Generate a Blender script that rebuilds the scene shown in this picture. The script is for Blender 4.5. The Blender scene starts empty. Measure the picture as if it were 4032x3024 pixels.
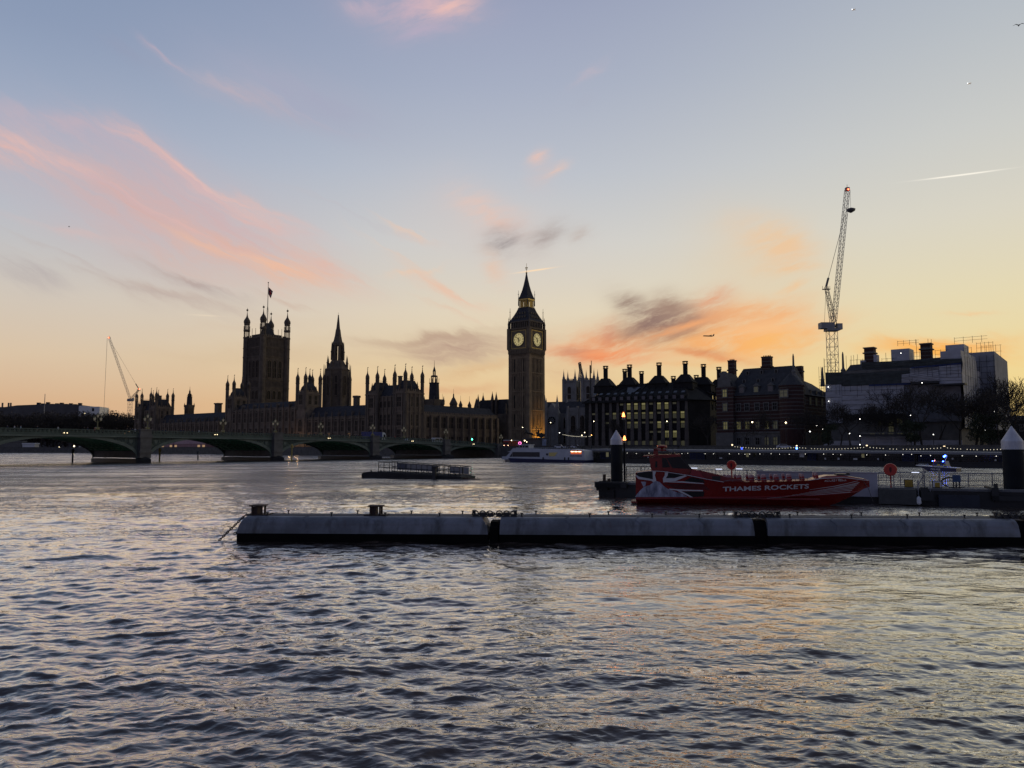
import bpy, math, random
import numpy as np
from mathutils import Vector, Matrix
rnd = random.Random(7)
SC = bpy.context.scene
COL = SC.collection
R = math.radians

# ---------------------------------------------------------------- camera, exposure
F, TH, CAMZ = 3028.0, R(4.74), 3.9          # focal length in photo pixels, upward pitch, eye height over the river
cam = bpy.data.cameras.new("camera"); cam.sensor_width = 36; cam.lens = 36 * F / 4032
cam.clip_start = 0.3; cam.clip_end = 12000
co = bpy.data.objects.new("camera", cam); COL.objects.link(co)
co.location = (0, 0, CAMZ); co.rotation_euler = (R(90) + TH, 0, 0)
SC.camera = co
vs = SC.view_settings
vs.view_transform = 'Standard'; vs.look = 'None'; vs.exposure = 0.0; vs.gamma = 1.0; vs.use_curve_mapping = False
SC.cycles.max_bounces = 6; SC.cycles.diffuse_bounces = 2; SC.cycles.glossy_bounces = 3
SC.cycles.caustics_reflective = True; SC.cycles.blur_glossy = 1.0; SC.cycles.caustics_refractive = False
SC.cycles.sample_clamp_indirect = 4.0

def lin(c):
    c = c / 255.0
    return c / 12.92 if c <= .04045 else ((c + .055) / 1.055) ** 2.4
def S(r, g, b, a=1.0): return (lin(r), lin(g), lin(b), a)

def ray(px, py):
    a = (px - 2016) / F; b = (1512 - py) / F
    return Vector((a, math.cos(TH) - b * math.sin(TH), math.sin(TH) + b * math.cos(TH)))
def at(px, py, Y):
    d = ray(px, py); return Vector((0, 0, CAMZ)) + d * (Y / d.y)
def zat(py, Y, px=2016): return at(px, py, Y).z
def azel(px, py):
    d = ray(px, py).normalized()
    return math.degrees(math.atan2(d.x, d.y)), math.degrees(math.asin(d.z))

# ---------------------------------------------------------------- sky (dusk after sunset, sun gone down behind the right-hand roofs)
W = bpy.data.worlds.new("World"); SC.world = W; W.use_nodes = True
nt = W.node_tree; N = nt.nodes; L = nt.links; N.clear()
def nd(t, **k):
    n = N.new(t)
    for a, b in k.items(): setattr(n, a, b)
    return n
def mth(op, a, b=None, c=None, clamp=False):
    n = nd('ShaderNodeMath', operation=op, use_clamp=clamp)
    for i, v in enumerate((a, b, c)):
        if v is None: continue
        if isinstance(v, (int, float)): n.inputs[i].default_value = v
        else: L.new(v, n.inputs[i])
    return n.outputs[0]
tc = nd('ShaderNodeTexCoord'); sep = nd('ShaderNodeSeparateXYZ'); L.new(tc.outputs['Generated'], sep.inputs[0])
az = mth('MULTIPLY', mth('ARCTAN2', sep.outputs[0], sep.outputs[1]), 57.29578)
el = mth('MULTIPLY', mth('ARCSINE', sep.outputs[2]), 57.29578)
eln = mth('POWER', mth('DIVIDE', mth('MAXIMUM', el, 0.0), 90.0), 0.5)
def ramp(stops):
    n = nd('ShaderNodeValToRGB'); cr = n.color_ramp; cr.interpolation = 'LINEAR'
    for i, (e, c) in enumerate(stops):
        p = math.sqrt(e / 90.0)
        s = cr.elements[i] if i < 2 else cr.elements.new(p)
        s.position = p; s.color = S(*c)
    L.new(eln, n.inputs[0]); return n.outputs[0]
ZEN = (66, 74, 98)
rampL = ramp([(0, (210, 160, 122)), (3, (215, 178, 142)), (6, (217, 194, 166)), (10, (208, 198, 186)), (15, (184, 190, 199)), (20, (160, 174, 196)), (26, (140, 155, 182)), (31, (130, 147, 176)), (45, (92, 108, 138)), (90, ZEN)])
rampC = ramp([(0, (228, 178, 122)), (3, (231, 191, 138)), (6, (231, 206, 162)), (10, (226, 212, 187)), (15, (209, 207, 203)), (20, (188, 193, 203)), (26, (167, 175, 195)), (31, (154, 162, 187)), (45, (104, 116, 144)), (90, ZEN)])
rampR = ramp([(0, (240, 200, 116)), (3, (241, 211, 136)), (6, (236, 215, 158)), (10, (228, 216, 179)), (15, (217, 212, 196)), (20, (203, 204, 200)), (26, (184, 190, 196)), (31, (169, 178, 192)), (45, (114, 122, 142)), (90, ZEN)])
rampE = ramp([(0, (104, 100, 116)), (6, (112, 106, 126)), (14, (104, 108, 136)), (30, (86, 98, 130)), (50, (72, 88, 124)), (90, ZEN)])
def mixc(f, a, b):
    n = nd('ShaderNodeMix', data_type='RGBA')
    for sock, v in ((n.inputs[0], f), (n.inputs[6], a), (n.inputs[7], b)):
        if isinstance(v, (int, float)): sock.default_value = v
        elif isinstance(v, tuple): sock.default_value = v
        else: L.new(v, sock)
    return n.outputs[2]
def mrange(v, a, b, c=0.0, d=1.0):
    n = nd('ShaderNodeMapRange', interpolation_type='SMOOTHSTEP')
    L.new(v, n.inputs[0])
    for i, x in enumerate((a, b, c, d)): n.inputs[i + 1].default_value = x
    return n.outputs[0]
sky = mixc(mrange(az, -36, 2), rampL, rampC)
sky = mixc(mrange(az, -2, 36), sky, rampR)
sky = mixc(mrange(mth('ABSOLUTE', mth('SUBTRACT', az, 15.0)), 60, 140), sky, rampE)
# clouds: wisps placed by azimuth and elevation, pulled apart by noise
uv = nd('ShaderNodeCombineXYZ'); L.new(az, uv.inputs[0]); L.new(el, uv.inputs[1])
def noise(vec, scale, detail, rough, loc=(0, 0, 0), rot=0, sc=(1, 1, 1), col=False):
    m = nd('ShaderNodeMapping', vector_type='TEXTURE')
    m.inputs['Location'].default_value = loc; m.inputs['Rotation'].default_value = (0, 0, R(rot)); m.inputs['Scale'].default_value = sc
    L.new(vec, m.inputs[0])
    n = nd('ShaderNodeTexNoise'); n.inputs['Scale'].default_value = scale; n.inputs['Detail'].default_value = detail; n.inputs['Roughness'].default_value = rough
    L.new(m.outputs[0], n.inputs['Vector'])
    return n.outputs['Color' if col else 'Fac']
def vmath(op, a, b):
    n = nd('ShaderNodeVectorMath', operation=op)
    for i, v in enumerate((a, b)):
        if isinstance(v, tuple): n.inputs[i].default_value = v
        else: L.new(v, n.inputs[i])
    return n.outputs[0]
def warp(rot, amt, seed):
    nz = noise(uv.outputs[0], 0.22, 5, 0.6, (seed, seed * 2, 0), rot, (2.2, 0.8, 1), True)
    return vmath('ADD', uv.outputs[0], vmath('MULTIPLY', vmath('SUBTRACT', nz, (.5, .5, .5)), (amt, amt * .75, 0)))
WL = warp(-27, 5.0, 3.1); WR = warp(14, 3.4, 9.7)
NL = mrange(noise(WL, 0.95, 8, 0.66, (0, 0, 0), -27, (6.5, .66, 1)), .29, .71)
NR = mrange(noise(WR, 0.8, 8, 0.66, (40, 7, 0), 16, (3.2, .8, 1)), .28, .68)
NH = mrange(noise(WL, 0.55, 5, 0.6, (11, 3, 0), -2, (6, .7, 1)), .30, .72)
def streak(sky, p, q, wdt, colr, op, W=None, nz=None, base=.22):
    """soft wisp between two photo points; wdt is its half width in photo pixels"""
    W = W or WL
    a = azel(*p); b = azel(*q); cx, cy = (a[0] + b[0]) / 2, (a[1] + b[1]) / 2
    ln = math.hypot(b[0] - a[0], b[1] - a[1]) / 2; an = math.atan2(b[1] - a[1], b[0] - a[0])
    m = nd('ShaderNodeMapping', vector_type='TEXTURE')
    m.inputs['Location'].default_value = (cx, cy, 0); m.inputs['Rotation'].default_value = (0, 0, an); m.inputs['Scale'].default_value = (max(ln, .3) * .8, wdt / 53.0, 1)
    va = nd('ShaderNodeVectorMath', operation='MULTIPLY_ADD')    # chained to the colour below so that wisps are worked out one after another
    L.new(sky, va.inputs[0]); va.inputs[1].default_value = (1e-7, 1e-7, 0); L.new(W, va.inputs[2]); L.new(va.outputs[0], m.inputs[0])
    mo = m.outputs[0]
    if nz is NL:                                     # crisp upper edge, soft lower side
        sp = nd('ShaderNodeSeparateXYZ'); L.new(mo, sp.inputs[0]); yy = mth('MULTIPLY_ADD', mth('MAXIMUM', sp.outputs[1], 0.0), 1.1, sp.outputs[1])
        cb = nd('ShaderNodeCombineXYZ'); L.new(sp.outputs[0], cb.inputs[0]); L.new(yy, cb.inputs[1]); mo = cb.outputs[0]
    d = nd('ShaderNodeVectorMath', operation='DOT_PRODUCT'); L.new(mo, d.inputs[0]); L.new(mo, d.inputs[1])
    k = mth('POWER', .3679, d.outputs['Value'])
    if nz is not None: k = mth('MULTIPLY', k, mth('MULTIPLY_ADD', nz, 1 - base, base))
    k = mth('MULTIPLY', k, op, clamp=True)
    return mixc(k, sky, S(*colr))
sky = streak(sky, (-150, 520), (1350, 1060), 210, (198, 178, 182), .55, WL)
sky = streak(sky, (700, 180), (1600, 500), 110, (172, 172, 190), .45, WL)
sky = streak(sky, (1500, 780), (2300, 1000), 150, (212, 198, 192), .4, WR)
sky = streak(sky, (2700, 900), (3300, 1150), 150, (226, 204, 172), .5, WR)
PK, PK2, PO, GR = (224, 182, 174), (204, 178, 184), (234, 184, 156), (150, 138, 138)
for p, q, w, c, o in [
    ((-300, 330), (620, 560), 60, PK2, .55), ((430, 480), (820, 720), 44, PK, .95), ((760, 680), (1240, 930), 50, (226, 186, 176), 1.1), ((200, 420), (1100, 900), 150, (196, 172, 182), .35), ((500, 700), (1350, 1110), 110, (214, 178, 172), .6),
    ((-350, 400), (350, 640), 84, PK, 1.1), ((200, 590), (780, 900), 110, (212, 176, 172), 1.1), ((650, 850), (1080, 1040), 84, (224, 180, 162), 1.15),
    ((950, 1010), (1330, 1130), 64, PO, 1.2), ((1080, 930), (1450, 1130), 48, (226, 184, 168), .9), ((620, 690), (1120, 980), 90, (212, 176, 176), .45),
    ((560, 130), (760, 270), 16, (206, 176, 184), .75), ((720, 240), (1250, 490), 52, (184, 174, 186), 1.0), ((900, 190), (1450, 470), 70, (166, 168, 190), .8), ((380, 120), (640, 260), 40, (150, 156, 180), .5),
    ((0, 830), (650, 960), 26, (214, 186, 182), .5), ((560, 1010), (990, 1190), 28, (174, 160, 156), 1.0), ((330, 1060), (1040, 1250), 44, (190, 170, 160), .85),
    ((1000, 1150), (1250, 1240), 16, (200, 170, 152), .6), ((-100, 1010), (260, 1120), 56, (178, 168, 168), .8), ((420, 900), (1000, 1130), 60, (220, 178, 160), .35),
    ((1330, 20), (1500, 25), 40, (206, 180, 190), .5), ((1480, 840), (1720, 970), 16, (234, 198, 174), .75), ((1500, 1070), (1760, 1050), 16, (238, 200, 170), .75),
    ((1560, 1010), (1960, 1230), 36, (232, 194, 170), 1.0), ((425, 490), (1190, 905), 26, (230, 190, 182), .7), ((-60, 470), (420, 690), 30, (230, 188, 180), .8), ((640, 880), (1310, 1125), 30, (238, 190, 162), .95), ((1640, 1160), (1960, 1290), 14, (226, 196, 172), .7)]:
    sky = streak(sky, p, q, w, c, o, WL, NL)
for p, q, c, o in [((300, 640), (900, 960), PK, .6), ((450, 720), (1050, 1030), PK, .55), ((150, 560), (700, 860), PK2, .6), ((520, 560), (950, 800), PK2, .6), ((640, 700), (1250, 960), PK, .6), ((900, 930), (1420, 1120), PO, .6), ((0, 900), (600, 1130), (190, 176, 172), .6), ((100, 1000), (800, 1200), (186, 170, 164), .6), ((1380, 880), (1800, 1120), (226, 198, 180), .6), ((1000, 330), (1480, 560), (178, 176, 192), .6), ((1100, 700), (1700, 960), (190, 186, 192), .5)]:
    sky = streak(sky, p, q, 11, c, o, WL, NL)
for p, q, w, c, o in [
    ((500, 1420), (1500, 1400), 46, (206, 178, 146), .35), ((1300, 1345), (2120, 1290), 20, (188, 160, 136), .7), ((1450, 1375), (2150, 1345), 56, (184, 154, 136), 1.1),
    ((1650, 1470), (2100, 1420), 24, (214, 168, 124), .6), ((2100, 1450), (2420, 1480), 40, (206, 158, 128), .6), ((1500, 1530), (2050, 1500), 18, (212, 150, 112), .5),
    ((600, 1310), (1300, 1290), 26, (212, 188, 164), .4), ((3400, 1365), (4020, 1345), 34, (250, 176, 88), 1.4), ((3480, 1380), (3950, 1400), 26, (252, 190, 96), .7),
    ((3680, 1212), (3930, 1208), 9, (240, 200, 150), .9), ((2550, 1445), (3100, 1420), 22, (236, 176, 112), .6)]:
    sky = streak(sky, p, q, w, c, o, WL, NH)
for p, q, w, c, o in [
    ((1380, 0), (1900, 20), 70, (212, 180, 190), .8), ((1650, 15), (1900, 5), 34, (234, 190, 182), .95), ((1560, 170), (1800, 60), 26, (186, 172, 192), .7),
    ((2080, 650), (2170, 600), 26, (232, 194, 180), .9), ((2150, 705), (2240, 650), 14, (236, 196, 176), .95), ((2080, 700), (2210, 690), 46, (212, 190, 186), .5),
    ((1760, 740), (2080, 920), 64, (226, 196, 184), .95), ((1900, 800), (1990, 900), 22, (232, 192, 174), .7), ((1880, 970), (2060, 920), 46, (156, 148, 148), 1.1), ((2060, 970), (2230, 880), 40, (172, 160, 156), 1.0), ((2240, 940), (2340, 895), 28, (186, 168, 158), .7),
    ((1880, 960), (2000, 1130), 40, (232, 192, 166), .6), ((2250, 350), (2390, 250), 14, (190, 180, 192), .8), ((2250, 420), (2360, 330), 30, (172, 176, 192), .4),
    ((2880, 890), (3240, 1040), 66, (234, 200, 164), 1.25), ((2980, 1085), (3260, 1040), 22, (240, 194, 146), .9), ((3040, 1170), (3180, 1115), 14, (246, 190, 134), .9), ((2940, 930), (3200, 980), 60, (236, 198, 156), .6),
    ((2180, 1370), (2650, 1330), 60, (232, 158, 112), 1.25), ((2550, 1335), (3260, 1290), 86, (246, 178, 114), 1.5), ((2750, 1260), (3200, 1270), 50, (244, 186, 130), 1.2), ((2130, 1385), (2600, 1410), 34, (238, 148, 100), 1.4), ((2600, 1255), (3140, 1245), 50, (238, 176, 126), 1.2),
    ((2900, 1360), (3230, 1300), 36, (250, 186, 108), .9), ((2350, 1340), (2420, 1270), 30, (222, 152, 118), .8),
    ((2380, 1160), (2560, 1250), 44, (160, 138, 124), 1.25), ((2420, 1285), (2800, 1235), 66, (148, 120, 110), 1.5), ((2560, 1190), (2720, 1240), 48, (164, 136, 120), 1.2), ((2700, 1200), (2880, 1150), 44, (226, 166, 130), 1.1), ((2160, 1400), (2330, 1385), 22, (172, 132, 118), .8),
    ((2680, 1385), (2900, 1380), 15, (206, 138, 98), .8), ((2420, 1300), (2760, 1300), 24, (150, 116, 104), .7), ((2470, 1345), (2840, 1228), 17, (246, 172, 116), 1.1), ((2180, 1402), (2560, 1365), 15, (244, 158, 108), 1.1), ((2580, 1372), (3010, 1418), 14, (226, 152, 104), .9), ((2820, 1320), (3230, 1250), 24, (250, 196, 140), 1.0)]:
    sky = streak(sky, p, q, w, c, o, WR, NR)
for p, q, w, c, o in [((3620, 709), (3950, 667), 2.2, (250, 244, 230), 1.6), ((2030, 1075), (2185, 1053), 2.6, (250, 220, 184), 1.5), ((740, 1238), (880, 1246), 3.0, (232, 214, 190), .6)]:
    sky = streak(sky, p, q, w, c, o, uv.outputs[0])
nish = nd('ShaderNodeTexSky'); nish.sky_type = 'NISHITA'; nish.sun_disc = False
nish.sun_elevation = R(0.5); nish.sun_rotation = R(32)
nsc = nd('ShaderNodeMix', data_type='RGBA', blend_type='ADD'); nsc.inputs[0].default_value = 0.0012
L.new(sky, nsc.inputs[6]); L.new(nish.outputs[0], nsc.inputs[7])
bg = nd('ShaderNodeBackground'); bg.inputs['Strength'].default_value = 1.0; L.new(nsc.outputs[2], bg.inputs['Color'])
ow = nd('ShaderNodeOutputWorld'); L.new(bg.outputs[0], ow.inputs[0])
W.cycles.sampling_method = 'MANUAL'; W.cycles.sample_map_resolution = 1024

# the last glow of the sun, low behind the right-hand roofs
sl = bpy.data.lights.new("sun", 'SUN'); sl.energy = 0.04; sl.angle = R(12); sl.color = (1, .72, .45)
so = bpy.data.objects.new("sun", sl); COL.objects.link(so)
so.rotation_euler = Vector((-math.sin(R(32)), -math.cos(R(32)), -.02)).to_track_quat('-Z', 'Y').to_euler()

# ---------------------------------------------------------------- mesh helpers
class MB:
    def __init__(s): s.v = []; s.f = []; s.m = []; s.mi = 0
    def add(s, vs, fs):
        b = len(s.v); s.v += [tuple(v) for v in vs]
        s.f += [tuple(i + b for i in f) for f in fs]; s.m += [s.mi] * len(fs); return s
    def box(s, x0, x1, y0, y1, z0, z1):
        return s.add([(x0, y0, z0), (x1, y0, z0), (x1, y1, z0), (x0, y1, z0), (x0, y0, z1), (x1, y0, z1), (x1, y1, z1), (x0, y1, z1)],
                     [(0, 3, 2, 1), (4, 5, 6, 7), (0, 1, 5, 4), (1, 2, 6, 5), (2, 3, 7, 6), (3, 0, 4, 7)])
    def cbox(s, x, y, z0, z1, hx, hy=None): hy = hx if hy is None else hy; return s.box(x - hx, x + hx, y - hy, y + hy, z0, z1)
    def loft(s, rings, cap=True):
        n = len(rings[0]); vs = [p for r in rings for p in r]; fs = []
        for k in range(len(rings) - 1):
            for i in range(n):
                j = (i + 1) % n; fs.append((k * n + i, k * n + j, (k + 1) * n + j, (k + 1) * n + i))
        if cap: fs.append(tuple(range(n))[::-1]); fs.append(tuple(range((len(rings) - 1) * n, len(rings) * n)))
        return s.add(vs, fs)
    def lathe(s, prof, n=8, cx=0, cy=0, rot=0, cap=True):
        return s.loft([[(cx + r * math.cos(rot + 2 * math.pi * i / n), cy + r * math.sin(rot + 2 * math.pi * i / n), z) for i in range(n)] for r, z in prof], cap)
    def sq(s, prof, cx=0, cy=0, ratio=1.0):
        return s.loft([[(cx - r, cy - r * ratio, z), (cx + r, cy - r * ratio, z), (cx + r, cy + r * ratio, z), (cx - r, cy + r * ratio, z)] for r, z in prof])
    def tube(s, p, q, r, n=5, r2=None):
        p = Vector(p); q = Vector(q); d = q - p
        if d.length < 1e-6: return s
        a = d.normalized(); u = a.cross(Vector((0, 0, 1)));
        if u.length < .05: u = a.cross(Vector((0, 1, 0)))
        u.normalize(); w = a.cross(u); r2 = r if r2 is None else r2
        ring = lambda c, rr: [c + u * (rr * math.cos(2 * math.pi * i / n)) + w * (rr * math.sin(2 * math.pi * i / n)) for i in range(n)]
        return s.loft([ring(p, r), ring(q, r2)])
    def path(s, pts, r, n=5):
        for a, b in zip(pts, pts[1:]): s.tube(a, b, r, n)
        return s
    def prism(s, pts, y0, y1):          # polygon in x,z pushed along y
        n = len(pts)
        return s.loft([[(x, y0, z) for x, z in pts], [(x, y1, z) for x, z in pts]])
    def prismx(s, pts, x0, x1):
        return s.loft([[(x0, y, z) for y, z in pts], [(x1, y, z) for y, z in pts]])
    def prismz(s, pts, z0, z1):
        return s.loft([[(x, y, z0) for x, y in pts], [(x, y, z1) for x, y in pts]])
    def ball(s, c, r, n=8, k=5, sz=1.0):
        return s.lathe([(max(1e-3, r * math.sin(math.pi * i / k)), c[2] - r * sz * math.cos(math.pi * i / k)) for i in range(k + 1)], n, c[0], c[1])
    def mesh(s, name, mats, smooth=False):
        me = bpy.data.meshes.new(name); me.from_pydata(s.v, [], s.f)
        for m in (mats if isinstance(mats, (list, tuple)) else [mats]): me.materials.append(m)
        me.polygons.foreach_set('material_index', s.m)
        if smooth: me.polygons.foreach_set('use_smooth', [True] * len(s.f))
        me.update(); return me

def link(name, me, parent=None, loc=(0, 0, 0), rz=0):
    o = bpy.data.objects.new(name, me); COL.objects.link(o)
    o.location = loc; o.rotation_euler = (0, 0, rz)
    if parent is not None: o.parent = parent
    return o
def part(name, mb, mats, parent, loc=(0, 0, 0), rz=0, smooth=False, label=None):
    me = mb.mesh(name, mats, smooth) if isinstance(mb, MB) else mb
    o = link(name, me, parent, loc, rz)
    if label: o['label'] = label
    return o
def tag(o, label, cat, group=None):
    o['label'] = label; o['category'] = cat
    if group: o['group'] = group
    return o
def thing(name, label, cat, loc=(0, 0, 0), rz=0, group=None):
    return tag(link(name, None, None, loc, rz), label, cat, group)
def one(name, mb, mats, label, cat, loc=(0, 0, 0), rz=0, group=None, smooth=False):
    return tag(part(name, mb, mats, None, loc, rz, smooth), label, cat, group)
def struct(name, mb, mats, loc=(0, 0, 0)):
    o = part(name, mb, mats, None, loc); o['kind'] = 'structure'; return o
def dup(o, loc=None, rz=None, label=None, parent=None):
    c = o.copy(); COL.objects.link(c)
    if parent is not None: c.parent = parent
    if loc is not None: c.location = loc
    if rz is not None: c.rotation_euler = (0, 0, rz)
    if label: c['label'] = label
    for k in [x for x in o.children]: dup(k, parent=c)
    return c

# ---------------------------------------------------------------- materials
def mat(name, c, rough=.85, var=.3, scale=.6, metal=0.0, bump=0.0, c2=None, spec=.5, stretch=(1, 1, 1), emit=None, es=0.0, alpha=None):
    m = bpy.data.materials.new(name); m.use_nodes = True; t = m.node_tree; b = t.nodes['Principled BSDF']
    b.inputs['Roughness'].default_value = rough; b.inputs['Metallic'].default_value = metal
    b.inputs['Specular IOR Level'].default_value = spec
    tcn = t.nodes.new('ShaderNodeTexCoord'); mp = t.nodes.new('ShaderNodeMapping'); mp.inputs['Scale'].default_value = stretch
    nz = t.nodes.new('ShaderNodeTexNoise'); nz.inputs['Scale'].default_value = scale; nz.inputs['Detail'].default_value = 5; nz.inputs['Roughness'].default_value = .65
    t.links.new(tcn.outputs['Object'], mp.inputs[0]); t.links.new(mp.outputs[0], nz.inputs['Vector'])
    r = t.nodes.new('ShaderNodeValToRGB'); r.color_ramp.elements[0].position = .32; r.color_ramp.elements[1].position = .68
    c2 = c2 or tuple(x * (1 - var) for x in c)
    r.color_ramp.elements[0].color = (*c2[:3], 1); r.color_ramp.elements[1].color = (*[min(1, x * (1 + var * .4)) for x in c[:3]], 1)
    t.links.new(nz.outputs['Fac'], r.inputs[0]); t.links.new(r.outputs[0], b.inputs['Base Color'])
    if bump:
        bp = t.nodes.new('ShaderNodeBump'); bp.inputs['Strength'].default_value = bump; bp.inputs['Distance'].default_value = .05
        t.links.new(nz.outputs['Fac'], bp.inputs['Height']); t.links.new(bp.outputs[0], b.inputs['Normal'])
    if emit:
        b.inputs['Emission Color'].default_value = (*emit[:3], 1); b.inputs['Emission Strength'].default_value = es
    return m
def glow(name, c, es):
    m = bpy.data.materials.new(name); m.use_nodes = True; b = m.node_tree.nodes['Principled BSDF']
    b.inputs['Base Color'].default_value = (.1, .1, .1, 1); b.inputs['Emission Color'].default_value = (*c[:3], 1); b.inputs['Emission Strength'].default_value = es
    return m
STONE = mat('honey limestone', (.20, .15, .105), .9, .35, .35, bump=.2)
STONE2 = mat('sooty limestone', (.145, .112, .08), .9, .4, .3)
STONED = mat('dark carved stone', (.125, .098, .075), .9, .4, .5)
SLATE = mat('grey cast iron roof', (.058, .057, .062), .85, .35, .6, spec=.2)
GLASSD = mat('dark leaded glass', (.008, .008, .009), .35, .2, 1, spec=.15)
GOLD = mat('gilded metal', (.55, .4, .13), .45, .3, 2, metal=.8)
IRON = mat('black iron', (.02, .021, .023), .5, .3, 3)
PALES = mat('pale abbey stone', (.27, .255, .235), .9, .3, .25)
CONC = mat('grey stone', (.155, .147, .135), .9, .3, .5)
WHITE = mat('white paint', (.72, .72, .72), .5, .12, .8)
# ---------------------------------------------------------------- river, land
def water():
    na, nr = 1000, 1250
    # ring spacing grows with distance; the rings fan out from the embankment
    t = np.linspace(0, 1, nr)
    inv = 1 / 6.5 + (1 / 900.0 - 1 / 6.5) * t
    r1 = 1 / inv
    r = np.sort(np.concatenate([r1[r1 < 150], np.geomspace(151, 3000, 300)]))
    nr = len(r)
    th = np.concatenate([np.linspace(-1.45, -.66, 60, endpoint=False), np.linspace(-.66, .66, na), np.linspace(.66, 1.45, 61)[1:]])
    na = len(th)
    TT, RR = np.meshgrid(th, r)
    X = RR * np.sin(TT); Y = RR * np.cos(TT)
    Z = np.zeros_like(X); DX = np.zeros_like(X); DY = np.zeros_like(X)
    rs = np.random.RandomState(5)
    # calmer strip of water in the lee of the boom, rougher open river on the left
    lee = (1 / (1 + np.exp(-(X + .5) / 1.6))) * (np.exp(-((Y - 23.5) / 6.5) ** 2) + .35 * np.exp(-((Y - 14) / 6.0) ** 2))
    lee = np.clip(lee, 0, 1)
    patch = .5 + .5 * np.sin(X * .11 + .7 * np.sin(Y * .07)) * np.sin(Y * .09 + 1.3 + .8 * np.sin(X * .05))
    wl = np.geomspace(.17, 7.0, 150)
    wind = math.radians(-97)
    for i, l in enumerate(wl):
        k = 2 * math.pi / l
        a = wind + rs.normal(0, .58 if l < 2.5 else .42)
        amp = .0040 * l ** 1.0 * (1 + .3 * rs.randn())
        if l > .7: amp *= (.7 / l) ** .52
        if l > 3: amp *= (3 / l) ** 1.0
        if l < .35: amp *= (l / .35) ** .5
        vis = np.clip((l * 210.0 / np.maximum(RR, 1) - 1.2) / 3.0, 0, 1) if l < 2 else 1.0
        loc = (1 - (.93 if l < .8 else (.5 if l < 2.6 else .6)) * lee) * (.4 + .95 * patch if i % 2 else 1.3 - .65 * patch)
        ph = k * (X * math.cos(a) + Y * math.sin(a)) + rs.uniform(0, 6.283)
        A = amp * vis * loc
        q = .95
        if l < 1.7: Z += A * 2.6 * ((1 - np.abs(np.sin(ph / 2))) ** 1.35 - .30)
        else: Z += A * np.sin(ph)
        DX -= q * A * math.cos(a) * -np.cos(ph); DY -= q * A * math.sin(a) * -np.cos(ph)
    X2 = X + DX; Y2 = Y + DY
    v = np.stack([X2, Y2, Z], -1).reshape(-1, 3)
    idx = np.arange(nr * na).reshape(nr, na)
    f = np.stack([idx[:-1, :-1], idx[:-1, 1:], idx[1:, 1:], idx[1:, :-1]], -1).reshape(-1, 4)
    me = bpy.data.meshes.new('river')
    me.vertices.add(len(v)); me.vertices.foreach_set('co', v.astype(np.float32).ravel())
    me.loops.add(f.size); me.loops.foreach_set('vertex_index', f.astype(np.int32).ravel())
    me.polygons.add(len(f)); me.polygons.foreach_set('loop_start', np.arange(0, f.size, 4, dtype=np.int32))
    me.polygons.foreach_set('use_smooth', np.ones(len(f), bool))
    me.update(calc_edges=True)
    m = bpy.data.materials.new('river water'); m.use_nodes = True; t = m.node_tree; b = t.nodes['Principled BSDF']
    b.inputs['Base Color'].default_value = (.045, .036, .030, 1); b.inputs['Roughness'].default_value = .07; b.inputs['IOR'].default_value = 3.0
    tcn = t.nodes.new('ShaderNodeTexCoord')
    def nz(scale, det, st):
        mp = t.nodes.new('ShaderNodeMapping'); mp.inputs['Scale'].default_value = st; t.links.new(tcn.outputs['Object'], mp.inputs[0])
        n = t.nodes.new('ShaderNodeTexNoise'); n.inputs['Scale'].default_value = scale; n.inputs['Detail'].default_value = det; n.inputs['Roughness'].default_value = .6
        t.links.new(mp.outputs[0], n.inputs['Vector']); return n
    n1 = nz(3.2, 4, (.7, 1.3, 1)); n2 = nz(.62, 5, (.6, 1.4, 1))
    b1 = t.nodes.new('ShaderNodeBump'); b1.inputs['Distance'].default_value = .06; b1.inputs['Strength'].default_value = .18
    b2 = t.nodes.new('ShaderNodeBump'); b2.inputs['Distance'].default_value = .55; b2.inputs['Strength'].default_value = .6
    le = t.nodes.new('ShaderNodeVectorMath'); le.operation = 'LENGTH'; t.links.new(tcn.outputs['Object'], le.inputs[0]); mr = t.nodes.new('ShaderNodeMapRange'); mr.inputs[1].default_value = 25; mr.inputs[2].default_value = 110; mr.inputs[3].default_value = .12; mr.inputs[4].default_value = .75; t.links.new(le.outputs['Value'], mr.inputs[0]); gu = nz(.11, 8, (.4, 1.0, 1)); gr = t.nodes.new('ShaderNodeMapRange'); gr.inputs[1].default_value = .36; gr.inputs[2].default_value = .64; gr.inputs[3].default_value = .05; gr.inputs[4].default_value = 3.4; t.links.new(gu.outputs['Fac'], gr.inputs[0]); gm = t.nodes.new('ShaderNodeMath'); gm.operation = 'MULTIPLY'; t.links.new(mr.outputs[0], gm.inputs[0]); t.links.new(gr.outputs[0], gm.inputs[1]); t.links.new(gm.outputs[0], b2.inputs['Strength'])
    mr2 = t.nodes.new('ShaderNodeMapRange'); mr2.inputs[1].default_value = 35; mr2.inputs[2].default_value = 130; mr2.inputs[3].default_value = .025; mr2.inputs[4].default_value = .17; t.links.new(le.outputs['Value'], mr2.inputs[0]); t.links.new(mr2.outputs[0], b.inputs['Roughness'])
    t.links.new(n1.outputs['Fac'], b1.inputs['Height']); t.links.new(n2.outputs['Fac'], b2.inputs['Height'])
    t.links.new(b2.outputs[0], b1.inputs['Normal']); t.links.new(b1.outputs[0], b.inputs['Normal'])
    n3 = nz(9.0, 3, (.6, 1.3, 1)); b3 = t.nodes.new('ShaderNodeBump'); b3.inputs['Distance'].default_value = .02; b3.inputs['Strength'].default_value = .14
    t.links.new(n3.outputs['Fac'], b3.inputs['Height']); t.links.new(b1.outputs[0], b3.inputs['Normal'])
    fr = t.nodes.new('ShaderNodeFresnel'); fr.inputs[0].default_value = 1.333; t.links.new(b3.outputs[0], fr.inputs['Normal'])
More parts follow.
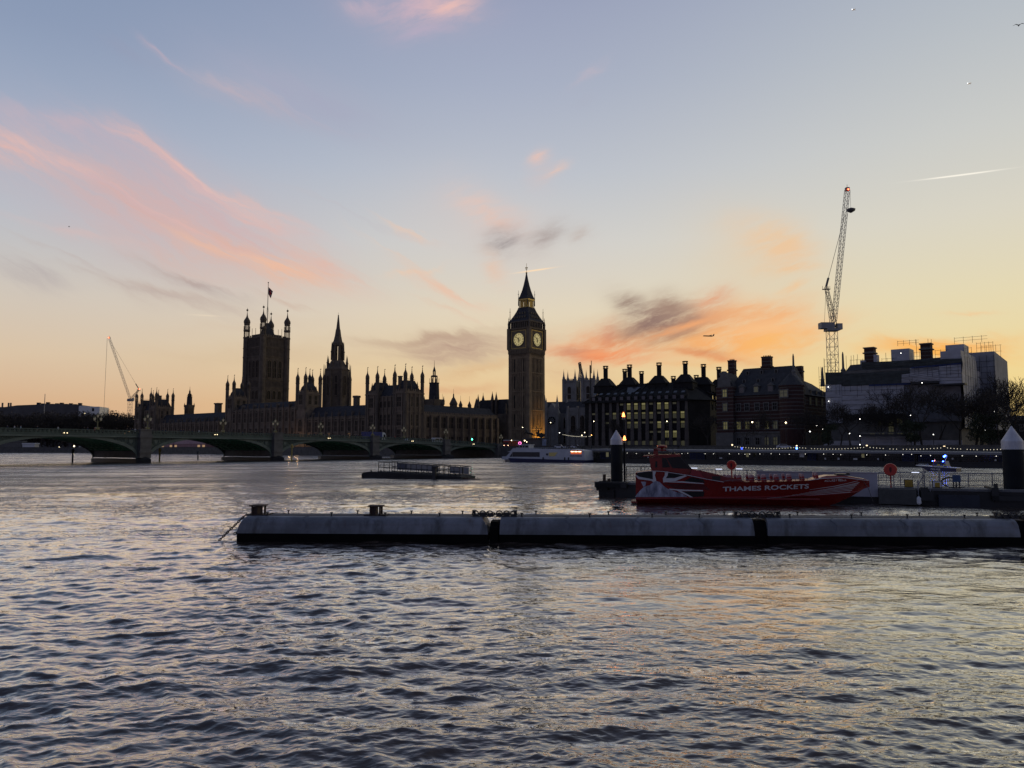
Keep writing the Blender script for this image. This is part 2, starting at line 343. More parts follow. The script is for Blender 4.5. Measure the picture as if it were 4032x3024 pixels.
    fm = t.nodes.new('ShaderNodeMath'); fm.operation = 'MULTIPLY'; fm.inputs[1].default_value = 2.15; t.links.new(fr.outputs[0], fm.inputs[0])
    fc = t.nodes.new('ShaderNodeMath'); fc.operation = 'MINIMUM'; fc.inputs[1].default_value = .97; t.links.new(fm.outputs[0], fc.inputs[0])
    df = t.nodes.new('ShaderNodeBsdfDiffuse'); df.inputs[0].default_value = (.066, .048, .040, 1)
    gl = t.nodes.new('ShaderNodeBsdfGlossy'); gl.inputs['Color'].default_value = (1, 1, 1, 1); t.links.new(mr2.outputs[0], gl.inputs['Roughness']); t.links.new(b3.outputs[0], gl.inputs['Normal'])
    ms = t.nodes.new('ShaderNodeMixShader'); t.links.new(fc.outputs[0], ms.inputs[0]); t.links.new(df.outputs[0], ms.inputs[1]); t.links.new(gl.outputs[0], ms.inputs[2])
    t.links.new(ms.outputs[0], t.nodes['Material Output'].inputs['Surface']); t.nodes.remove(b)
    me.materials.append(m)
    o = link('river', me); o['kind'] = 'structure'
water()

PR = R(-38)                               # the palace stands turned 38 degrees
PX = Vector((math.cos(PR), math.sin(PR), 0)); PY = Vector((-math.sin(PR), math.cos(PR), 0))
PO = at(1594, 1700, 390); PO.z = 0        # its north-east corner
def pw(x, y, z=0): return PO + PX * x + PY * y + Vector((0, 0, z))
def plx(px, ly, py=1700):                 # where along the river front a photo column meets the plane y = ly
    d = ray(px, py); A = PO + PY * ly
    # A + s*PX = t*d  (x, y)
    s = (A.y * d.x - A.x * d.y) / (PX.x * d.y - PX.y * d.x); return s
def ply(px, lx, py=1700):
    d = ray(px, py); A = PO + PX * lx
    return (A.y * d.x - A.x * d.y) / (PY.x * d.y - PY.y * d.x)
BA = R(51.3); BX = Vector((math.cos(BA), math.sin(BA), 0)); BY = Vector((-math.sin(BA), math.cos(BA), 0))
BO = at(1960, 1800, 311); BO.z = 0        # bridge: x = 0 at its west end, running to -215
def bw(x, y, z=0): return BO + BX * x + BY * y + Vector((0, 0, z))
def bsx(px, y=0, py=1720):
    d = ray(px, py); A = BO + BY * y
    return (A.y * d.x - A.x * d.y) / (BX.x * d.y - BX.y * d.x)
GZ = 3.6
bank = [(-1500, 690), (-480, 640), tuple(pw(-345, -12)[:2]), tuple(pw(10, -12)[:2]), tuple(bw(0.6, 27)[:2]), tuple(bw(0.6, -1)[:2]),
        (20, 300), (62, 262), (132, 196), (260, 70), (420, -60)]
ground = MB(); far = [(900, -60), (2600, 900), (2600, 3000), (-3000, 3000), (-3000, 690)]
pts = [(x, y, GZ) for x, y in bank] + [(x, y, GZ) for x, y in far]
ground.add(pts, [tuple(range(len(pts)))])
struct('ground', ground, mat('paving and lawns', (.07, .068, .06), .95, .4, .05))
RW = mat('wet river wall', (.10, .095, .085), .8, .4, .6, bump=.3)
lab = ['far river wall of the gardens left of the palace', 'low river wall in front of the gardens beyond the bridge', 'stone terrace wall along the river front of the palace',
       'short river wall between palace terrace and bridge', 'bridge abutment wall at the far bank', 'embankment wall just right of the bridge end', 'embankment wall behind the cruise boat and pier',
       'embankment wall behind the long floating pier', 'embankment wall at the right edge behind the mooring pile', 'embankment wall running on past the right edge']
for (a, b, lb) in zip(bank, bank[1:], lab):
    A = Vector((*a, 0)); B = Vector((*b, 0)); d = (B - A); ln = d.length; an = math.atan2(d.y, d.x)
    top = 4.2 if b[0] < 0 else 4.45
    m = MB().box(0, ln, -.5, .3, -1.5, top)
    m.box(0, ln, -.65, .45, top + .003, top + .2)
    one('river_wall', m, RW, lb, 'wall', A, an)['kind'] = 'thing'

# ---------------------------------------------------------------- palace
def gwin(w, h, lights=3, arch=True, tiers=1, name='window', lit=None, proud=.22):
    """gothic window: stone surround and mullions before dark glass, front towards -y, foot at z=0"""
    m = MB(); m.mi = 0; t = .22
    m.box(-w / 2 - t, -w / 2, -proud, .02, 0, h); m.box(w / 2, w / 2 + t, -proud, .02, 0, h); m.box(-w / 2 - t - .1, w / 2 + t + .1, -proud - .1, .02, -.3, 0)
    if arch:
        n = 8; pr = [(w / 2 * math.cos(math.pi * i / n), h + w * .55 * math.sin(math.pi * i / n)) for i in range(n + 1)]
        po = [((w / 2 + t) * math.cos(math.pi * i / n), h + (w * .55 + t * 1.5) * math.sin(math.pi * i / n)) for i in range(n + 1)]
        for i in range(n): m.prism([pr[i], po[i], po[i + 1], pr[i + 1]], -proud, .02)
    else:
        m.box(-w / 2 - t, w / 2 + t, -proud - .04, .02, h, h + t)
    for i in range(1, lights):
        x = -w / 2 + w * i / lights; m.box(x - .08, x + .08, -proud * .7, .02, 0, h + (w * .3 if arch else 0))
    for k in range(1, tiers + 1):
        z = h * k / (tiers + 1); m.box(-w / 2, w / 2, -proud * .65, .02, z - .09, z + .09)
    m.mi = 1
    if arch: m.prism([(-w / 2, 0), (w / 2, 0)] + pr, -.05, .01)
    else: m.box(-w / 2, w / 2, -.05, .01, 0, h)
    return m.mesh(name, [STONE, lit or GLASSD])

def turret(h0, zb, zt, r, open_h=2.2, n=8):
    """octagonal stone turret: shaft, pierced lantern, ogee cap, vane"""
    m = MB(); rt = math.pi / 8
    m.lathe([(r, h0), (r, zb - .5), (r * 1.18, zb - .35), (r * 1.18, zb), (r * .9, zb)], n, rot=rt)
    if open_h:
        for i in range(n):
            a = rt + 2 * math.pi * i / n; m.cbox(r * .82 * math.cos(a), r * .82 * math.sin(a), zb, zb + open_h, r * .17)
        m.lathe([(r * .2, zb), (r * .2, zb + open_h)], 5)
    z = zb + open_h; H = zt - z
    m.lathe([(r * 1.2, z), (r * 1.2, z + .3), (r * .95, z + .3), (r * 1.12, z + H * .1), (r * 1.02, z + H * .2), (r * .62, z + H * .33), (r * .3, z + H * .46), (r * .24, z + H * .58), (.09, z + H * .74), (.05, zt)], n, rot=rt)
    m.ball((0, 0, z + H * .76), .26, 6, 4); m.box(-.35, .35, -.04, .04, z + H * .88, z + H * .93); m.box(.05, .6, -.03, .03, z + H * .93, zt - .05)
    return m
def pinnacle(h, w=.35):
    return MB().sq([(w, 0), (w, h * .42), (w * 1.3, h * .42), (w * 1.3, h * .47), (w * .8, h * .5), (.05, h * .95), (.03, h)])
PIN = pinnacle(3.6).mesh('pinnacle', STONED)
PIN2 = pinnacle(5.0, .42).mesh('pinnacle', STONED)
def crenel(m, x0, x1, y, z, h=.8, st=1.6, t=.3, ax='x'):
    k = x0
    while k < x1 - .2:
        e = min(k + st * .6, x1)
        if ax == 'x': m.box(k, e, y - t / 2, y + t / 2, z, z + h)
        else: m.box(y - t / 2, y + t / 2, k, e, z, z + h)
        k += st
TW, TG, TD = 8.6, 12.4, 13.0
WP1 = gwin(3.0, 5.0, 3, False, 1); WP2 = gwin(3.0, 5.6, 3, False, 2); WP3 = gwin(1.7, 5.0, 2, False, 1); WP4 = gwin(1.7, 5.6, 2, False, 2); WP5 = gwin(1.7, 3.2, 2, False, 0)
PT = turret(GZ, 38.2, 46.8, 1.0, 2.6).mesh('turret', STONE2)
def pavilion(name, label, lx):
    t = thing(name, label, 'palace wing', pw(lx, 0), PR)
    w = MB(); W2 = 2 * TW + TG
    for x0 in (-TW, -W2):
        w.box(x0, x0 + TW, 0, TD, GZ, 33.0)
        for z, p in ((31.6, .5), (24.2, .3), (22.0, .35), (14.4, .3)): w.box(x0 - p, x0 + TW + p, -p, TD + p, z, z + .55)
    w.box(-TW - TG, -TW, 1.6, TD - 1, GZ, 30.6)
    for z, p in ((30.2, .4), (24.2, .25), (22.0, .3), (14.4, .25)): w.box(-TW - TG + .6, -TW - .6, 1.6 - p, 2, z, z + .5)
    for x0 in (-TW, -W2):
        crenel(w, x0, x0 + TW, .2, 33.003, 1.0); crenel(w, .5, TD, x0 + TW - .2, 33.003, 1.0, ax='y')
        for x in (x0 + 1.9, x0 + TW - 1.9): w.box(x - .3, x + .3, -.55, 0, GZ, 32.2)
        for y in (3.4, TD / 2, TD - 3.4): w.box(x0 + TW, x0 + TW + .55, y - .35, y + .35, GZ, 32.2)
    for k in range(1, 4):
        x = -TW - TG * k / 4; w.box(x - .3, x + .3, 1.0, 1.6, GZ, 31)
    part('wall', w, STONE, t)
    for x0 in (-TW, -W2):
        rf = MB().loft([[(x0 + 1.0, 1.0, 33), (x0 + TW - 1.0, 1.0, 33), (x0 + TW - 1, TD - 1, 33), (x0 + 1, TD - 1, 33)], [(x0 + 3, 3.2, 38.6), (x0 + TW - 3, 3.2, 38.6), (x0 + TW - 3, TD - 3.2, 38.6), (x0 + 3, TD - 3.2, 38.6)]])
        for y in np.arange(3.2, TD - 3, .8): rf.box(x0 + TW - 3.06, x0 + TW - 2.98, y, y + .08, 38.6, 39.5)
        rf.box(x0 + TW - 3.06, x0 + TW - 2.98, 3.2, TD - 3.2, 39.4, 39.5)
        ro = part('roof', rf, SLATE, t)
        for x, y in ((x0 + .4, .4), (x0 + TW - .4, .4), (x0 + TW - .4, TD - .4), (x0 + .4, TD - .4)): part('turret', PT, None, t, (x, y, 0))
        for y in (4.2, TD - 4.2): part('pinnacle', PIN2, None, t, (x0 + TW - .3, y, 33.2))
        part('pinnacle', PIN2, None, t, (x0 + TW / 2, .3, 33.2))
        part('window', WP1, None, t, (x0 + TW / 2, 0, 24.9)); part('window', WP2, None, t, (x0 + TW / 2, 0, 15.3)); part('window', WP1, None, t, (x0 + TW / 2, 0, 8.2))
        for y in (TD * .32, TD * .68):
            part('window', WP3, None, t, (x0 + TW, y, 25.0), R(90)); part('window', WP4, None, t, (x0 + TW, y, 15.3), R(90)); part('window', WP3, None, t, (x0 + TW, y, 8.4), R(90))
    part('roof', MB().loft([[(-TW - TG - .5, 2.2, 30.8), (-TW + .5, 2.2, 30.8), (-TW + .5, TD - 1.5, 30.8), (-TW - TG - .5, TD - 1.5, 30.8)], [(-TW - TG - .5, 5.8, 36.8), (-TW + .5, 5.8, 36.8), (-TW + .5, 7, 36.8), (-TW - TG - .5, 7, 36.8)]]), SLATE, t)
    for k in range(4):
        x = -TW - TG * (k + .5) / 4
        for z, m in ((24.8, WP5), (15.5, WP4), (8.4, WP3)): part('window', m, None, t, (x, 1.6, z))
    part('chimney', MB().cbox(-TW - TG / 2, 10.5, 33, 41.5, .9, .7).cbox(-TW - TG / 2, 10.5, 41.5, 42, 1.1, .9), STONED, t)
    return t
pavilion('palace_pavilion', 'nearer turreted palace pavilion with steep roofs left of the clock tower', 0)
pavilion('palace_pavilion', 'small far turreted pavilion at the left end of the palace', plx(610, 0))

# long river front, two wings and a taller middle between two towers
WW1 = gwin(2.0, 5.8, 2, True, 1); WW2 = gwin(2.0, 3.4, 2, False, 0)
WWL = gwin(2.0, 5.0, 2, False, 0, lit=glow('warm lit glass', (1.0, .52, .17), .10))
DORM = MB().prism([(-.8, 0), (.8, 0), (.8, 1.3), (0, 2.4), (-.8, 1.3)], 0, 2.2).mesh('dormer', STONED)
def rangebuild(name, label, x0, x1, y0, zc, zr, dep=14, bay=5.6, pin=3.4):
    t = thing(name, label, 'palace wing', pw(x0, y0), PR); ln = x1 - x0
    w = MB().box(0, ln, 0, dep, GZ, zc)
    for z, p in ((zc - .7, .45), (zc - 1.9, .25), (zc - 8.4, .35), (zc - 9.6, .25)): w.box(0, ln, -p, 0, z, z + .5)
    n = max(1, round(ln / bay)); crenel(w, 0, ln, .1, zc + .003, .9, 1.3)
    for k in range(n + 1):
        x = min(max(ln * k / n, .45), ln - .45); w.box(x - .42, x + .42, -.9, 0, GZ, zc + .6)
    part('wall', w, STONE, t)
    part('roof', MB().prismx([(.9, zc), (dep - .5, zc), (dep / 2 + 1, zr), (dep / 2 - 1, zr)], 0, ln), SLATE, t)
    for k in range(n + 1):
        part('pinnacle', PIN, None, t, (min(max(ln * k / n, .45), ln - .45), -.5, zc + .6))
    for k in range(n):
        x = ln * (k + .5) / n
        part('window', WW1, None, t, (x, 0, zc - 7.6)); part('window', WWL if zc < 24 and k % 3 == 0 else WW2, None, t, (x, 0, GZ + 3.2 if zc < 24 else GZ + 8.5))
        if k % 2 == 0: part('dormer', DORM, None, t, (x, .9 + (zr - zc) * .12, zc + 1.2))
    return t
rangebuild('palace_range', 'low long river wing between the near pavilion and the palace middle', -89.0 * .918, -(2 * TW + TG) - .6, 1.5, 20.4, 27.2)
cb = rangebuild('palace_range', 'taller middle of the river front below the square tower', -163.0, -90.6, 0.6, 27.0, 31.6, bay=5.9)
rangebuild('palace_range', 'low far river wing leading to the small left pavilion', plx(610, 0) + .6, -172.0, 1.5, 20.4, 27.2)
CT = turret(26, 41.4, 50.2, 1.05, 2.2).mesh('turret', STONE2)
WT1 = gwin(3.2, 5.2, 3, True, 1)
def midtower(label, x0, lantern):
    t = thing('palace_tower', label, 'tower', pw(x0, .3), PR); w8, d = 8.0, 11.0
    w = MB().box(0, w8, 0, d, GZ, 36.2)
    for z, p in ((34.6, .45), (28.0, .35), (20.4, .35)): w.box(-p, w8 + p, -p, d + p, z, z + .55)
    crenel(w, 0, w8, .1, 36.2, .9); crenel(w, 0, d, w8 - .1, 36.2, .9, ax='y'); part('wall', w, STONE, t)
    part('roof', MB().sq([(w8 / 2 - .8, 36.2), (w8 / 2 - 1.4, 39.0), (.9, 42.0)], w8 / 2, d / 2, 1.25), SLATE, t)
    if lantern: part('roof_lantern', turret(41, 44, 50, .95, 0), SLATE, t, (w8 / 2 + .6, d / 2, 0))
    for x, y in ((.3, .3), (w8 - .3, .3), (w8 - .3, d - .3), (.3, d - .3)): part('turret', CT, None, t, (x, y, 0))
    part('window', WT1, None, t, (w8 / 2, 0, 28.8)); part('window', WT1, None, t, (w8 / 2, 0, 13.2))
    for y in (3.4, 7.6): part('window', WP3, None, t, (w8, y, 28.9), R(90))
    for y in (0.3 + d / 3, .3 + d * 2 / 3): part('pinnacle', PIN, None, t, (w8, y, 36.2))
midtower('four-turreted river tower just left of the tall thin spire', plx(1163, 0), True)
midtower('four-turreted river tower at the left foot of the great square tower', plx(886, 0), False)

# the great square tower with the flag
vt = thing('square_tower', 'great square tower with four corner turrets and a flagpole', 'tower', at(1041, 1700, 540) * 1, PR); vt.location.z = 0
H = 9.8
w = MB().box(-H, H, -H, H, GZ, 81)
for z, p in ((80.2, .7), (73.2, .5), (66.8, .5), (64.9, .3), (50.8, .5), (45.2, .4), (43.6, .3), (36, .4)): w.box(-H - p, H + p, -H - p, H + p, z, z + .6)
for k in range(15):
    x = -H + 1.6 + (2 * H - 3.2) * k / 14
    for z0, z1 in ((74.2, 79.6), (67.8, 72.6), (45.9, 50)): w.box(x - .22, x + .22, -H - .35, -H, z0, z1); w.box(H, H + .35, x - .22, x + .22, z0, z1)
crenel(w, -H, H, -H + .2, 81, 1.4, 2.0); crenel(w, -H, H, H - .2, 81, 1.4, 2.0, ax='y'); crenel(w, -H, H, H - .2, 81, 1.4, 2.0)
part('wall', w, STONE2, vt)
VTT = MB(); r_ = 2.15; e8 = math.pi / 8
VTT.lathe([(r_, GZ), (r_, 80.4), (r_ * 1.12, 80.8), (r_ * 1.12, 81.6), (r_ * .95, 81.7)], 8, rot=e8)
for z in (36, 45.2, 50.8, 66.8, 73.2): VTT.lathe([(r_ * 1.1, z), (r_ * 1.1, z + .6)], 8, rot=e8)
for zz, hh, rr in ((81.7, 4.0, .95), (87.0, 3.4, .85)):
    for i in range(8):
        a = e8 + 2 * math.pi * i / 8; VTT.cbox(rr * r_ * .9 * math.cos(a), rr * r_ * .9 * math.sin(a), zz, zz + hh, .15)
    VTT.lathe([(rr * r_ * 1.12, zz + hh), (rr * r_ * 1.12, zz + hh + .9), (rr * r_, zz + hh + 1.3)], 8, rot=e8)
VTT.lathe([(2.0, 91.2), (2.35, 92.2), (2.1, 93.6), (1.3, 94.9), (.6, 96.2), (.32, 97.6), (.14, 99.6), (.1, 101)], 8, rot=e8); VTT.ball((0, 0, 101), .75, 8, 5)
VTT.tube((0, 0, 101), (0, 0, 102.6), .1)
for i in range(8):
    a = 2 * math.pi * i / 8; VTT.tube((2.1 * math.cos(a), 2.1 * math.sin(a), 86.3), (2.1 * math.cos(a), 2.1 * math.sin(a), 89.5), .13)
vtm = VTT.mesh('corner_turret', STONE2)
for x, y in ((-H, -H), (H, -H), (H, H), (-H, H)): part('corner_turret', vtm, None, vt, (x, y, 0))
rf = MB().sq([(H - 2.6, 81), (H - 2.6, 83.3), (3.8, 83.8), (2.2, 88), (.7, 92)])
for x in (-H + 2.6, -3, 3, H - 2.6):
    for y in (-H + 2.6, H - 2.6): rf.tube((x, y, 81), (x, y, 88), .16, 4)
part('roof', rf, SLATE, vt)
VW = gwin(2.5, 10.6, 2, True, 2, proud=.5); VW2 = gwin(2.5, 4.4, 2, True, 0, proud=.4)
for k in (-1, 0, 1):
    part('window', VW, None, vt, (k * 4.3, -H, 52.4)); part('window', VW, None, vt, (H, k * 4.3, 52.4), R(90))
    part('window', VW2, None, vt, (k * 4.3, -H, 37.5)); part('window', VW2, None, vt, (H, k * 4.3, 37.5), R(90))
pl = MB().tube((0, 0, 88), (0, 0, 121), .3, 6, .16).ball((0, 0, 121.2), .45, 6, 4)
for a in range(4): pl.tube((4 * math.cos(a * 1.571 + .4), 4 * math.sin(a * 1.571 + .4), 86), (0, 0, 105), .05, 3)
part('flagpole', pl, IRON, vt)
FB = mat('navy cloth', (.02, .025, .09), .9, .3, 2); FR = mat('red cloth', (.35, .02, .03), .9, .3, 2); FW = mat('white cloth', (.5, .5, .5), .9, .2, 2)
fg = MB(); nx, nz_ = 8, 10
for i in range(nx):
    for j in range(nz_):
        cx_, cz_ = (i + .5) / nx * 2 - 1, (j + .5) / nz_ * 2 - 1
        fg.mi = 1 if abs(cx_) < .14 or abs(cz_) < .16 else (2 if abs(cx_) < .3 or abs(cz_) < .3 else (1 if abs(abs(cx_) - abs(cz_)) < .12 else (2 if abs(abs(cx_) - abs(cz_)) < .26 else 0)))
        def fp(a, b): return (.25 + a / nx * 3.0 * (.55 + .45 * b / nz_), .5 * math.sin(a * 1.1), 112.8 - 3.0 * (a / nx) - (1 - b / nz_) * 5.2 + 5.2)
        fg.add([fp(i, j), fp(i + 1, j), fp(i + 1, j + 1), fp(i, j + 1)], [(0, 1, 2, 3)])
flg = one('flag', fg, [FB, FR, FW], 'drooping red, white and blue flag on the square tower pole', 'flag', vt.location, R(8))

# octagonal middle spire
ct = thing('spire_tower', 'tall thin octagonal spire in the middle of the palace', 'tower', at(1324, 1700, 500) * 1, PR); ct.location.z = 0
c_ = MB().lathe([(8.2, GZ), (7.9, 55)], 8, rot=e8)
for z in (34, 45, 54): c_.lathe([(8.3, z), (8.3, z + .6)], 8, rot=e8)
c_.lathe([(7.6, 55), (5.6, 58.0), (4.2, 60.5)], 8, rot=e8)
for i in range(8):
    a = e8 + 2 * math.pi * i / 8; c_.cbox(3.2 * math.cos(a), 3.2 * math.sin(a), 60.5, 72, .5)
    a2 = a + math.pi / 8; c_.cbox(3.1 * math.cos(a2), 3.1 * math.sin(a2), 60.5, 70, .14)
c_.lathe([(3.7, 70.5), (3.8, 72.2), (2.9, 73.6), (2.3, 76.5)], 8, rot=e8); part('wall', c_, STONE2, ct)
part('spire', MB().lathe([(2.2, 76.5), (1.6, 81), (1.45, 81.2), (1.25, 82), (.35, 90.4), (.5, 90.6), (.08, 91), (.06, 92.6)], 8, rot=e8), STONED, ct)
bp_ = MB().sq([(.55, GZ), (.55, 48), (.75, 48), (.3, 51), (.1, 57.6), (.05, 58)]).mesh('buttress', STONE2)
PN9 = pinnacle(9, .4).mesh('pinnacle', STONED); PN12 = pinnacle(12, .35).mesh('pinnacle', STONED)
cw = gwin(1.5, 12, 2, True, 2, proud=.4)
for i in range(8):
    a = e8 + 2 * math.pi * i / 8; part('buttress', bp_, None, ct, (8.9 * math.cos(a), 8.9 * math.sin(a), 0), a)
    part('pinnacle', PN9, None, ct, (6.6 * math.cos(a), 6.6 * math.sin(a), 55))
    part('pinnacle', PN12, None, ct, (4.1 * math.cos(a), 4.1 * math.sin(a), 61))
    a2 = 2 * math.pi * i / 8
    part('window', cw, None, ct, (7.45 * math.cos(a2), 7.45 * math.sin(a2), 37.5), a2 + R(90))

# two lesser ventilation turrets
def ventturret(label, px, Y, sc, zb):
    p = at(px, 1700, Y); t = thing('roof_turret', label, 'turret', (p.x, p.y, zb), PR)
    b = MB().cbox(0, 0, -14, 15 * sc, 4.0 * sc); b.cbox(0, 0, 10 * sc, 10.6 * sc, 4.6 * sc)
    part('base', b, STONE2, t)
    for x, y in ((-1, -1), (1, -1), (1, 1), (-1, 1)): part('pinnacle', PIN2 if sc > .7 else PIN, None, t, (x * 3.9 * sc, y * 3.9 * sc, 12 * sc), 0)
    w_ = gwin(1.5 * sc, 5 * sc, 2, True, 1)
    for x in (-1.6, 1.6): part('window', w_, None, t, (x * sc, -4 * sc, 2.5 * sc)); part('window', w_, None, t, (4 * sc, x * sc, 2.5 * sc), R(90))
    d = MB().lathe([(3.3 * sc, 15 * sc), (2.9 * sc, 24 * sc), (3.1 * sc, 24 * sc), (3.1 * sc, 24.6 * sc)], 8, rot=e8)
    for i in range(8):
        a = e8 + 2 * math.pi * i / 8; d.cbox(1.75 * sc * math.cos(a), 1.75 * sc * math.sin(a), 24.6 * sc, 28 * sc, .2); d.tube((2.9 * sc * math.cos(a), 2.9 * sc * math.sin(a), 24.6 * sc), (2.9 * sc * math.cos(a), 2.9 * sc * math.sin(a), 27 * sc), .1, 3)
        d.cbox(.75 * sc * math.cos(a), .75 * sc * math.sin(a), 28.9 * sc, 31.2 * sc, .12)
    d.lathe([(2.1 * sc, 28 * sc), (2.0 * sc, 28.6 * sc), (1.1 * sc, 28.9 * sc)], 8, rot=e8); d.lathe([(1.0 * sc, 31.2 * sc), (.7 * sc, 32.2 * sc), (.15, 34 * sc), (.06, 37.5 * sc)], 8, rot=e8)
    part('lantern', d, SLATE, t)
ventturret('pale square roof turret with open lantern right of the near pavilion', 1708, 440, 1.0, 16.5)
ventturret('small dark roof turret right of the far left pavilion', 742, 575, .62, 26.5)
p = at(1402, 1700, 430); t = MB().cbox(0, 0, 20, zat(1566, 430), 1.4, 1.2); t.cbox(0, 0, zat(1566, 430), zat(1558, 430), 1.7, 1.5)
one('chimney_stack', t, STONED, 'square chimney stack on the roof left of the near pavilion', 'chimney', (p.x, p.y, 0), PR)
p = at(856, 1700, 520); t = MB().cbox(0, 0, 20, zat(1592, 520), 2.2, 1.4); t.cbox(0, 0, zat(1592, 520), zat(1587, 520), 2.6, 1.8)
one('chimney_stack', t, STONED, 'wide chimney stack on the roof left of the great square tower', 'chimney', (p.x, p.y, 0), PR)

# north front, from the near pavilion back to the clock tower
nf = thing('palace_range', 'dark palace wing with deep buttresses between near pavilion and clock tower', 'palace wing', pw(-.6, TD), PR); LN = 62
w = MB().box(-14, 0, 0, LN, GZ, 21.9); w.box(0, .4, 0, LN, 20.6, 21.2); w.box(0, .35, 0, LN, 13.4, 13.9); w.box(0, .3, 0, LN, 10.6, 11.0)
crenel(w, 0, LN, -.2, 21.9, .9, 1.4, ax='y'); nb = 10
for k in range(nb + 1):
    y = min(max(LN * k / nb, .8), LN - .8); w.box(0, 1.3, y - .75, y + .75, GZ, 21.0)
part('wall', w, STONE, nf)
part('roof', MB().prism([(-1, 21.9), (-13, 21.9), (-8, 26.8), (-6, 26.8)], 0, LN), SLATE, nf)
w1 = gwin(1.5, 5.6, 2, False, 1); w2 = gwin(1.5, 4.2, 2, False, 0)
for k in range(nb):
    for o_ in (-1.15, 1.15):
        y = LN * (k + .5) / nb + o_; part('window', w1, None, nf, (0, y, 14.4), R(90)); part('window', w2, None, nf, (0, y, 5.6), R(90))
SPL = MB().lathe([(.9, 0), (1.0, .5), (.95, 1.5), (1.25, 1.6), (.35, 3.6), (.3, 4.0), (.08, 4.3), (.05, 7.2)], 8).mesh('spirelet', STONED)
SPB = MB().lathe([(2.0, -1), (2.1, 2.2), (2.4, 2.4), (1.9, 3.6), (.8, 5.8), (.45, 6.2), (.3, 8), (.07, 8.5), (.05, 11)], 8).mesh('spirelet', STONED)
for px_, m_ in ((1741, SPL), (1785, SPB), (1813, SPL), (1848, SPL), (1882, SPL)):
    y = ply(px_, -7.6) - TD; part('spirelet', m_, None, nf, (-7, y, 26.2 if m_ is SPL else 25.8))

# clock tower
BH = 6.7
cor = at(2084, 1700, 411); ctr = cor - PX * BH + PY * BH
bt = thing('clock_tower', 'tall stone clock tower with lit dials and pointed iron spire', 'clock tower', (ctr.x, ctr.y, 0), PR)
w = MB().box(-BH, BH, -BH, BH, GZ, 53.6)
for x, y in ((-1, -1), (1, -1), (1, 1), (-1, 1)): w.cbox(x * (BH - .55), y * (BH - .55), GZ, 55, .95)
for z in (13.5, 23.8, 34, 44, 52.2): w.box(-BH - .42, BH + .42, -BH - .42, BH + .42, z, z + .55)
for k in range(9):
    x = -BH + 1.7 + (2 * BH - 3.4) * k / 8; q = .34 if k % 3 == 0 else .2
    w.box(x - q, x + q, -BH - .32, -BH, GZ, 53); w.box(BH, BH + .32, x - q, x + q, GZ, 53)
part('shaft', w, mat('golden tower stone', (.255, .185, .112), .9, .35, .3), bt)
sw = MB(); sw.mi = 0; sw.box(-.36, .36, -.06, 0, 0, 6.4); sw.prism([(-.36, 6.4), (.36, 6.4), (0, 7.1)], -.06, 0); sw = sw.mesh('window', GLASSD)
for z in (15.2, 25.4, 35.6, 45.0):
    for k in (-3.28, -1.1, 1.1, 3.28):
        for o_ in ((0,) if k else (0,)):
            part('window', sw, None, bt, (k, -BH, z)); part('window', sw, None, bt, (BH, k, z), R(90))
c_ = MB().sq([(BH + .1, 53.6), (BH + .6, 55.2), (BH + .6, 56.8)])
for k in range(12):
    x = -BH + 2 * BH * (k + .5) / 12; c_.box(x - .28, x + .28, -BH - .9, -BH - .55, 54.6, 56.8); c_.box(BH + .55, BH + .9, x - .28, x + .28, 54.6, 56.8)
c_.box(-BH - .75, BH + .75, -BH - .75, BH + .75, 56.8, 57.4); c_.box(-BH - .35, BH + .35, -BH - .35, BH + .35, 57.4, 68.2)
for x, y in ((-1, -1), (1, -1), (1, 1), (-1, 1)): c_.cbox(x * (BH + .1), y * (BH + .1), 57.4, 69, .95)
c_.box(-BH - .9, BH + .9, -BH - .9, BH + .9, 68.2, 69.0); part('clock_stage', c_, mat('carved golden stone', (.19, .14, .088), .9, .35, .4), bt)
DIAL = bpy.data.materials.new('lit opal dial'); DIAL.use_nodes = True
b_ = DIAL.node_tree.nodes['Principled BSDF']; b_.inputs['Emission Color'].default_value = S(236, 214, 142); b_.inputs['Emission Strength'].default_value = .46; b_.inputs['Base Color'].default_value = (.3, .3, .25, 1)
CR = 3.55
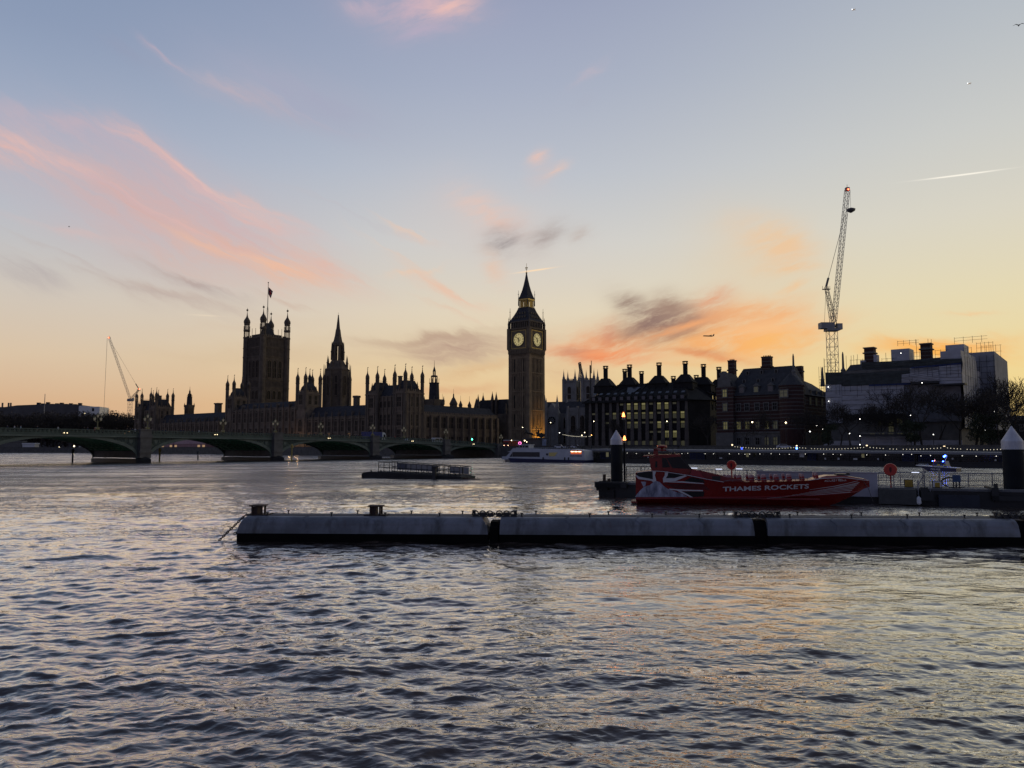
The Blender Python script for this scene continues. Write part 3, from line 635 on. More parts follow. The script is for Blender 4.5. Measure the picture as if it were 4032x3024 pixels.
def dial(loc, rz):
    f = MB(); f.loft([[(CR * math.cos(2 * math.pi * i / 40), -.02, CR * math.sin(2 * math.pi * i / 40)) for i in range(40)], [(CR * math.cos(2 * math.pi * i / 40), .05, CR * math.sin(2 * math.pi * i / 40)) for i in range(40)]])
    d = part('clock_face', f, DIAL, bt, loc, rz)
    g = MB()
    def ring(r0, r1, y0=-.07):
        for i in range(40):
            a, b = 2 * math.pi * i / 40, 2 * math.pi * (i + 1) / 40
            g.loft([[(r * math.cos(t_), y, r * math.sin(t_)) for r, t_ in ((r0, a), (r1, a), (r1, b), (r0, b))] for y in (y0, -.02)])
    ring(CR - .05, CR + .3, -.2); ring(2.55, 2.67); ring(3.2, 3.27)
    for k in range(12):
        a = k * math.pi / 6; c, s_ = math.cos(a), math.sin(a)
        for o_ in ((-.16, .0, .16) if k % 3 else (-.22, -.07, .07, .22)):
            p0 = (2.7 * c - o_ * s_, -.05, 2.7 * s_ + o_ * c); p1 = (3.18 * c - o_ * s_, -.05, 3.18 * s_ + o_ * c); g.tube(p0, p1, .045, 4)
        g.tube((.5 * c, -.05, .5 * s_), (2.55 * c, -.05, 2.55 * s_), .035, 4)
    ring(1.2, 1.27); part('dial_ring', g, IRON, d)
    def hand(name, ang, ln, w_):
        a = R(90 - ang); u = Vector((math.cos(a), 0, math.sin(a))); v = Vector((-u.z, 0, u.x)); P = lambda s_, t_: tuple(u * s_ + v * t_)
        h = MB(); h.loft([[(x, y, z) for x, _, z in (P(-.9, w_), P(-.9, -w_), P(ln * .75, -w_ * .8), P(ln, 0), P(ln * .75, w_ * .8))] for y in (-.16, -.1)]); part(name, h, IRON, d)
    hand('minute_hand', -50, 3.3, .16); hand('hour_hand', 176, 2.1, .26)
    fr = MB(); s_ = 4.7
    for a, b in (((-s_, s_), (s_, s_ + .25)), ((-s_, -s_ - .25), (s_, -s_)), ((-s_ - .25, -s_ - .25), (-s_, s_ + .25)), ((s_, -s_ - .25), (s_ + .25, s_ + .25))): fr.box(a[0], b[0], -.15, 0, a[1], b[1])
    part('dial_frame', fr, GOLD, d, (0, .06, 0))
dial((0, -BH - .42, 62.6), 0); dial((BH + .42, 0, 62.6), R(90))
a_ = MB(); a_.box(-6.1, 6.1, -6.1, 6.1, 69, 72.6)
for k in range(10):
    x = -6.6 + 13.2 * k / 9; a_.cbox(x, -6.6, 69, 72.2, .28); a_.cbox(6.6, x, 69, 72.2, .28); a_.cbox(x, 6.6, 69, 72.2, .28); a_.cbox(-6.6, x, 69, 72.2, .28)
a_.box(-7.0, 7.0, -7.0, 7.0, 72.2, 72.9); part('belfry', a_, STONE2, bt)
part('lower_roof', MB().sq([(7.0, 72.9), (6.3, 74), (5.05, 76.4), (4.05, 78.6), (3.4, 80.4), (3.4, 80.8)]), SLATE, bt)
dm = MB().prism([(-.4, 0), (.4, 0), (.4, .7), (0, 1.2), (-.4, .7)], -.35, .6).mesh('dormer', mat('dull gilt dormer', (.16, .13, .08), .7, .3, 2))
for z, r_2, n_ in ((74.6, 6.0, 5), (76.9, 4.85, 4)):
    for k in range(n_):
        x = (k - (n_ - 1) / 2) * 1.7; part('dormer', dm, None, bt, (x, -r_2, z)); part('dormer', dm, None, bt, (r_2, x, z), R(90))
l_ = MB().box(-2.0, 2.0, -2.0, 2.0, 80.8, 81.5)
for k in range(6):
    x = -2.9 + 5.8 * k / 5
    for q in ((x, -2.9), (2.9, x), (x, 2.9), (-2.9, x)): l_.cbox(q[0], q[1], 80.8, 84.9, .2)
l_.box(-3.3, 3.3, -3.3, 3.3, 84.9, 85.7); l_.lathe([(1.5, 81.5), (1.5, 84.9)], 8); part('lantern', l_, GOLD, bt)
part('spire', MB().sq([(3.4, 85.7), (2.7, 87.4), (1.85, 90.4), (1.2, 93.6), (.65, 97), (.28, 99.8), (.25, 100.2)]), SLATE, bt)
fn = MB().ball((0, 0, 100.6), .55, 8, 5).tube((0, 0, 101), (0, 0, 106), .1, 5).ball((0, 0, 103), .28, 6, 4)
fn.box(-.9, .9, -.06, .06, 103.5, 103.75); fn.box(-.06, .06, -.9, .9, 103.5, 103.75)
for a in range(4): fn.tube((.9 * math.cos(a * 1.571), .9 * math.sin(a * 1.571), 103.6), (.2 * math.cos(a * 1.571), .2 * math.sin(a * 1.571), 102.2), .07, 4)
part('finial', fn, GOLD, bt)
tp = MB().sq([(.4, 0), (.4, 2.2), (.5, 2.2), (.1, 4.8), (.05, 6.4)]); tp.box(-.4, .4, -.05, .05, 5.2, 5.4); tpm = tp.mesh('pinnacle', STONED)
tp2 = MB().sq([(.16, 0), (.16, 1), (.1, 5), (.05, 8.6)]); tp2.box(-.45, .45, -.05, .05, 6.3, 6.5); tp2m = tp2.mesh('pinnacle', IRON)
for x, y in ((-1, -1), (1, -1), (1, 1), (-1, 1)):
    part('pinnacle', tpm, None, bt, (x * (BH + .3), y * (BH + .3), 69)); part('pinnacle', tp2m, None, bt, (x * 6.5, y * 6.5, 72.0)); part('pinnacle', tp2m, None, bt, (x * 3.2, y * 3.2, 82))
# the amber floodlight washing the foot of its right side
flp = Vector((ctr.x, ctr.y, 0)) + PX * (BH + 7) + PY * .5
fl = bpy.data.lights.new('floodlight', 'SPOT'); fl.energy = 15000; fl.color = (1, .50, .07); fl.spot_size = R(72); fl.spot_blend = .35; fl.shadow_soft_size = .4
flt = thing('floodlight', 'amber floodlight on the ground at the right foot of the clock tower', 'floodlight', (flp.x, flp.y, GZ), PR)
part('lamp_housing', MB().box(-.3, .3, -.4, .4, .1, .7).box(-.05, .05, -.3, .3, 0, .1), IRON, flt)
flo = link('lamp_light', fl, flt, (-.45, 0, .5)); flo.rotation_euler = Vector((-1, 0, .95)).to_track_quat('-Z', 'Y').to_euler()

# hall roof behind, left of the clock tower
p = at(1968, 1700, 468); hl = thing('great_hall', 'steep grey hall roof with pinnacles just left of the clock tower', 'building', (p.x, p.y, 0), PR)
part('wall', MB().box(-12, 14, -9, 9, GZ, 24), STONE2, hl)
part('roof', MB().prism([(-12, 24), (14, 24), (12, 32.6), (-9, 32.6)], -8, 8), SLATE, hl)
part('gable', MB().prism([(-12, 20), (-3, 20), (-7.5, 33.5)], -13.5, -13), STONED, hl)
for x, y, zt in ((-6, -13.3, 36), (1.5, -9, 37.6), (4.5, -9, 37.2), (12, -9, 31), (-12, -13, 30)): part('pinnacle', MB().sq([(.55, 18), (.55, zt - 5.5), (.75, zt - 5.4), (.1, zt - .8), (.05, zt)]), STONED, hl, (x, y, 0))
p = at(1902, 1700, 470); one('roof_spirelet', MB().lathe([(2.1, 20), (2.1, 27.5), (2.4, 27.6), (.15, 36), (.05, 37.6)], 8), SLATE, 'dark cone spirelet left of the hall roof by the clock tower', 'spirelet', (p.x, p.y, 0), PR)
# church right of the clock tower
p = at(2215, 1700, 520); ch = thing('stone_church', 'long gothic church with flying pinnacles between clock tower and abbey towers', 'church', (p.x, p.y, 0), R(-20))
part('wall', MB().box(-16, 17, 0, 16, GZ, 27).box(-10, -2, -5, 0, GZ, 27), PALES, ch)
part('roof', MB().prismx([(1, 27), (15, 27), (8, 35.5)], -16, 17), SLATE, ch)
part('gable', MB().prism([(-10.5, 27), (-1.5, 27), (-6, 34)], -5.2, 4), PALES, ch)
rw = MB(); rw.mi = 1; rw.lathe([(3.1, 0), (3.1, .1)], 20); rw.mi = 0
for i in range(10): rw.tube((0, 0, .15), (3.1 * math.cos(i * .6283), 3.1 * math.sin(i * .6283), .15), .16, 4); rw.tube((3.1 * math.cos(i * .6283), 3.1 * math.sin(i * .6283), .15), (3.1 * math.cos((i + 1) * .6283), 3.1 * math.sin((i + 1) * .6283), .15), .2, 4); rw.tube((1.6 * math.cos(i * .6283), 1.6 * math.sin(i * .6283), .15), (1.6 * math.cos((i + 1) * .6283), 1.6 * math.sin((i + 1) * .6283), .15), .12, 4)
rw = rw.mesh('window', [PALES, GLASSD]); o = part('window', rw, None, ch, (-6, -5.02, 22)); o.rotation_euler = (R(90), 0, 0)
cwn = gwin(2.0, 6, 2, True, 1)
for x in (2, 6.5, 11, 15): part('window', cwn, None, ch, (x, 0, 17)); part('window', cwn, None, ch, (x, 0, 7))
for x, y, zt in ((-13, 2, 40), (-9.8, -5, 37.5), (-2.2, -5, 39.5), (4, -3, 31), (9, -3, 31), (13.5, -3, 30), (-15.5, -1, 34), (.8, 8, 40)):
    part('pinnacle', MB().sq([(.9, GZ), (.9, zt - 9), (1.1, zt - 8.8), (.1, zt - .8), (.05, zt)]), PALES, ch, (x, y, 0))
p = at(2272, 1700, 500); cb2 = thing('stone_chapel', 'pale square stone block with tall windows below the abbey towers', 'chapel', (p.x, p.y, 0), R(-20))
part('wall', MB().box(-6, 6.5, 0, 12, GZ, 30).box(-6.3, 6.8, -.3, 0, 25, 25.6), PALES, cb2)
for x in (-2.6, 3.6): part('window', gwin(2.6, 9, 3, True, 1), None, cb2, (x, 0, 14))
for x in (-6, .5, 6.5): part('buttress', MB().box(x - .6, x + .6, -1, 0, GZ, 31), PALES, cb2)
# abbey towers
ab = thing('abbey', 'pale twin abbey towers with pinnacles behind the glass-fronted offices', 'church', at(2288, 1700, 640) * 1, R(-24)); ab.location.z = 0
for x in (-8.2, 8.2):
    w = MB().box(x - 5.4, x + 5.4, -5.4, 5.4, GZ, 60)
    for z in (42, 48, 58.5): w.box(x - 5.8, x + 5.8, -5.8, 5.8, z, z + .6)
    for sx in (-1, 1):
        for sy in (-1, 1): w.cbox(x + sx * 5, sy * 5, GZ, 61, 1.1)
    crenel(w, x - 5.4, x + 5.4, -5.2, 60, 1.2, 1.6); part('tower', w, PALES, ab)
    for sx in (-1, 1):
        for sy in (-1, 1): part('pinnacle', MB().lathe([(1.1, 61), (1.2, 62), (.7, 63.4), (.1, 68.2), (.05, 69.4)], 8), PALES, ab, (x + sx * 5, sy * 5, 0))
    part('window', gwin(2.6, 8.5, 3, True, 1), None, ab, (x, -5.4, 44.5)); part('window', gwin(2.6, 8.5, 3, True, 1), None, ab, (x + 5.4, 0, 44.5), R(90))
part('nave', MB().box(-12, 12, 3, 60, GZ, 34), PALES, ab)
# ---------------------------------------------------------------- offices right of the clock tower
def frame(px0, Y0, px1, Y1, py=1700):
    a = at(px0, py, Y0); b = at(px1, py, Y1); a.z = b.z = 0
    return a, math.atan2(b.y - a.y, b.x - a.x), (b - a).length
def col(px, O, an, yl=0.0, py=1700):
    """local x where a photo column meets the plane y = yl of a frame"""
    ux = Vector((math.cos(an), math.sin(an), 0)); uy = Vector((-math.sin(an), math.cos(an), 0)); A = O + uy * yl; d = ray(px, py)
    return (A.y * d.x - A.x * d.y) / (ux.x * d.y - ux.y * d.x)
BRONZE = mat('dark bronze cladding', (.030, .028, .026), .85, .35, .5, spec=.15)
PIERST = mat('pinkish sandstone pier', (.13, .11, .095), .9, .25, .6)
def litg(n, c, e): return glow(n, c, e)
LITS = [GLASSD, litg('dim office glass', (.75, .70, .30), .035), litg('lit office glass', (.80, .72, .24), .10), litg('bright office glass', (.95, .86, .34), .17)]
O, an, LN = frame(2304, 331, 2713, 310)
ph = thing('office_block', 'dark bronze-roofed office block with rows of lit windows and many tall chimneys', 'office building', O, an)
fp = [(0, 0), (LN, 0), (LN + 7, 7), (LN + 7, 62), (0, 62)]
w = MB().prismz(fp, GZ, 23.3); EZ = 23.3
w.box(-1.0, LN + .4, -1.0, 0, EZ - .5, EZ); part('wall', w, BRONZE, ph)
rf = MB()
top = [(12, 12), (LN - 5, 12), (LN - 4, 15), (LN - 4, 35), (12, 35)]
base = [(-1, -1), (LN + .5, -1), (LN + 8, 7), (LN + 8, 47), (-1, 47)]
rf.loft([[(x, y, EZ) for x, y in base], [(x, y, 31.6) for x, y in top]])
for k in range(15):
    x = LN * k / 14; xt = min(max(x * .72 + 8, 12), LN - 5)
    rf.tube((x, -1.1, EZ), (xt, 11.9, 31.7), .22, 4)
for k in range(9): y = 8 + 38 * k / 8; rf.tube((LN + 8.1, y, EZ), (LN - 3.9, 15 + 20 * k / 8, 31.7), .22, 4)
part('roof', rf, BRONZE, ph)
pm = MB().loft([[(-.85, -.9, GZ), (.85, -.9, GZ), (.85, .02, GZ), (-.85, .02, GZ)], [(-.5, -.55, 22.8), (.5, -.55, 22.8), (.5, .02, 22.8), (-.5, .02, 22.8)]])
for z in (7.4, 11.4, 15.4, 19.3): pm.cbox(0, -.8 + (z - 8) * .016, z - .4, z + .4, .55, .2)
pm = pm.mesh('stone_pier', PIERST)
def owin(w, h, g, name='window'):
    m = MB(); m.mi = 0; m.box(-w / 2 - .1, w / 2 + .1, -.3, .01, h, h + .15); m.box(-w / 2 - .1, -w / 2, -.25, .01, 0, h); m.box(w / 2, w / 2 + .1, -.25, .01, 0, h)
    m.box(-w / 2, w / 2, -.25, .01, -.25, 0); m.box(-w / 2, w / 2, -.2, .01, h * .66, h * .72)
    for x in (-w / 6, w / 6): m.box(x - .04, x + .04, -.16, .01, 0, h * .66)
    m.mi = 1; m.box(-w / 2, w / 2, -.1, .005, 0, h * .66); m.mi = 2; m.box(-w / 2, w / 2, -.1, .005, h * .72, h)
    return m.mesh(name, [BRONZE, LITS[max(0, g - 1)] if g else GLASSD, LITS[g]])
OW = [owin(1.5, 2.7, g) for g in range(4)]
cols = [465, 550, 645, 740, 835, 930, 1025, 1125, 1225, 1330, 1430, 1535, 1640]
lit = ["0000122212210".replace('2', '3'), "1012132221223", "0010022113112", "0000000011330", "0000000000000"]
cx_ = [col(2200 + c * .29837, O, an) for c in cols]
for r_i, z in enumerate((19.7, 15.9, 12.0, 8.1)):
    for k, x in enumerate(cx_): part('window', OW[int(lit[r_i][k])], None, ph, (x, 0, z))
for a, b in zip([2 * cx_[0] - cx_[1]] + cx_, cx_ + [2 * cx_[-1] - cx_[-2]]): part('stone_pier', pm, None, ph, ((a + b) / 2, 0, 0))
arc = MB(); arc.mi = 0; arc.box(-1.6, -1.35, -.3, .01, 0, 2); arc.box(1.35, 1.6, -.3, .01, 0, 2); arc.mi = 1; arc.prism([(-1.3, 0), (1.3, 0), (1.3, 1.9), (.8, 2.4), (0, 2.6), (-.8, 2.4), (-1.3, 1.9)], -.12, 0)
arc = arc.mesh('shop_window', [BRONZE, LITS[1]])
for k, x in enumerate(cx_[4:]): part('shop_window', arc, None, ph, (x, 0, 4.2))
aw = MB(); aw.mi = 0; aw.box(-.95, .95, -.5, 1.2, 0, 1.9); aw.mi = 1; aw.box(-.7, .7, -.53, -.5, .25, 1.7); aw.loft([[(-.7, .45, 2.75), (.7, .45, 2.75), (.75, 1.6, 3.55), (-.5, 1.6, 3.55)], [(-.7, .4, 2.8), (.7, .4, 2.8), (.75, 1.55, 3.6), (-.5, 1.55, 3.6)]])
SKYG = mat('sky-facing glass', (.05, .055, .065), .08, .1, 1, spec=.9)
aw = aw.mesh('attic_window', [BRONZE, SKYG])
for x in cx_: part('attic_window', aw, None, ph, (x, .2, EZ + .3))
for k in range(6):
    y = 11 + 32 * k / 5; part('attic_window', aw, None, ph, (LN + 7 - .3, y, EZ + .3), R(90)); part('window', OW[1 if k in (1, 4) else 0], None, ph, (LN + 7, y, 19.7), R(90)); part('window', OW[0], None, ph, (LN + 7, y, 14), R(90))
part('roof_light', MB().loft([[(17.3, 4.95, 27.3), (20.5, 4.95, 27.3), (22.4, 8.3, 29.7), (16.6, 8.3, 29.7)], [(17.3, 4.75, 27.4), (20.5, 4.75, 27.4), (22.4, 8.1, 29.8), (16.6, 8.1, 29.8)]]), SKYG, ph)
ZC = 39.9
cm = MB().sq([(4.1, -3), (3.9, 0.2), (2.4, 2.4), (1.5, 3.6)]).sq([(4.3, -.1), (4.3, .25)]).lathe([(1.0, 3.4), (1.0, 8.0)], 12)
for i in range(6): a = i * math.pi / 3 + .3; cm.cbox(.95 * math.cos(a), .95 * math.sin(a), 8.0, 9.0, .13)
cm.lathe([(1.22, 7.9), (1.22, 8.15)], 12).lathe([(1.2, 8.95), (1.25, 9.25)], 12); cm = cm.mesh('chimney', BRONZE)
cm2 = MB().lathe([(1.0, -6), (1.0, 8.0)], 12)
for i in range(6): a = i * math.pi / 3 + .3; cm2.cbox(.95 * math.cos(a), .95 * math.sin(a), 8.0, 9.0, .13)
cm2.lathe([(1.22, 7.9), (1.22, 8.15)], 12).lathe([(1.2, 8.95), (1.25, 9.25)], 12); cm2 = cm2.mesh('chimney', BRONZE)
for px_, yl, tp_, big in ((2387, 12, 1441, 1), (2482, 13, 1436, 1), (2599, 12.5, 1428, 1), (2703, 12, 1422, 1), (2775, 24, 1434, 1), (2836, 38, 1445, 1), (2463, 36, 1453, 0), (2529, 37, 1462, 0), (2655, 36, 1481, 0), (2746, 38, 1477, 0), (2856, 44, 1463, 0)):
    x = col(px_, O, an, yl); wp = O + Vector((math.cos(an), math.sin(an), 0)) * x + Vector((-math.sin(an), math.cos(an), 0)) * yl
    part('chimney', cm if big else cm2, None, ph, (x, yl, zat(tp_, wp.y) - 9.25))
# banded brick police offices
BRICK = bpy.data.materials.new('brick banded with pale stone'); BRICK.use_nodes = True
def bandmat(m, c1, c2, per, frac, z0):
    t = m.node_tree; b = t.nodes['Principled BSDF']; b.inputs['Roughness'].default_value = .9
    g = t.nodes.new('ShaderNodeNewGeometry'); sp = t.nodes.new('ShaderNodeSeparateXYZ'); t.links.new(g.outputs['Position'], sp.inputs[0])
    def mm(op, x, y):
        n = t.nodes.new('ShaderNodeMath'); n.operation = op
        for i, v in enumerate((x, y)):
            if isinstance(v, (int, float)): n.inputs[i].default_value = v
            else: t.links.new(v, n.inputs[i])
        return n.outputs[0]
    fr_ = mm('FRACT', mm('DIVIDE', sp.outputs[2], per), 0); k = mm('GREATER_THAN', mm('ABSOLUTE', mm('SUBTRACT', fr_, .5), 0), .5 - frac / 2)
    k = mm('MULTIPLY', k, mm('GREATER_THAN', sp.outputs[2], z0))
    nz = t.nodes.new('ShaderNodeTexNoise'); nz.inputs['Scale'].default_value = .8; nz.inputs['Detail'].default_value = 5
    r = t.nodes.new('ShaderNodeValToRGB'); r.color_ramp.elements[0].color = (*[x * .6 for x in c1], 1); r.color_ramp.elements[1].color = (*c1, 1); t.links.new(g.outputs['Position'], nz.inputs['Vector']); t.links.new(nz.outputs['Fac'], r.inputs[0])
    mx = t.nodes.new('ShaderNodeMix'); mx.data_type = 'RGBA'; t.links.new(k, mx.inputs[0]); t.links.new(r.outputs[0], mx.inputs[6]); mx.inputs[7].default_value = (*c2, 1)
    t.links.new(mx.outputs[2], b.inputs['Base Color'])
bandmat(BRICK, (.064, .026, .022), (.105, .092, .082), 1.3, .26, 9.5)
LEAD = mat('dark roof slates', (.045, .045, .048), .8, .4, .8)
O, an, LN = frame(2868, 281, 3112, 266)
ns = thing('brick_office', 'red brick office banded with white stone, striped chimneys and steep roof', 'building', O, an)
w = MB().box(0, LN + 2, 0, 38, 9.4, 22.6); part('wall', w, BRICK, ns)
part('stone_base', MB().box(-.3, LN + 2.3, -.3, 38, GZ, 9.397).box(-.6, LN + 2.6, -.6, -.3, 9.0, 9.6), CONC, ns)
part('roof', MB().loft([[(-.6, -.6, 22.603), (LN + 2.6, -.6, 22.603), (LN + 2.6, 14.6, 22.603), (-.6, 14.6, 22.603)], [(3.5, 6.4, 33), (LN - .5, 6.4, 33), (LN - .5, 7.6, 33), (3.5, 7.6, 33)]])
     .loft([[(LN - 11.4, 13, 22.603), (LN + 2.6, 13, 22.603), (LN + 2.6, 38.6, 22.603), (LN - 11.4, 38.6, 22.603)], [(LN - 5, 13, 30), (LN - 4, 13, 30), (LN - 4, 33, 28.2), (LN - 5, 33, 28.2)]]), LEAD, ns)
def tower_round(cx, cy, r, zt, zc, name):
    m = MB().lathe([(r, GZ), (r, zt)], 16, cx, cy); m.lathe([(r + .3, zt), (r + .3, zt + .4)], 16, cx, cy); tw = part(name, m, BRICK, ns)
    part('conical_roof', MB().lathe([(r + .35, zt + .4), (r * .7, zt + (zc - zt) * .35), (.25, zt + (zc - zt) * .8), (.06, zc)], 16, cx, cy), LEAD, tw); return tw
tr = tower_round(LN + .5, .8, 4.1, 25.0, 31.2, 'corner_turret')
x0 = col(2831, O, an, 0); x1 = col(2898, O, an, 0)
lt = part('corner_tower', MB().box(x0, x1 - .1, -1.6, 8, 9.4, 26.2), BRICK, ns)
part('stone_base', MB().box(x0 - .3, x1 - .3, -1.9, 8, GZ, 9.397), CONC, ns)
gx = (x0 + x1) / 2 - .3
part('gable', MB().prism([(gx - 2.5, 26.2), (gx + 2.5, 26.2), (gx + 2.4, 29.4), (gx + 1.4, 29.7), (gx + 1.2, 31.2), (gx, 31.9), (gx - 1.2, 31.2), (gx - 1.4, 29.7), (gx - 2.4, 29.4)], -1.4, -.2), CONC, lt)
part('roof', MB().prism([(x0, 26.2), (x1, 26.2), ((x0 + x1) / 2, 31.5)], -1, 8), LEAD, lt)
chm = MB().box(-1.6, 1.6, -1.2, 1.2, 0, 12.2); chm.box(-1.9, 1.9, -1.5, 1.5, 8.6, 9.1); chm.box(-1.75, 1.75, -1.35, 1.35, 12.2, 12.6)
chm1 = MB().box(-1.2, 1.2, -1.1, 1.1, 0, 12.2); chm1.box(-1.5, 1.5, -1.4, 1.4, 8.6, 9.1); chm1.box(-1.35, 1.35, -1.25, 1.25, 12.2, 12.6)
for i in range(5): chm.tube((-1.2 + i * .6, 0, 12.6), (-1.2 + i * .6, 0, 13.1), .16, 6); chm1.tube((-.8 + i * .4, 0, 12.6), (-.8 + i * .4, 0, 13.1), .13, 6)
for px_, yl, tp_, m_ in ((2889, 7, 1414, chm1), (3028, 7, 1399, chm)):
    x = col(px_, O, an, yl); wy = O.y + math.sin(an) * x + math.cos(an) * yl; part('chimney', m_, BRICK, ns, (x, yl, zat(tp_, wy) - 13.1))
x = col(3157, O, an, 12); part('chimney', MB().box(-1, 1, -1, 1, 20, 33.2).box(-1.2, 1.2, -1.2, 1.2, 31, 31.5), BRICK, ns, (x, 12, 0))
part('chimney', MB().sq([(1.0, 24), (1.0, 30.6), (1.3, 30.7), (1.3, 31.6)]), CONC, ns, (col(2856, O, an, 3), 3, 0))
og = MB().lathe([(2.4, 22), (2.4, 31.6), (2.7, 31.8), (2.6, 32.4), (2.75, 33.4), (2.2, 34.8), (1.1, 36), (.75, 37), (.95, 37.2), (.4, 38), (.3, 42.6), (.12, 43.6)], 12).mesh('ogee_turret', CONC)
x = col(3132, O, an, 4); part('ogee_turret', og, None, ns, (x, 4, zat(1393, O.y + math.sin(an) * x + 3) - 43.6))
x = LN + .6; part('stone_spike', MB().lathe([(.9, 26), (.7, 28.3), (.95, 28.4), (.6, 28.8), (.25, 33.2)], 8), CONC, ns, (x, 31.5, 1.0))
dm = MB(); dm.mi = 0; dm.box(-1.0, 1.0, 0, 2.6, 0, 3.2); dm.prism([(-1.25, 3.2), (1.25, 3.2), (0, 4.2)], -.2, 3); dm.mi = 1; dm.box(-.7, .7, -.04, 0, .3, 2.9)
dA, dB = dm.mesh('dormer', [CONC, LITS[1]]), dm.mesh('dormer', [CONC, SKYG])
for px_, m_ in ((2923, dB), (2980, dA), (3037, dB)): part('dormer', m_, None, ns, (col(px_, O, an), .2, 22.7))
ds = MB(); ds.mi = 0; ds.box(-.6, .6, 0, 1.8, 0, 1.5); ds.mi = 1; ds.box(-.3, .3, -.03, 0, .2, 1.3); ds = ds.mesh('dormer', [CONC, GLASSD])
for px_ in (2934, 2990, 3048): part('dormer', ds, None, ns, (col(px_, O, an, 2.6), 2.7, 27.2))
for px_ in (2948, 3004, 3062): part('dormer', ds, None, ns, (col(px_, O, an, 4.6), 4.7, 30.4))
def bwin(w, h, g):
    m = MB(); m.mi = 0
    for a in ((-w / 2 - .3, -w / 2, 0, h), (w / 2, w / 2 + .3, 0, h), (-w / 2 - .3, w / 2 + .3, -.35, 0), (-w / 2 - .4, w / 2 + .4, h, h + .4)): m.box(a[0], a[1], -.2, .01, a[2], a[3])
    m.box(-.07, .07, -.15, .01, 0, h); m.box(-w / 2, w / 2, -.12, .01, h * .55, h * .62); m.mi = 1; m.box(-w / 2, w / 2, -.06, .005, 0, h); return m.mesh('window', [CONC, LITS[g]])
bw0, bw1, bw2 = bwin(1.4, 2.4, 0), bwin(1.4, 2.5, 1), bwin(1.5, 2.6, 2)
for px_, g in ((2910, 2), (2944, 2), (2984, 1), (3020, 2), (3054, 1), (3085, 0)):
    x = col(px_, O, an); part('window', (bw0, bw1, bw2)[g], None, ns, (x, 0, 10.6)); part('window', bw0, None, ns, (x, 0, 17.2)); part('window', bw1 if px_ in (3020, 3054) else bw0, None, ns, (x, -.3, 5))
for z, m_ in ((22.4, bw2), (17.4, bw1), (10.6, bw2)): part('window', m_, None, ns, (gx + .4, -1.6, z))
for y in (8, 14, 20, 26, 31): part('window', bw1 if y > 10 else bw0, None, ns, (LN + 2, y, 19.4), R(90)); part('window', bw0, None, ns, (LN + 2, y, 13), R(90)); part('dormer', ds, None, ns, (LN + 2.4, y, 23.2), R(90))
tw_ = bwin(3.0, 2.2, 1); part('window', tw_, None, ns, (LN - .6, -3.35, 21.4), R(-12))

# the block wrapped in scaffold sheeting
SHEET = mat('white scaffold sheeting', (.43, .43, .46), .6, .25, .25, bump=.5, stretch=(1, 1, 3))
NET = mat('dark green debris netting', (.055, .062, .060), .9, .35, .6)
BLUE = mat('blue tarpaulin', (.03, .05, .16), .6, .3, .5)
BOARD = mat('scaffold boards', (.20, .16, .11), .9, .3, 1.5)
O, an, LN = frame(3255, 261.2, 3797, 235)
sf = thing('scaffolded_building', 'large building wrapped in white scaffold sheeting and dark netting at the right', 'building', O, an)
part('wall', MB().box(1, LN - 1, 1.5, 47, GZ, 29.3), CONC, sf)
X = lambda px_: col(px_, O, an); Zs = lambda py_, x: zat(py_, O.y + math.sin(an) * x)
def sheet(name, pxa, pxb, pya, pyb, y, m, lab, yy=.12):
    a, b = X(pxa), X(pxb); p_ = MB(); n = max(2, int((b - a) / 2.0)); rr = random.Random(pxa)
    zt0, zt1, zb0, zb1 = Zs(pya[0], a), Zs(pya[1], b), Zs(pyb[0], a), Zs(pyb[1], b); rows = 6
    P = lambda i, j: (a + (b - a) * i / n, y + (rr.uniform(-.12, .12)), zb0 + (zb1 - zb0) * i / n + ((zt0 - zb0) + ((zt1 - zb1) - (zt0 - zb0)) * i / n) * j / rows)
    g = [[P(i, j) for j in range(rows + 1)] for i in range(n + 1)]
    for i in range(n):
        for j in range(rows): p_.add([g[i][j], g[i + 1][j], g[i + 1][j + 1], g[i][j + 1]], [(0, 1, 2, 3)])
    p_.mi = 1
    for j in range(1, rows):
        if m is SHEET: p_.path([(x_, y_ - .1, z_) for x_, y_, z_ in (g[i][j] for i in range(n + 1))], .05, 4)
    p_.mi = 0
    p_.box(a, b, y + .15, y + yy + .15, min(zb0, zb1) + .2, min(zt0, zt1) - .2)
    return part(name, p_, [m, CONC], sf, label=lab)
sheet('sheeting', 3256, 3320, (1515, 1513), (1668, 1665), -.1, SHEET, 'clean lower left sheet')
sheet('sheeting', 3321, 3566, (1520, 1513), (1632, 1628), 0, SHEET, 'wide lower sheet with creases')
sheet('sheeting', 3566, 3790, (1512, 1516), (1640, 1660), .4, mat('darker grey sheeting', (.20, .20, .215), .8, .3, .3, bump=.4), 'darker grey sheet behind the bare trees')  # given a darker grey than the white sheets beside it
sheet('sheeting', 3560, 3708, (1476, 1456), (1507, 1502), -.5, SHEET, 'upper sheet with a slanting lower edge')
sheet('sheeting', 3592, 3708, (1450, 1436), (1478, 1456), .1, SHEET, 'round-cornered top sheet')
sheet('sheeting', 3708, 3797, (1436, 1430), (1512, 1511), -.2, SHEET, 'square sheet at the near corner')
sheet('netting', 3324, 3592, (1473, 1458), (1518, 1511), -.25, NET, 'band of dark netting')
sheet('netting', 3258, 3324, (1467, 1466), (1515, 1514), -.3, NET, 'black netting at the top left')
sheet('tarpaulin', 3430, 3600, (1515, 1508), (1521, 1514), -.6, BLUE, 'blue strip under the netting')
sheet('wooden_screen', 3326, 3600, (1461, 1448), (1473, 1458), .2, CONC, None)
sheet('fascia', 3400, 3797, (1426, 1410), (1448, 1430), .8, NET, None)
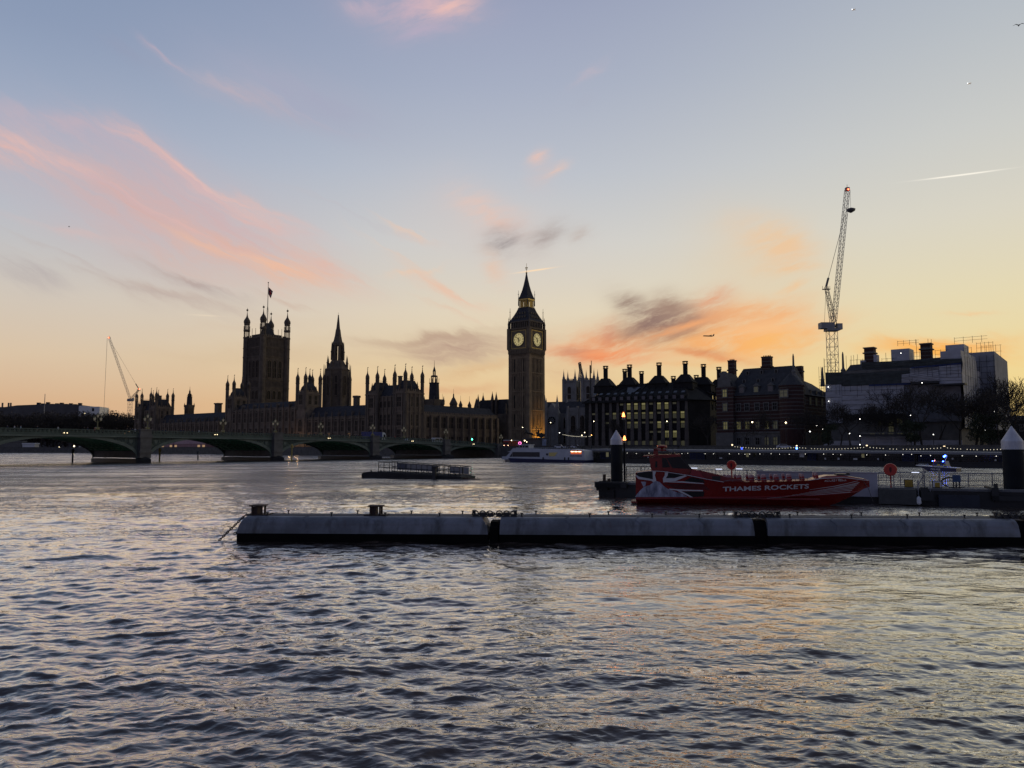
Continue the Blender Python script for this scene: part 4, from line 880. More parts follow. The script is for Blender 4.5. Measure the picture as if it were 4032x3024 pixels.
sheet('tarpaulin', 3600, 3800, (1446, 1428), (1452, 1434), -.4, BLUE, 'blue strip along the roof edge')
part('platform', MB().box(X(3690), X(3815), -3, 1, Zs(1519, X(3740)), Zs(1513, X(3740))), IRON, sf)
part('platform', MB().box(X(3600), X(3708), -1.6, 0, Zs(1511, X(3650)), Zs(1502, X(3650))), IRON, sf)
# right flank: sheeting on the side face
side = MB(); rr = random.Random(3); n = 16; rows = 8
def SP(i, j): return (LN + .3 + rr.uniform(-.2, .2), .2 + 45 * i / n, 10 + (29.5 - 10 + (3 if i < 9 else 0)) * j / rows)
g = [[SP(i, j) for j in range(rows + 1)] for i in range(n + 1)]
for i in range(n):
    for j in range(rows): side.add([g[i][j], g[i + 1][j], g[i + 1][j + 1], g[i][j + 1]], [(0, 1, 2, 3)])
part('sheeting', side, SHEET, sf, label='creased sheeting on the right flank')
part('roof', MB().loft([[(X(3330), 1.5, 29.3), (LN - .5, 1.5, 29.3), (LN - .5, 44, 29.3), (X(3330), 44, 29.3)], [(X(3340), 5, 32), (LN - 4, 5, 32.6), (LN - 4, 40, 32.6), (X(3340), 40, 32)]]), LEAD, sf)
def encl(pxa, pxb, pyt, yl, dep, m, name, zb=29):
    a, b = col(pxa, O, an, yl), col(pxb, O, an, yl); wy = O.y + math.sin(an) * (a + b) / 2 + math.cos(an) * yl
    return part(name, MB().box(a, b, yl, yl + dep, zb, zat(pyt, wy)), m, sf), a, b, zat(pyt, wy)
for q in ((3414, 3451, 1371, 8, 3.4), (3638, 3678, 1355, 8, 3.4)):
    c, a, b, z = encl(q[0], q[1], q[2], q[3], q[4], BRICK, 'chimney'); part('chimney_cap', MB().box(a - .3, b + .3, q[3] - .3, q[3] + q[4] + .3, z, z + .35).box(a - .4, b + .4, q[3] - .4, q[3] + q[4] + .4, z - 1.8, z - 1.4), CONC, c)
for q in ((3521, 3594, 1374, 9, 6), (3738, 3812, 1357, 9, 8), (3397, 3414, 1418, 6, 4), (3451, 3464, 1396, 8, 3)): encl(*q, SHEET, 'sheeted_enclosure')
encl(3716, 3798, 1381, 3, 26, SHEET, 'sheeted_enclosure', 27)
p = at(3866, 1700, 262); p2 = (p - O); lx, ly = p2.x * math.cos(an) + p2.y * math.sin(an), -p2.x * math.sin(an) + p2.y * math.cos(an)
part('sheeted_enclosure', MB().prismx([(ly - 3, 10), (ly + 26, 10), (ly + 26, 35.2), (ly - 3, zat(1391, 262))], lx - 5.5, lx + 5.2), mat('greyed sheeting', (.33, .33, .35), .8, .3, .3, bump=.5), sf, label='tall sheeted block at the far right')
part('ogee_turret', og, None, sf, (col(3329, O, an, 4), 4, zat(1381, 258) - 43.6))
# scaffold poles and guard rails
sp_ = MB()
def rail(a, b, y, z, st=2.2, h=1.9):
    sp_ = MB(); k = a
    while k <= b: sp_.tube((k, y, z), (k, y, z + h + .3), .05, 4); k += st
    for q in (h * .5, h): sp_.tube((a, y, z + q), (b, y, z + q), .04, 4)
    part('guard_rail', sp_, IRON, sf)
rail(X(3521), X(3594) + 1, 9, zat(1374, 262), 1.8, 1.5); rail(X(3738) + 1, X(3812) + 5, 9, zat(1357, 245), 2.5, 1.9)
rail(X(3464), X(3525), 6, 31.4, 1.6, 2.0); rail(X(3595), X(3640), 6, 32.2, 1.6, 2.6); rail(X(3680), X(3738), 6, 32.5, 1.6, 2.4); rail(X(3340), X(3410), 5, 30, 2, 3.6); rail(X(3255), X(3300), 0, 29.3, 1.2, 4.5)
rail(lx, lx + 5, ly - 2, zat(1391, 262), 1.2, 3.2); rail(lx, lx + 6, ly + 8, zat(1391, 262) - 1, 1.4, 4.2); rail(X(3797), X(3797) + 2, 6, 32, 1.0, 3)
for px_, py_ in ((3623, 1337), (3670, 1334), (3683, 1335), (3342, 1400), (3362, 1400), (3372, 1398), (3387, 1395), (3500, 1389), (3254, 1410), (3299, 1428)):
    x = col(px_, O, an, 8); wy = O.y + math.sin(an) * x + math.cos(an) * 8; part('scaffold_pole', MB().tube((x, 8, 28), (x, 8, zat(py_, wy)), .06, 4), IRON, sf)
for k in range(24):
    x = X(3258) + (LN - 1) * k / 23 + rnd.uniform(-.6, .6); zt_ = Zs(1519 - 8 * k / 23, x) if x < X(3560) else Zs(1452 - 18 * (k - 13) / 10, x); part('scaffold_pole', MB().tube((x, -.75, zt_ - rnd.uniform(2, 4.5)), (x, -.75, zt_ + .4), .05, 4), IRON, sf)
for k in range(12):
    y = 45 * k / 11; sp_.tube((LN + 1.1, y, 12), (LN + 1.1, y, 32), .045, 4)
for z in (14, 17, 20, 23, 26, 29): sp_.tube((LN + 1.1, 0, z), (LN + 1.1, 45, z), .04, 4)
part('scaffolding', sp_, IRON, sf); sp_ = MB()
for q in range(7): sp_.tube((-1.6, -1, 22 + q), (-.2, -1, 22 + q), .05, 4)
for x in (-1.6, -.9, -.2): sp_.tube((x, -1, 22), (x, -1, 31.5), .05, 4)
part('scaffolding', sp_, IRON, sf); sp_ = MB()
for q in range(11): sp_.tube((lx - 5.5, ly - 3.15, 14 + 1.9 * q), (lx + 5.3, ly - 3.15, 14 + 1.9 * q), .05, 4)
for q in range(6): sp_.tube((lx - 5.5 + q * 2.1, ly - 3.15, 12), (lx - 5.5 + q * 2.1, ly - 3.15, 35), .05, 4)
part('scaffolding', sp_, IRON, sf)
LAMPC = glow('cold white lamp', (1, .97, .9), 5); LAMPW = glow('warm white lamp', (1, .82, .5), 6); LAMPA = glow('amber lamp', (1, .45, .12), 6)
swin = bwin(1.5, 2.0, 1)
for px_, z in ((3467, 11.2), (3503, 11.2), (3540, 11.2), (3430, 6.6), (3467, 6.6), (3503, 6.6), (3540, 6.6), (3580, 6.6), (3505, 8.9)): part('window', swin, None, sf, (X(px_), 1.5, z))
wl_ = MB().ball((0, 0, 0), .13, 6, 4).mesh('work_lamp', LAMPC)
for px_, py_ in ((3644, 1509), (3269, 1524), (3269, 1580), (3562, 1391)): part('work_lamp', wl_, None, sf, (X(px_), -1.7 if px_ > 3600 else -.5, Zs(py_, X(px_))))
for px_ in (3908, 3915): part('work_lamp', wl_, None, sf, (LN + 2, 43 + (px_ - 3908) * .3, zat(1462, 268)))
part('hoarding', MB().box(0, LN, -4, -3.8, GZ, 6.2), SHEET, sf)

# ---------------------------------------------------------------- tower cranes
def lattice(m, p, q, w, n, r=.09, w2=None, tri=False):
    p, q = Vector(p), Vector(q); d = (q - p).normalized(); u = d.cross(Vector((0, 1, 0)) if abs(d.y) < .9 else Vector((1, 0, 0))).normalized(); v = d.cross(u); w2 = w2 or w
    cs = [(-1, -1), (1, -1), (1, 1), (-1, 1)] if not tri else [(-1, -1), (-1, 1), (1, 0)]
    P = lambda k, i: p + (q - p) * (k / n) + (u * cs[i][0] + v * cs[i][1]) * ((w + (w2 - w) * k / n) / 2)
    nc = len(cs)
    for i in range(nc):
        m.tube(P(0, i), P(n, i), r * 1.5, 4)
        for k in range(n):
            j = (i + 1) % nc; m.tube(P(k, i), P(k + 1, j), r, 3) if k % 2 else m.tube(P(k, j), P(k + 1, i), r, 3); m.tube(P(k, i), P(k, j), r, 3)
CRW = mat('weathered white crane steel', (.42, .40, .36), .6, .3, 2); CRG = mat('grey crane steel', (.13, .13, .13), .6, .3, 2); REDL = glow('red beacon', (1, .12, .05), 9)
def crane(label, Y, base, slew, jibfoot, jibtip, apex, w, mastb, tie, cw_r, wj, wm, beacon, clip=None):
    B = at(*slew, Y); t = thing('tower_crane', label, 'crane', (B.x, B.y, 0), 0); Lc = lambda px, py: at(px, py, Y) - Vector((B.x, B.y, 0))
    s, jf, jt, ap = Lc(*slew), Lc(*jibfoot), Lc(*jibtip), Lc(*apex)
    m = MB(); zb = mastb; n = max(3, int((s.z - zb) / w / .9)); lattice(m, (0, 0, zb), (0, 0, s.z), w, n, .09 * wm); part('mast', m, CRW, t)
    d = MB(); d.cbox(0, 0, s.z, s.z + .9, w * .75, w * .6); d.box(cw_r[0], w * .2, -1.6, 1.6, s.z + .9, s.z + 1.3 + cw_r[2]); part('slewing_deck', d, mat('painted crane housing', (.26, .26, .27), .6, .2, 1), t)
    d = MB().box(w * .6, cw_r[1], -1.0, 1.0, s.z + .6, s.z + 2.9); part('operator_cab', d, CRW, t)
    m = MB(); ln = (jt - jf).length; lattice(m, jf, jt, wj, int(ln / wj / (.95 if Y < 500 else 1.7)), .075 * wj / 2); part('jib', m, CRW, t)
    m = MB(); lattice(m, (jf.x, 0, s.z + 1), ap, w * .6, 7, .09 * wm, w * .3); m.box(ap.x - w * .45, ap.x + w * .45, -.6, .6, ap.z - 1.2, ap.z - 1.0); m.tube((ap.x - w * .45, 0, ap.z - 1), (ap.x - w * .45, 0, ap.z + .2), .07, 4); m.tube((ap.x + w * .45, 0, ap.z - 1), (ap.x + w * .45, 0, ap.z + .2), .07, 4); part('apex_frame', m, CRG, t)
    m = MB(); tp_ = jf + (jt - jf) * tie; m.tube(ap, tp_, .11 * wm, 4); m.tube(ap, (cw_r[0] * .6, 0, s.z + 3), .07 * wm, 4); m.tube(ap, ap + (tp_ - ap) * .12, .4, 6); part('tie_rope', m, CRG, t)
    m = MB().cbox(jt.x, 0, jt.z - .4, jt.z + .9, wj * .45); m.tube((jt.x, 0, jt.z + .8), (jt.x, 0, jt.z + 2.2), .08, 4); part('jib_head', m, CRG, t)
    part('beacon', MB().ball((0, 0, 0), beacon, 8, 5), REDL, t, (jt.x, -wj * .6, jt.z))
    return t, jt, Lc
tcr, jt, Lc = crane('tall luffing tower crane with raised jib above the scaffolded building', 290, None, (3275, 1304), (3284, 1264), (3336, 748), (3253, 1128), 3.1, 24, .80, (-4.5, 3.8, 1.9), 1.5, .8, .3)
hk = MB().tube((jt.x + 1.1, 0, jt.z), (jt.x + 1.1, 0, jt.z - 7.2), .05, 4); hk.lathe([(.3, jt.z - 9), (1.6, jt.z - 8.2), (1.7, jt.z - 7.6), (.5, jt.z - 7.1)], 10, jt.x + 1.1, 0); part('hook_block', hk, CRG, tcr)
tcl, jt, Lc = crane('slender luffing crane with hanging rope at the far left beyond the palace', 700, None, (513, 1580), (513, 1572), (430, 1330), (548, 1534), 3.0, 10, .95, (-2.2, 3.2, 1.0), 1.5, .75, .5)
part('beacon', MB().ball((0, 0, 0), .5, 8, 5), REDL, tcl, tuple(Lc(549, 1532)))
e = Lc(409, 1615); part('hoist_rope', MB().tube((jt.x - 1.8, 0, jt.z), tuple(e), .13, 4), CRG, tcl)
p = at(2300, 1500, 800); sc_ = thing('tower_crane', 'tiny distant pair of crane jibs between the two abbey towers', 'crane', (p.x, p.y, 0))
Lq = lambda px, py: at(px, py, 800) - Vector((p.x, p.y, 0))
m = MB(); lattice(m, Lq(2292, 1500), Lq(2282, 1428), 2.4, 12, .2); m.tube(Lq(2278, 1430), Lq(2286, 1427), .6, 4); lattice(m, Lq(2283, 1436), Lq(2300, 1500), 1.6, 10, .2); part('jib', m, CRG, sc_); part('mast', MB().tube((-2, 0, 5), Lq(2293, 1502), 1.0, 5), CRG, sc_)
p = at(2325, 1560, 330); one('flagpole', MB().tube((0, 0, GZ), (0, 0, zat(1438, 330)), .42, 6, .3).tube((.5, 0, zat(1470, 330)), (.5, 0, zat(1420, 330)), .16, 5), IRON, 'thin dark pole standing in front of the right abbey tower', 'pole', (p.x, p.y, 0))

# ---------------------------------------------------------------- far left: low modern block, mast
p = at(230, 1700, 820); mb_ = thing('modern_block', 'low dark flat-roofed building with white end beyond the gardens at far left', 'building', (p.x, p.y, 0), R(8))
Lm = lambda px, py: (at(px, py, 820) - p)
a, b, c = Lm(80, 1597).x, Lm(315, 1593).x, Lm(383, 1600).x
DK = mat('dusky cladding', (.10, .095, .10), .8, .3, .1)
part('wall', MB().prism([(a - 30, GZ), (b, GZ), (b, zat(1594, 820)), ((a + b) / 2 + 8, zat(1590, 820)), (a, zat(1597, 820)), (a - 12, zat(1604, 820)), (a - 30, zat(1604, 820))], 0, 30), DK, mb_)
part('end_wall', MB().box(b - 2, b + 9, -1, 26, GZ, zat(1598, 820)).box(b + 9, c, 0, 26, GZ, zat(1600, 820)), WHITE, mb_, label='white end of the block')
part('window', MB().box(b + 11, b + 13, -.2, 0, zat(1618, 820), zat(1606, 820)), GLASSD, mb_)
rp = MB()
for k in range(10): x = b - 45 + k * 4.6; rp.cbox(x, 6, zat(1594, 820) - .5, zat(1590, 820) + rnd.uniform(0, 2), 1.6)
part('roof_plant', rp, IRON, mb_)
one('mast', MB().tube((0, 0, 20), (0, 0, zat(1551, 800)), .55, 6, .3), CRW, 'bare white mast in front of the low far left building', 'mast', (at(175, 1600, 800).x, 800, 0))
for px_, lb in ((4, 'thin flue chimney at the far left edge of the skyline'), (28, 'pair of grey flue chimneys near the far left edge')):
    q = at(px_, 1700, 900); m = MB().tube((0, 0, 20), (0, 0, zat(1586, 900)), 1.0, 6); m.tube((2.6, 0, 20), (2.6, 0, zat(1586, 900)), 1.0, 6) if px_ > 10 else None
    one('flue_chimney', m, CONC, lb, 'chimney', (q.x, q.y, 0))
# ---------------------------------------------------------------- bridge
GREEN = mat('pale green bridge paint', (.10, .128, .108), .6, .3, .5); GREEN2 = mat('darker green ironwork', (.055, .08, .065), .6, .3, .6); GREEN3 = mat('green soffit ribs', (.07, .20, .10), .5, .4, .4)
GRAN = mat('bridge granite', (.12, .113, .104), .85, .3, .6); SLIME = mat('wet weeded stone', (.030, .030, .026), .6, .4, .8)
br = thing('bridge', 'long low green iron arch bridge with stone piers across the river', 'bridge', BO, BA)
def ztop(s):      # parapet top above the river
    return float(np.interp(s, [0, 15, 48, 84, 123, 162, 215], [5.45, 6.2, 7.35, 7.95, 8.25, 8.45, 8.5]))
BWID = 26.0
spans = [(1.5, 28.9, 4.35), (31.9, 63.8, 5.3), (66.8, 101.9, 5.98), (104.9, 141.5, 6.6), (144.6, 179.6, 6.5), (182.7, 214, 6.4)]
SPZ = 1.1
ns_ = 24
for si, (a, b, zc) in enumerate(spans):
    c, h = (a + b) / 2, (b - a) / 2
    zi = lambda s: SPZ + (zc - SPZ) * math.sqrt(max(0, 1 - ((s - c) / h) ** 2))
    zj = lambda s: max(zi(s), min(3.1, zc - 1.2))
    ss = [c - h * math.cos(math.pi * i / ns_) for i in range(ns_ + 1)]
    m = MB()                                               # face rib and barrel
    th_ = lambda s: .55 + .5 * abs((s - c) / h) ** 2
    def facerib(y0, y1):
        m = MB()
        for s, e in zip(ss, ss[1:]):
            m.loft([[(-s, y, zi(s)), (-e, y, zi(e)), (-e, y, min(zi(e) + th_(e), ztop(e) - 1.9)), (-s, y, min(zi(s) + th_(s), ztop(s) - 1.9))] for y in (y0, y1)])
        return m
    m = facerib(-.05, .5)
    sp = part('arch_span', m, GREEN, br); part('rear_rib', facerib(BWID - .5, BWID + .05), GREEN, sp)
    m = MB()
    for k in range(1, 8):
        y = BWID * k / 8
        for s, e in zip(ss, ss[1:]): m.loft([[(-s, y + q, zj(s)), (-e, y + q, zj(e)), (-e, y + q, zj(e) + .55), (-s, y + q, zj(s) + .55)] for q in (-.14, .14)])
    for i in range(1, ns_): m.tube((-ss[i], .4, zj(ss[i]) + .3), (-ss[i], BWID - .4, zj(ss[i]) + .3), .1, 4)
    m.box(-b + 1, -a - 1, .5, BWID - .5, zc + .5, zc + .8)
    for s, e in zip(ss, ss[1:]): m.loft([[(-s, y, zj(s) + .6), (-e, y, zj(e) + .6), (-e, y, zj(e) + .7), (-s, y, zj(s) + .7)] for y in (.5, BWID - .5)])
    part('soffit_ribs', m, GREEN3, sp)
    for y0, sg in ((.28, -1), (.28, 1), (BWID - .5, -1), (BWID - .5, 1)):     # spandrels with pierced tracery
        m = MB(); m.mi = 0
        for s, e in zip(ss, ss[1:]):
            if ((s + e) / 2 - c) * sg < 0: continue
            z0s, z0e = zi(s) + .2, zi(e) + .2; z1s, z1e = ztop(s) - 1.85, ztop(e) - 1.85
            if z1s > z0s and z1e > z0e: m.loft([[(-s, y, z0s), (-e, y, z0e), (-e, y, z1e), (-s, y, z1s)] for y in (y0, y0 + .2)])
        m.mi = 1; s = c + sg * (h - 1.7); k = 0
        while abs(s - c) > h * .45 and y0 < 1:
            gap = ztop(s) - 1.95 - zi(s) - th_(s); rr_ = min(gap * .42, 1.3)
            if rr_ < .22: break
            zc_ = zi(s) + th_(s) + gap * .55
            for i in range(10):
                q0, q1 = 2 * math.pi * i / 10, 2 * math.pi * (i + 1) / 10
                m.tube((-s + rr_ * math.cos(q0), y0 - .05, zc_ + rr_ * math.sin(q0)), (-s + rr_ * math.cos(q1), y0 - .05, zc_ + rr_ * math.sin(q1)), .1, 4)
            for q in range(4):
                q0 = math.pi * q / 2 + .785; m.tube((-s, y0 - .05, zc_), (-s + rr_ * math.cos(q0), y0 - .05, zc_ + rr_ * math.sin(q0)), .08, 4)
            if k == 0: m.prism([(-s - .5, zc_ + .5), (-s + .5, zc_ + .5), (-s + .5, zc_ - .1), (-s, zc_ - .7), (-s - .5, zc_ - .1)], y0 - .14, y0)
            s -= sg * rr_ * 2.25; k += 1
        e = a if sg < 0 else b; m.box(-e, -e + .25, y0 - .1, y0 + .2, SPZ, ztop(e) - 1.85) if sg > 0 else m.box(-e - .25, -e, y0 - .1, y0 + .2, SPZ, ztop(e) - 1.85)
        part('spandrel', m, [GREEN2, GREEN], sp)
    for dx in (-.55, .55):
        nl = part('navigation_light', MB().ball((0, 0, 0), .10, 8, 5), glow('navigation lamp', (1, .8, .45), 4) if si == 0 and dx < 0 else bpy.data.materials['navigation lamp'], sp, (-c + dx * .62, -.5, zc + .95))
    part('lamp_board', MB().box(-c - .9, -c + .9, -.35, -.1, zc + .6, zc + 1.25), IRON, sp)
def beltpath(z0, z1, y0, y1, s0=-14, s1=216):
    m = MB(); n = 46
    for i in range(n):
        s, e = s0 + (s1 - s0) * i / n, s0 + (s1 - s0) * (i + 1) / n
        m.loft([[(-s, y, ztop(max(s, 0)) + z0), (-e, y, ztop(max(e, 0)) + z0), (-e, y, ztop(max(e, 0)) + z1), (-s, y, ztop(max(s, 0)) + z1)] for y in (y0, y1)])
    return m
part('cornice', beltpath(-1.85, -1.5, -.45, .4), GREEN, br); part('cornice', beltpath(-1.5, -1.15, -.3, .4), GREEN2, br)
part('deck', beltpath(-1.7, -1.3, .4, BWID - .4), mat('asphalt', (.05, .05, .05), .9, .3, .4), br)
part('cornice', beltpath(-1.85, -1.15, BWID - .4, BWID + .4), GREEN, br)
for y in (-.1, BWID - .1):
    m = beltpath(-.22, 0, y - .15, y + .25); b2 = beltpath(-1.15, -.9, y - .12, y + .22); m.add(b2.v, b2.f)
    s = 0
    while s < 214:                                          # pierced trefoil panels
        z = ztop(s); m.box(-s - .16, -s + .16, y - .06, y + .1, z - .95, z - .2); m.tube((-s, y, z - .9), (-s - .45, y, z - .3), .07, 3); m.tube((-s - .9, y, z - .9), (-s - .45, y, z - .3), .07, 3); s += .9
    part('parapet', m, GREEN2, br)
for si, s in enumerate((30.4, 65.3, 103.4, 143.05, 181.1)):
    m = MB(); zt_ = ztop(s); m.mi = 0
    m.box(-s - 1.5, -s + 1.5, -.2, BWID + .2, 1.3, zt_ - 1.9)
    m.box(-s - 1.45, -s + 1.45, -1.2, -.2, 1.3, zt_ - 1.9); m.box(-s - 1.7, -s + 1.7, -1.4, -.1, zt_ - 1.9, zt_ - 1.2); m.box(-s - 1.45, -s + 1.45, -1.1, -.15, zt_ - 1.2, zt_ + .1); m.box(-s - 1.65, -s + 1.65, -1.3, 0, zt_ + .1, zt_ + .35)
    m.box(-s - 1.7, -s + 1.7, -1.45, -.2, 2.6, 3.0); m.mi = 1
    m.prismz([(-s - 1.9, 0), (-s, -4.2), (-s + 1.9, 0), (-s + 1.9, BWID), (-s, BWID + 4), (-s - 1.9, BWID)], -2, 1.0)
    m.loft([[(-s - 1.9, 0, 1.0), (-s, -4.2, 1.0), (-s + 1.9, 0, 1.0), (-s, 0.2, 1.0)], [(-s - 1.3, -.2, 1.5), (-s, -1.4, 1.6), (-s + 1.3, -.2, 1.5), (-s, 0, 1.5)]])
    part('pier', m, [GRAN, SLIME], br)
part('abutment', MB().box(-1.5, 14, -1, BWID + 1, -2, 4.0).box(-1.6, 1.6, -1.4, -1, 1, 5.6), GRAN, br)

# triple lanterns on the bridge
LANT = glow('opal lantern glass', (1, .85, .6), .06)
lm = MB(); lm.sq([(.4, 0), (.4, .5), (.2, .6)]); lm.lathe([(.16, .6), (.12, 2.0), (.2, 2.05), (.1, 2.15)], 8)
for q in ((-.75, 2.1), (.75, 2.1), (0, 2.9)): lm.tube((0, 0, 1.7 if q[0] else 2.1), (q[0], 0, q[1]), .06, 5); lm.lathe([(.1, q[1]), (.22, q[1] + .08)], 6, q[0], 0); lm.lathe([(.34, q[1] + .72), (.12, q[1] + 1.0), (.03, q[1] + 1.25)], 6, q[0], 0)
lm = lm.mesh('lamp_post', mat('green and gold lamp iron', (.16, .15, .07), .5, .3, 2, metal=.3))
lg = MB().lathe([(.2, 0), (.33, .62)], 6).mesh('lantern', LANT)
lmp = [(382, 'at the middle of the big left-hand arch'), (579, 'over the leftmost bridge pier in view'), (877, 'at the middle of the second arch from the left'), (1083, 'over the second bridge pier from the left'), (1262, 'above the middle arch, left of the blue lorry'),
       (1467, 'over the middle bridge pier beside the blue lorry'), (1590, 'right of the blue lorry above the fourth arch'), (1756, 'over the pier beside the white van'), (1973, 'at the right end of the bridge by the red bus')]
for px_, lb in lmp:
    x = bsx(px_, -.1); s = -x
    t = thing('bridge_lamp', 'three-armed lantern post ' + lb, 'street lamp', bw(x, -.1, ztop(max(s, 0)) + (.35 if px_ in (579, 1083, 1467, 1756) else 0)), BA, 'three-armed lamps along the bridge')
    part('lamp_post', lm, None, t)
    for q in ((-.75, 2.2), (.75, 2.2), (0, 3.0)): part('lantern', lg, None, t, (q[0], 0, q[1]))

# vehicles on the bridge: bodies drawn from the side, wheels, glass
RUB = mat('tyre rubber', (.02, .02, .02), .9, .2, 3); CARG = mat('vehicle glass', (.02, .024, .03), .1, .1, 1)
wheel = MB()
wheel.loft([[(.46 * math.cos(2 * math.pi * i / 14), y, .46 + .46 * math.sin(2 * math.pi * i / 14)) for i in range(14)] for y in (0, .28)]); wheel = wheel.mesh('wheel', RUB)
def road(s): return ztop(max(s, 0)) - 1.27
BLUEP = mat('blue lorry curtain', (.012, .022, .16), .55, .3, .6); WV = mat('white vehicle paint', (.55, .56, .58), .4, .1, 1); REDV = mat('red bus paint', (.35, .02, .02), .4, .2, 1)
xa, xb = bsx(1431, 16), bsx(1512, 16); s = -(xa + xb) / 2
lo = thing('lorry', 'blue curtain-sided lorry with white cab crossing the bridge', 'lorry', bw((xa + xb) / 2, 16, road(s)), BA); h_ = (xb - xa) / 2; lt_ = zat(1697, 265) - road(s)
part('cargo_box', MB().box(-h_, h_ - 2.0, -1.25, 1.25, 1.0, lt_), BLUEP, lo)
cab = part('cab', MB().prism([(h_ - 1.9, .6), (h_, .6), (h_, 1.7), (h_ - .35, lt_ - .5), (h_ - .9, lt_ - .15), (h_ - 1.9, lt_ - .15)], -1.2, 1.2), WV, lo)
part('side_window', MB().prism([(h_ - 1.3, 1.7), (h_ - .25, 1.7), (h_ - .5, 2.6), (h_ - 1.3, 2.6)], -1.23, -1.19), CARG, cab)
for x in (-h_ + 1.5, -h_ + 2.7, h_ - 1.2): part('wheel', wheel, None, lo, (x, -1.25, 0))
xa, xb = bsx(1705, 8), bsx(1744, 8); h_ = (xb - xa) / 2; s = -(xa + xb) / 2
va = thing('van', 'white panel van crossing the right half of the bridge', 'van', bw((xa + xb) / 2, 8, road(s)), BA)
part('body', MB().prism([(-h_, .4), (h_, .4), (h_, 1.2), (h_ - .9, 1.45), (h_ - 1.5, 2.35), (-h_ + .1, 2.4)], -.95, .95), WV, va)
part('side_window', MB().prism([(h_ - 2.6, 1.4), (h_ - 1.1, 1.4), (h_ - 1.6, 2.15), (h_ - 2.6, 2.15)], -.98, -.94), CARG, va); part('side_window', MB().box(-h_ + .4, h_ - 2.9, -.98, -.94, 1.45, 2.1), CARG, va)
for x in (-h_ + 1, h_ - 1): part('wheel', wheel, None, va, (x, -.98, -.05))
p = at(1993, 1740, 330); bu = thing('bus', 'red bus with pale roof at the right end of the bridge', 'bus', (p.x, p.y, 4.0), R(-30))
part('body', MB().box(-1.3, 1.3, 0, 9, .4, 2.9), REDV, bu); part('roof', MB().box(-1.35, 1.35, -.05, 9.05, 2.9, 3.25), WV, bu); part('windscreen', MB().box(-1.1, 1.1, -.03, 0, 1.3, 2.2), CARG, bu)
hl_ = MB().ball((0, 0, 0), .13, 6, 4).mesh('headlight', LAMPW)
for x in (-1, 1): part('headlight', hl_, None, bu, (x, -.1, .9)); part('wheel', wheel, None, bu, (x * 1.0 + .46, .8, 0), R(90))
car = MB().prism([(-2.1, .3), (2.1, .3), (2.15, .8), (1.2, .95), (.6, 1.45), (-1.1, 1.45), (-1.7, .95), (-2.1, .9)], -.85, .85)
carw = MB().prism([(-1.5, .95), (1.0, .95), (.55, 1.38), (-1.05, 1.38)], -.87, -.84)
for px_, Y_, m_, lb in ((1612, None, WV, 'pale car on the bridge just left of the white van'), (2203, 300, WV, 'white car parked on the far bank right of the statue'), (2245, 298, CRG, 'grey car on the far bank below the church'), (2268, 296, WV, 'white car on the far bank nearest the dark office block'), (3085, 238, WV, 'pale car on the embankment road below the striped brick office')):
    if Y_ is None: x = bsx(px_, 8); loc = bw(x, 8, road(-x)); rz = BA
    else: q = at(px_, 1745, Y_); loc = (q.x, q.y, GZ); rz = R(-15)
    t = thing('parked_car' if Y_ else 'car', lb, 'car', loc, rz, 'cars on the far bank and bridge'); part('body', car, m_, t); part('side_window', carw, CARG, t)
    for x in (-1.35, 1.35): o = part('wheel', wheel, None, t, (x, -.88, 0)); o.scale = (.7, .7, .7)
# traffic signal, green
p = at(1859, 1730, 322); ts = thing('traffic_light', 'traffic light showing green near the right end of the bridge', 'traffic light', (p.x, p.y, GZ))
part('post', MB().tube((0, 0, 0), (0, 0, p.z - GZ - .6), .07, 6), IRON, ts); part('signal_head', MB().box(-.2, .2, -.12, .12, p.z - GZ - .6, p.z - GZ + .7), IRON, ts)
part('green_lamp', MB().ball((0, -.2, p.z - GZ), .3, 8, 5), glow('green signal', (.08, 1, .55), 9), ts)

# people: one skinned body per pose, coloured by height
def body(pose):
    J = {'pelvis': (0, 0, .95), 'belly': (0, 0, 1.12), 'chest': (0, 0, 1.33), 'neck': (0, 0, 1.5), 'chin': (0, -.02, 1.57), 'head': (0, -.02, 1.68), 'top': (0, 0, 1.78)}
    E = [('pelvis', 'belly'), ('belly', 'chest'), ('chest', 'neck'), ('neck', 'chin'), ('chin', 'head'), ('head', 'top')]; Rr = {'pelvis': .15, 'belly': .145, 'chest': .165, 'neck': .06, 'chin': .075, 'head': .10, 'top': .07}
    for sd, sg in (('l', -1), ('r', 1)):
        st = pose * sg * .22
        J.update({'hip' + sd: (sg * .1, 0, .88), 'knee' + sd: (sg * .1, -.04 + st * .5, .5), 'ank' + sd: (sg * .1, st, .09), 'toe' + sd: (sg * .12, st - .16, .04), 'sh' + sd: (sg * .2, 0, 1.42), 'el' + sd: (sg * .27, .03 - st * .5, 1.13), 'wr' + sd: (sg * .25, -.1 - st, .92), 'hand' + sd: (sg * .24, -.14 - st, .82)})
        E += [('pelvis', 'hip' + sd), ('hip' + sd, 'knee' + sd), ('knee' + sd, 'ank' + sd), ('ank' + sd, 'toe' + sd), ('chest', 'sh' + sd), ('sh' + sd, 'el' + sd), ('el' + sd, 'wr' + sd), ('wr' + sd, 'hand' + sd)]
        Rr.update({'hip' + sd: .11, 'knee' + sd: .07, 'ank' + sd: .05, 'toe' + sd: .05, 'sh' + sd: .08, 'el' + sd: .055, 'wr' + sd: .04, 'hand' + sd: .04})
    return skin(J, E, Rr, 'pelvis')
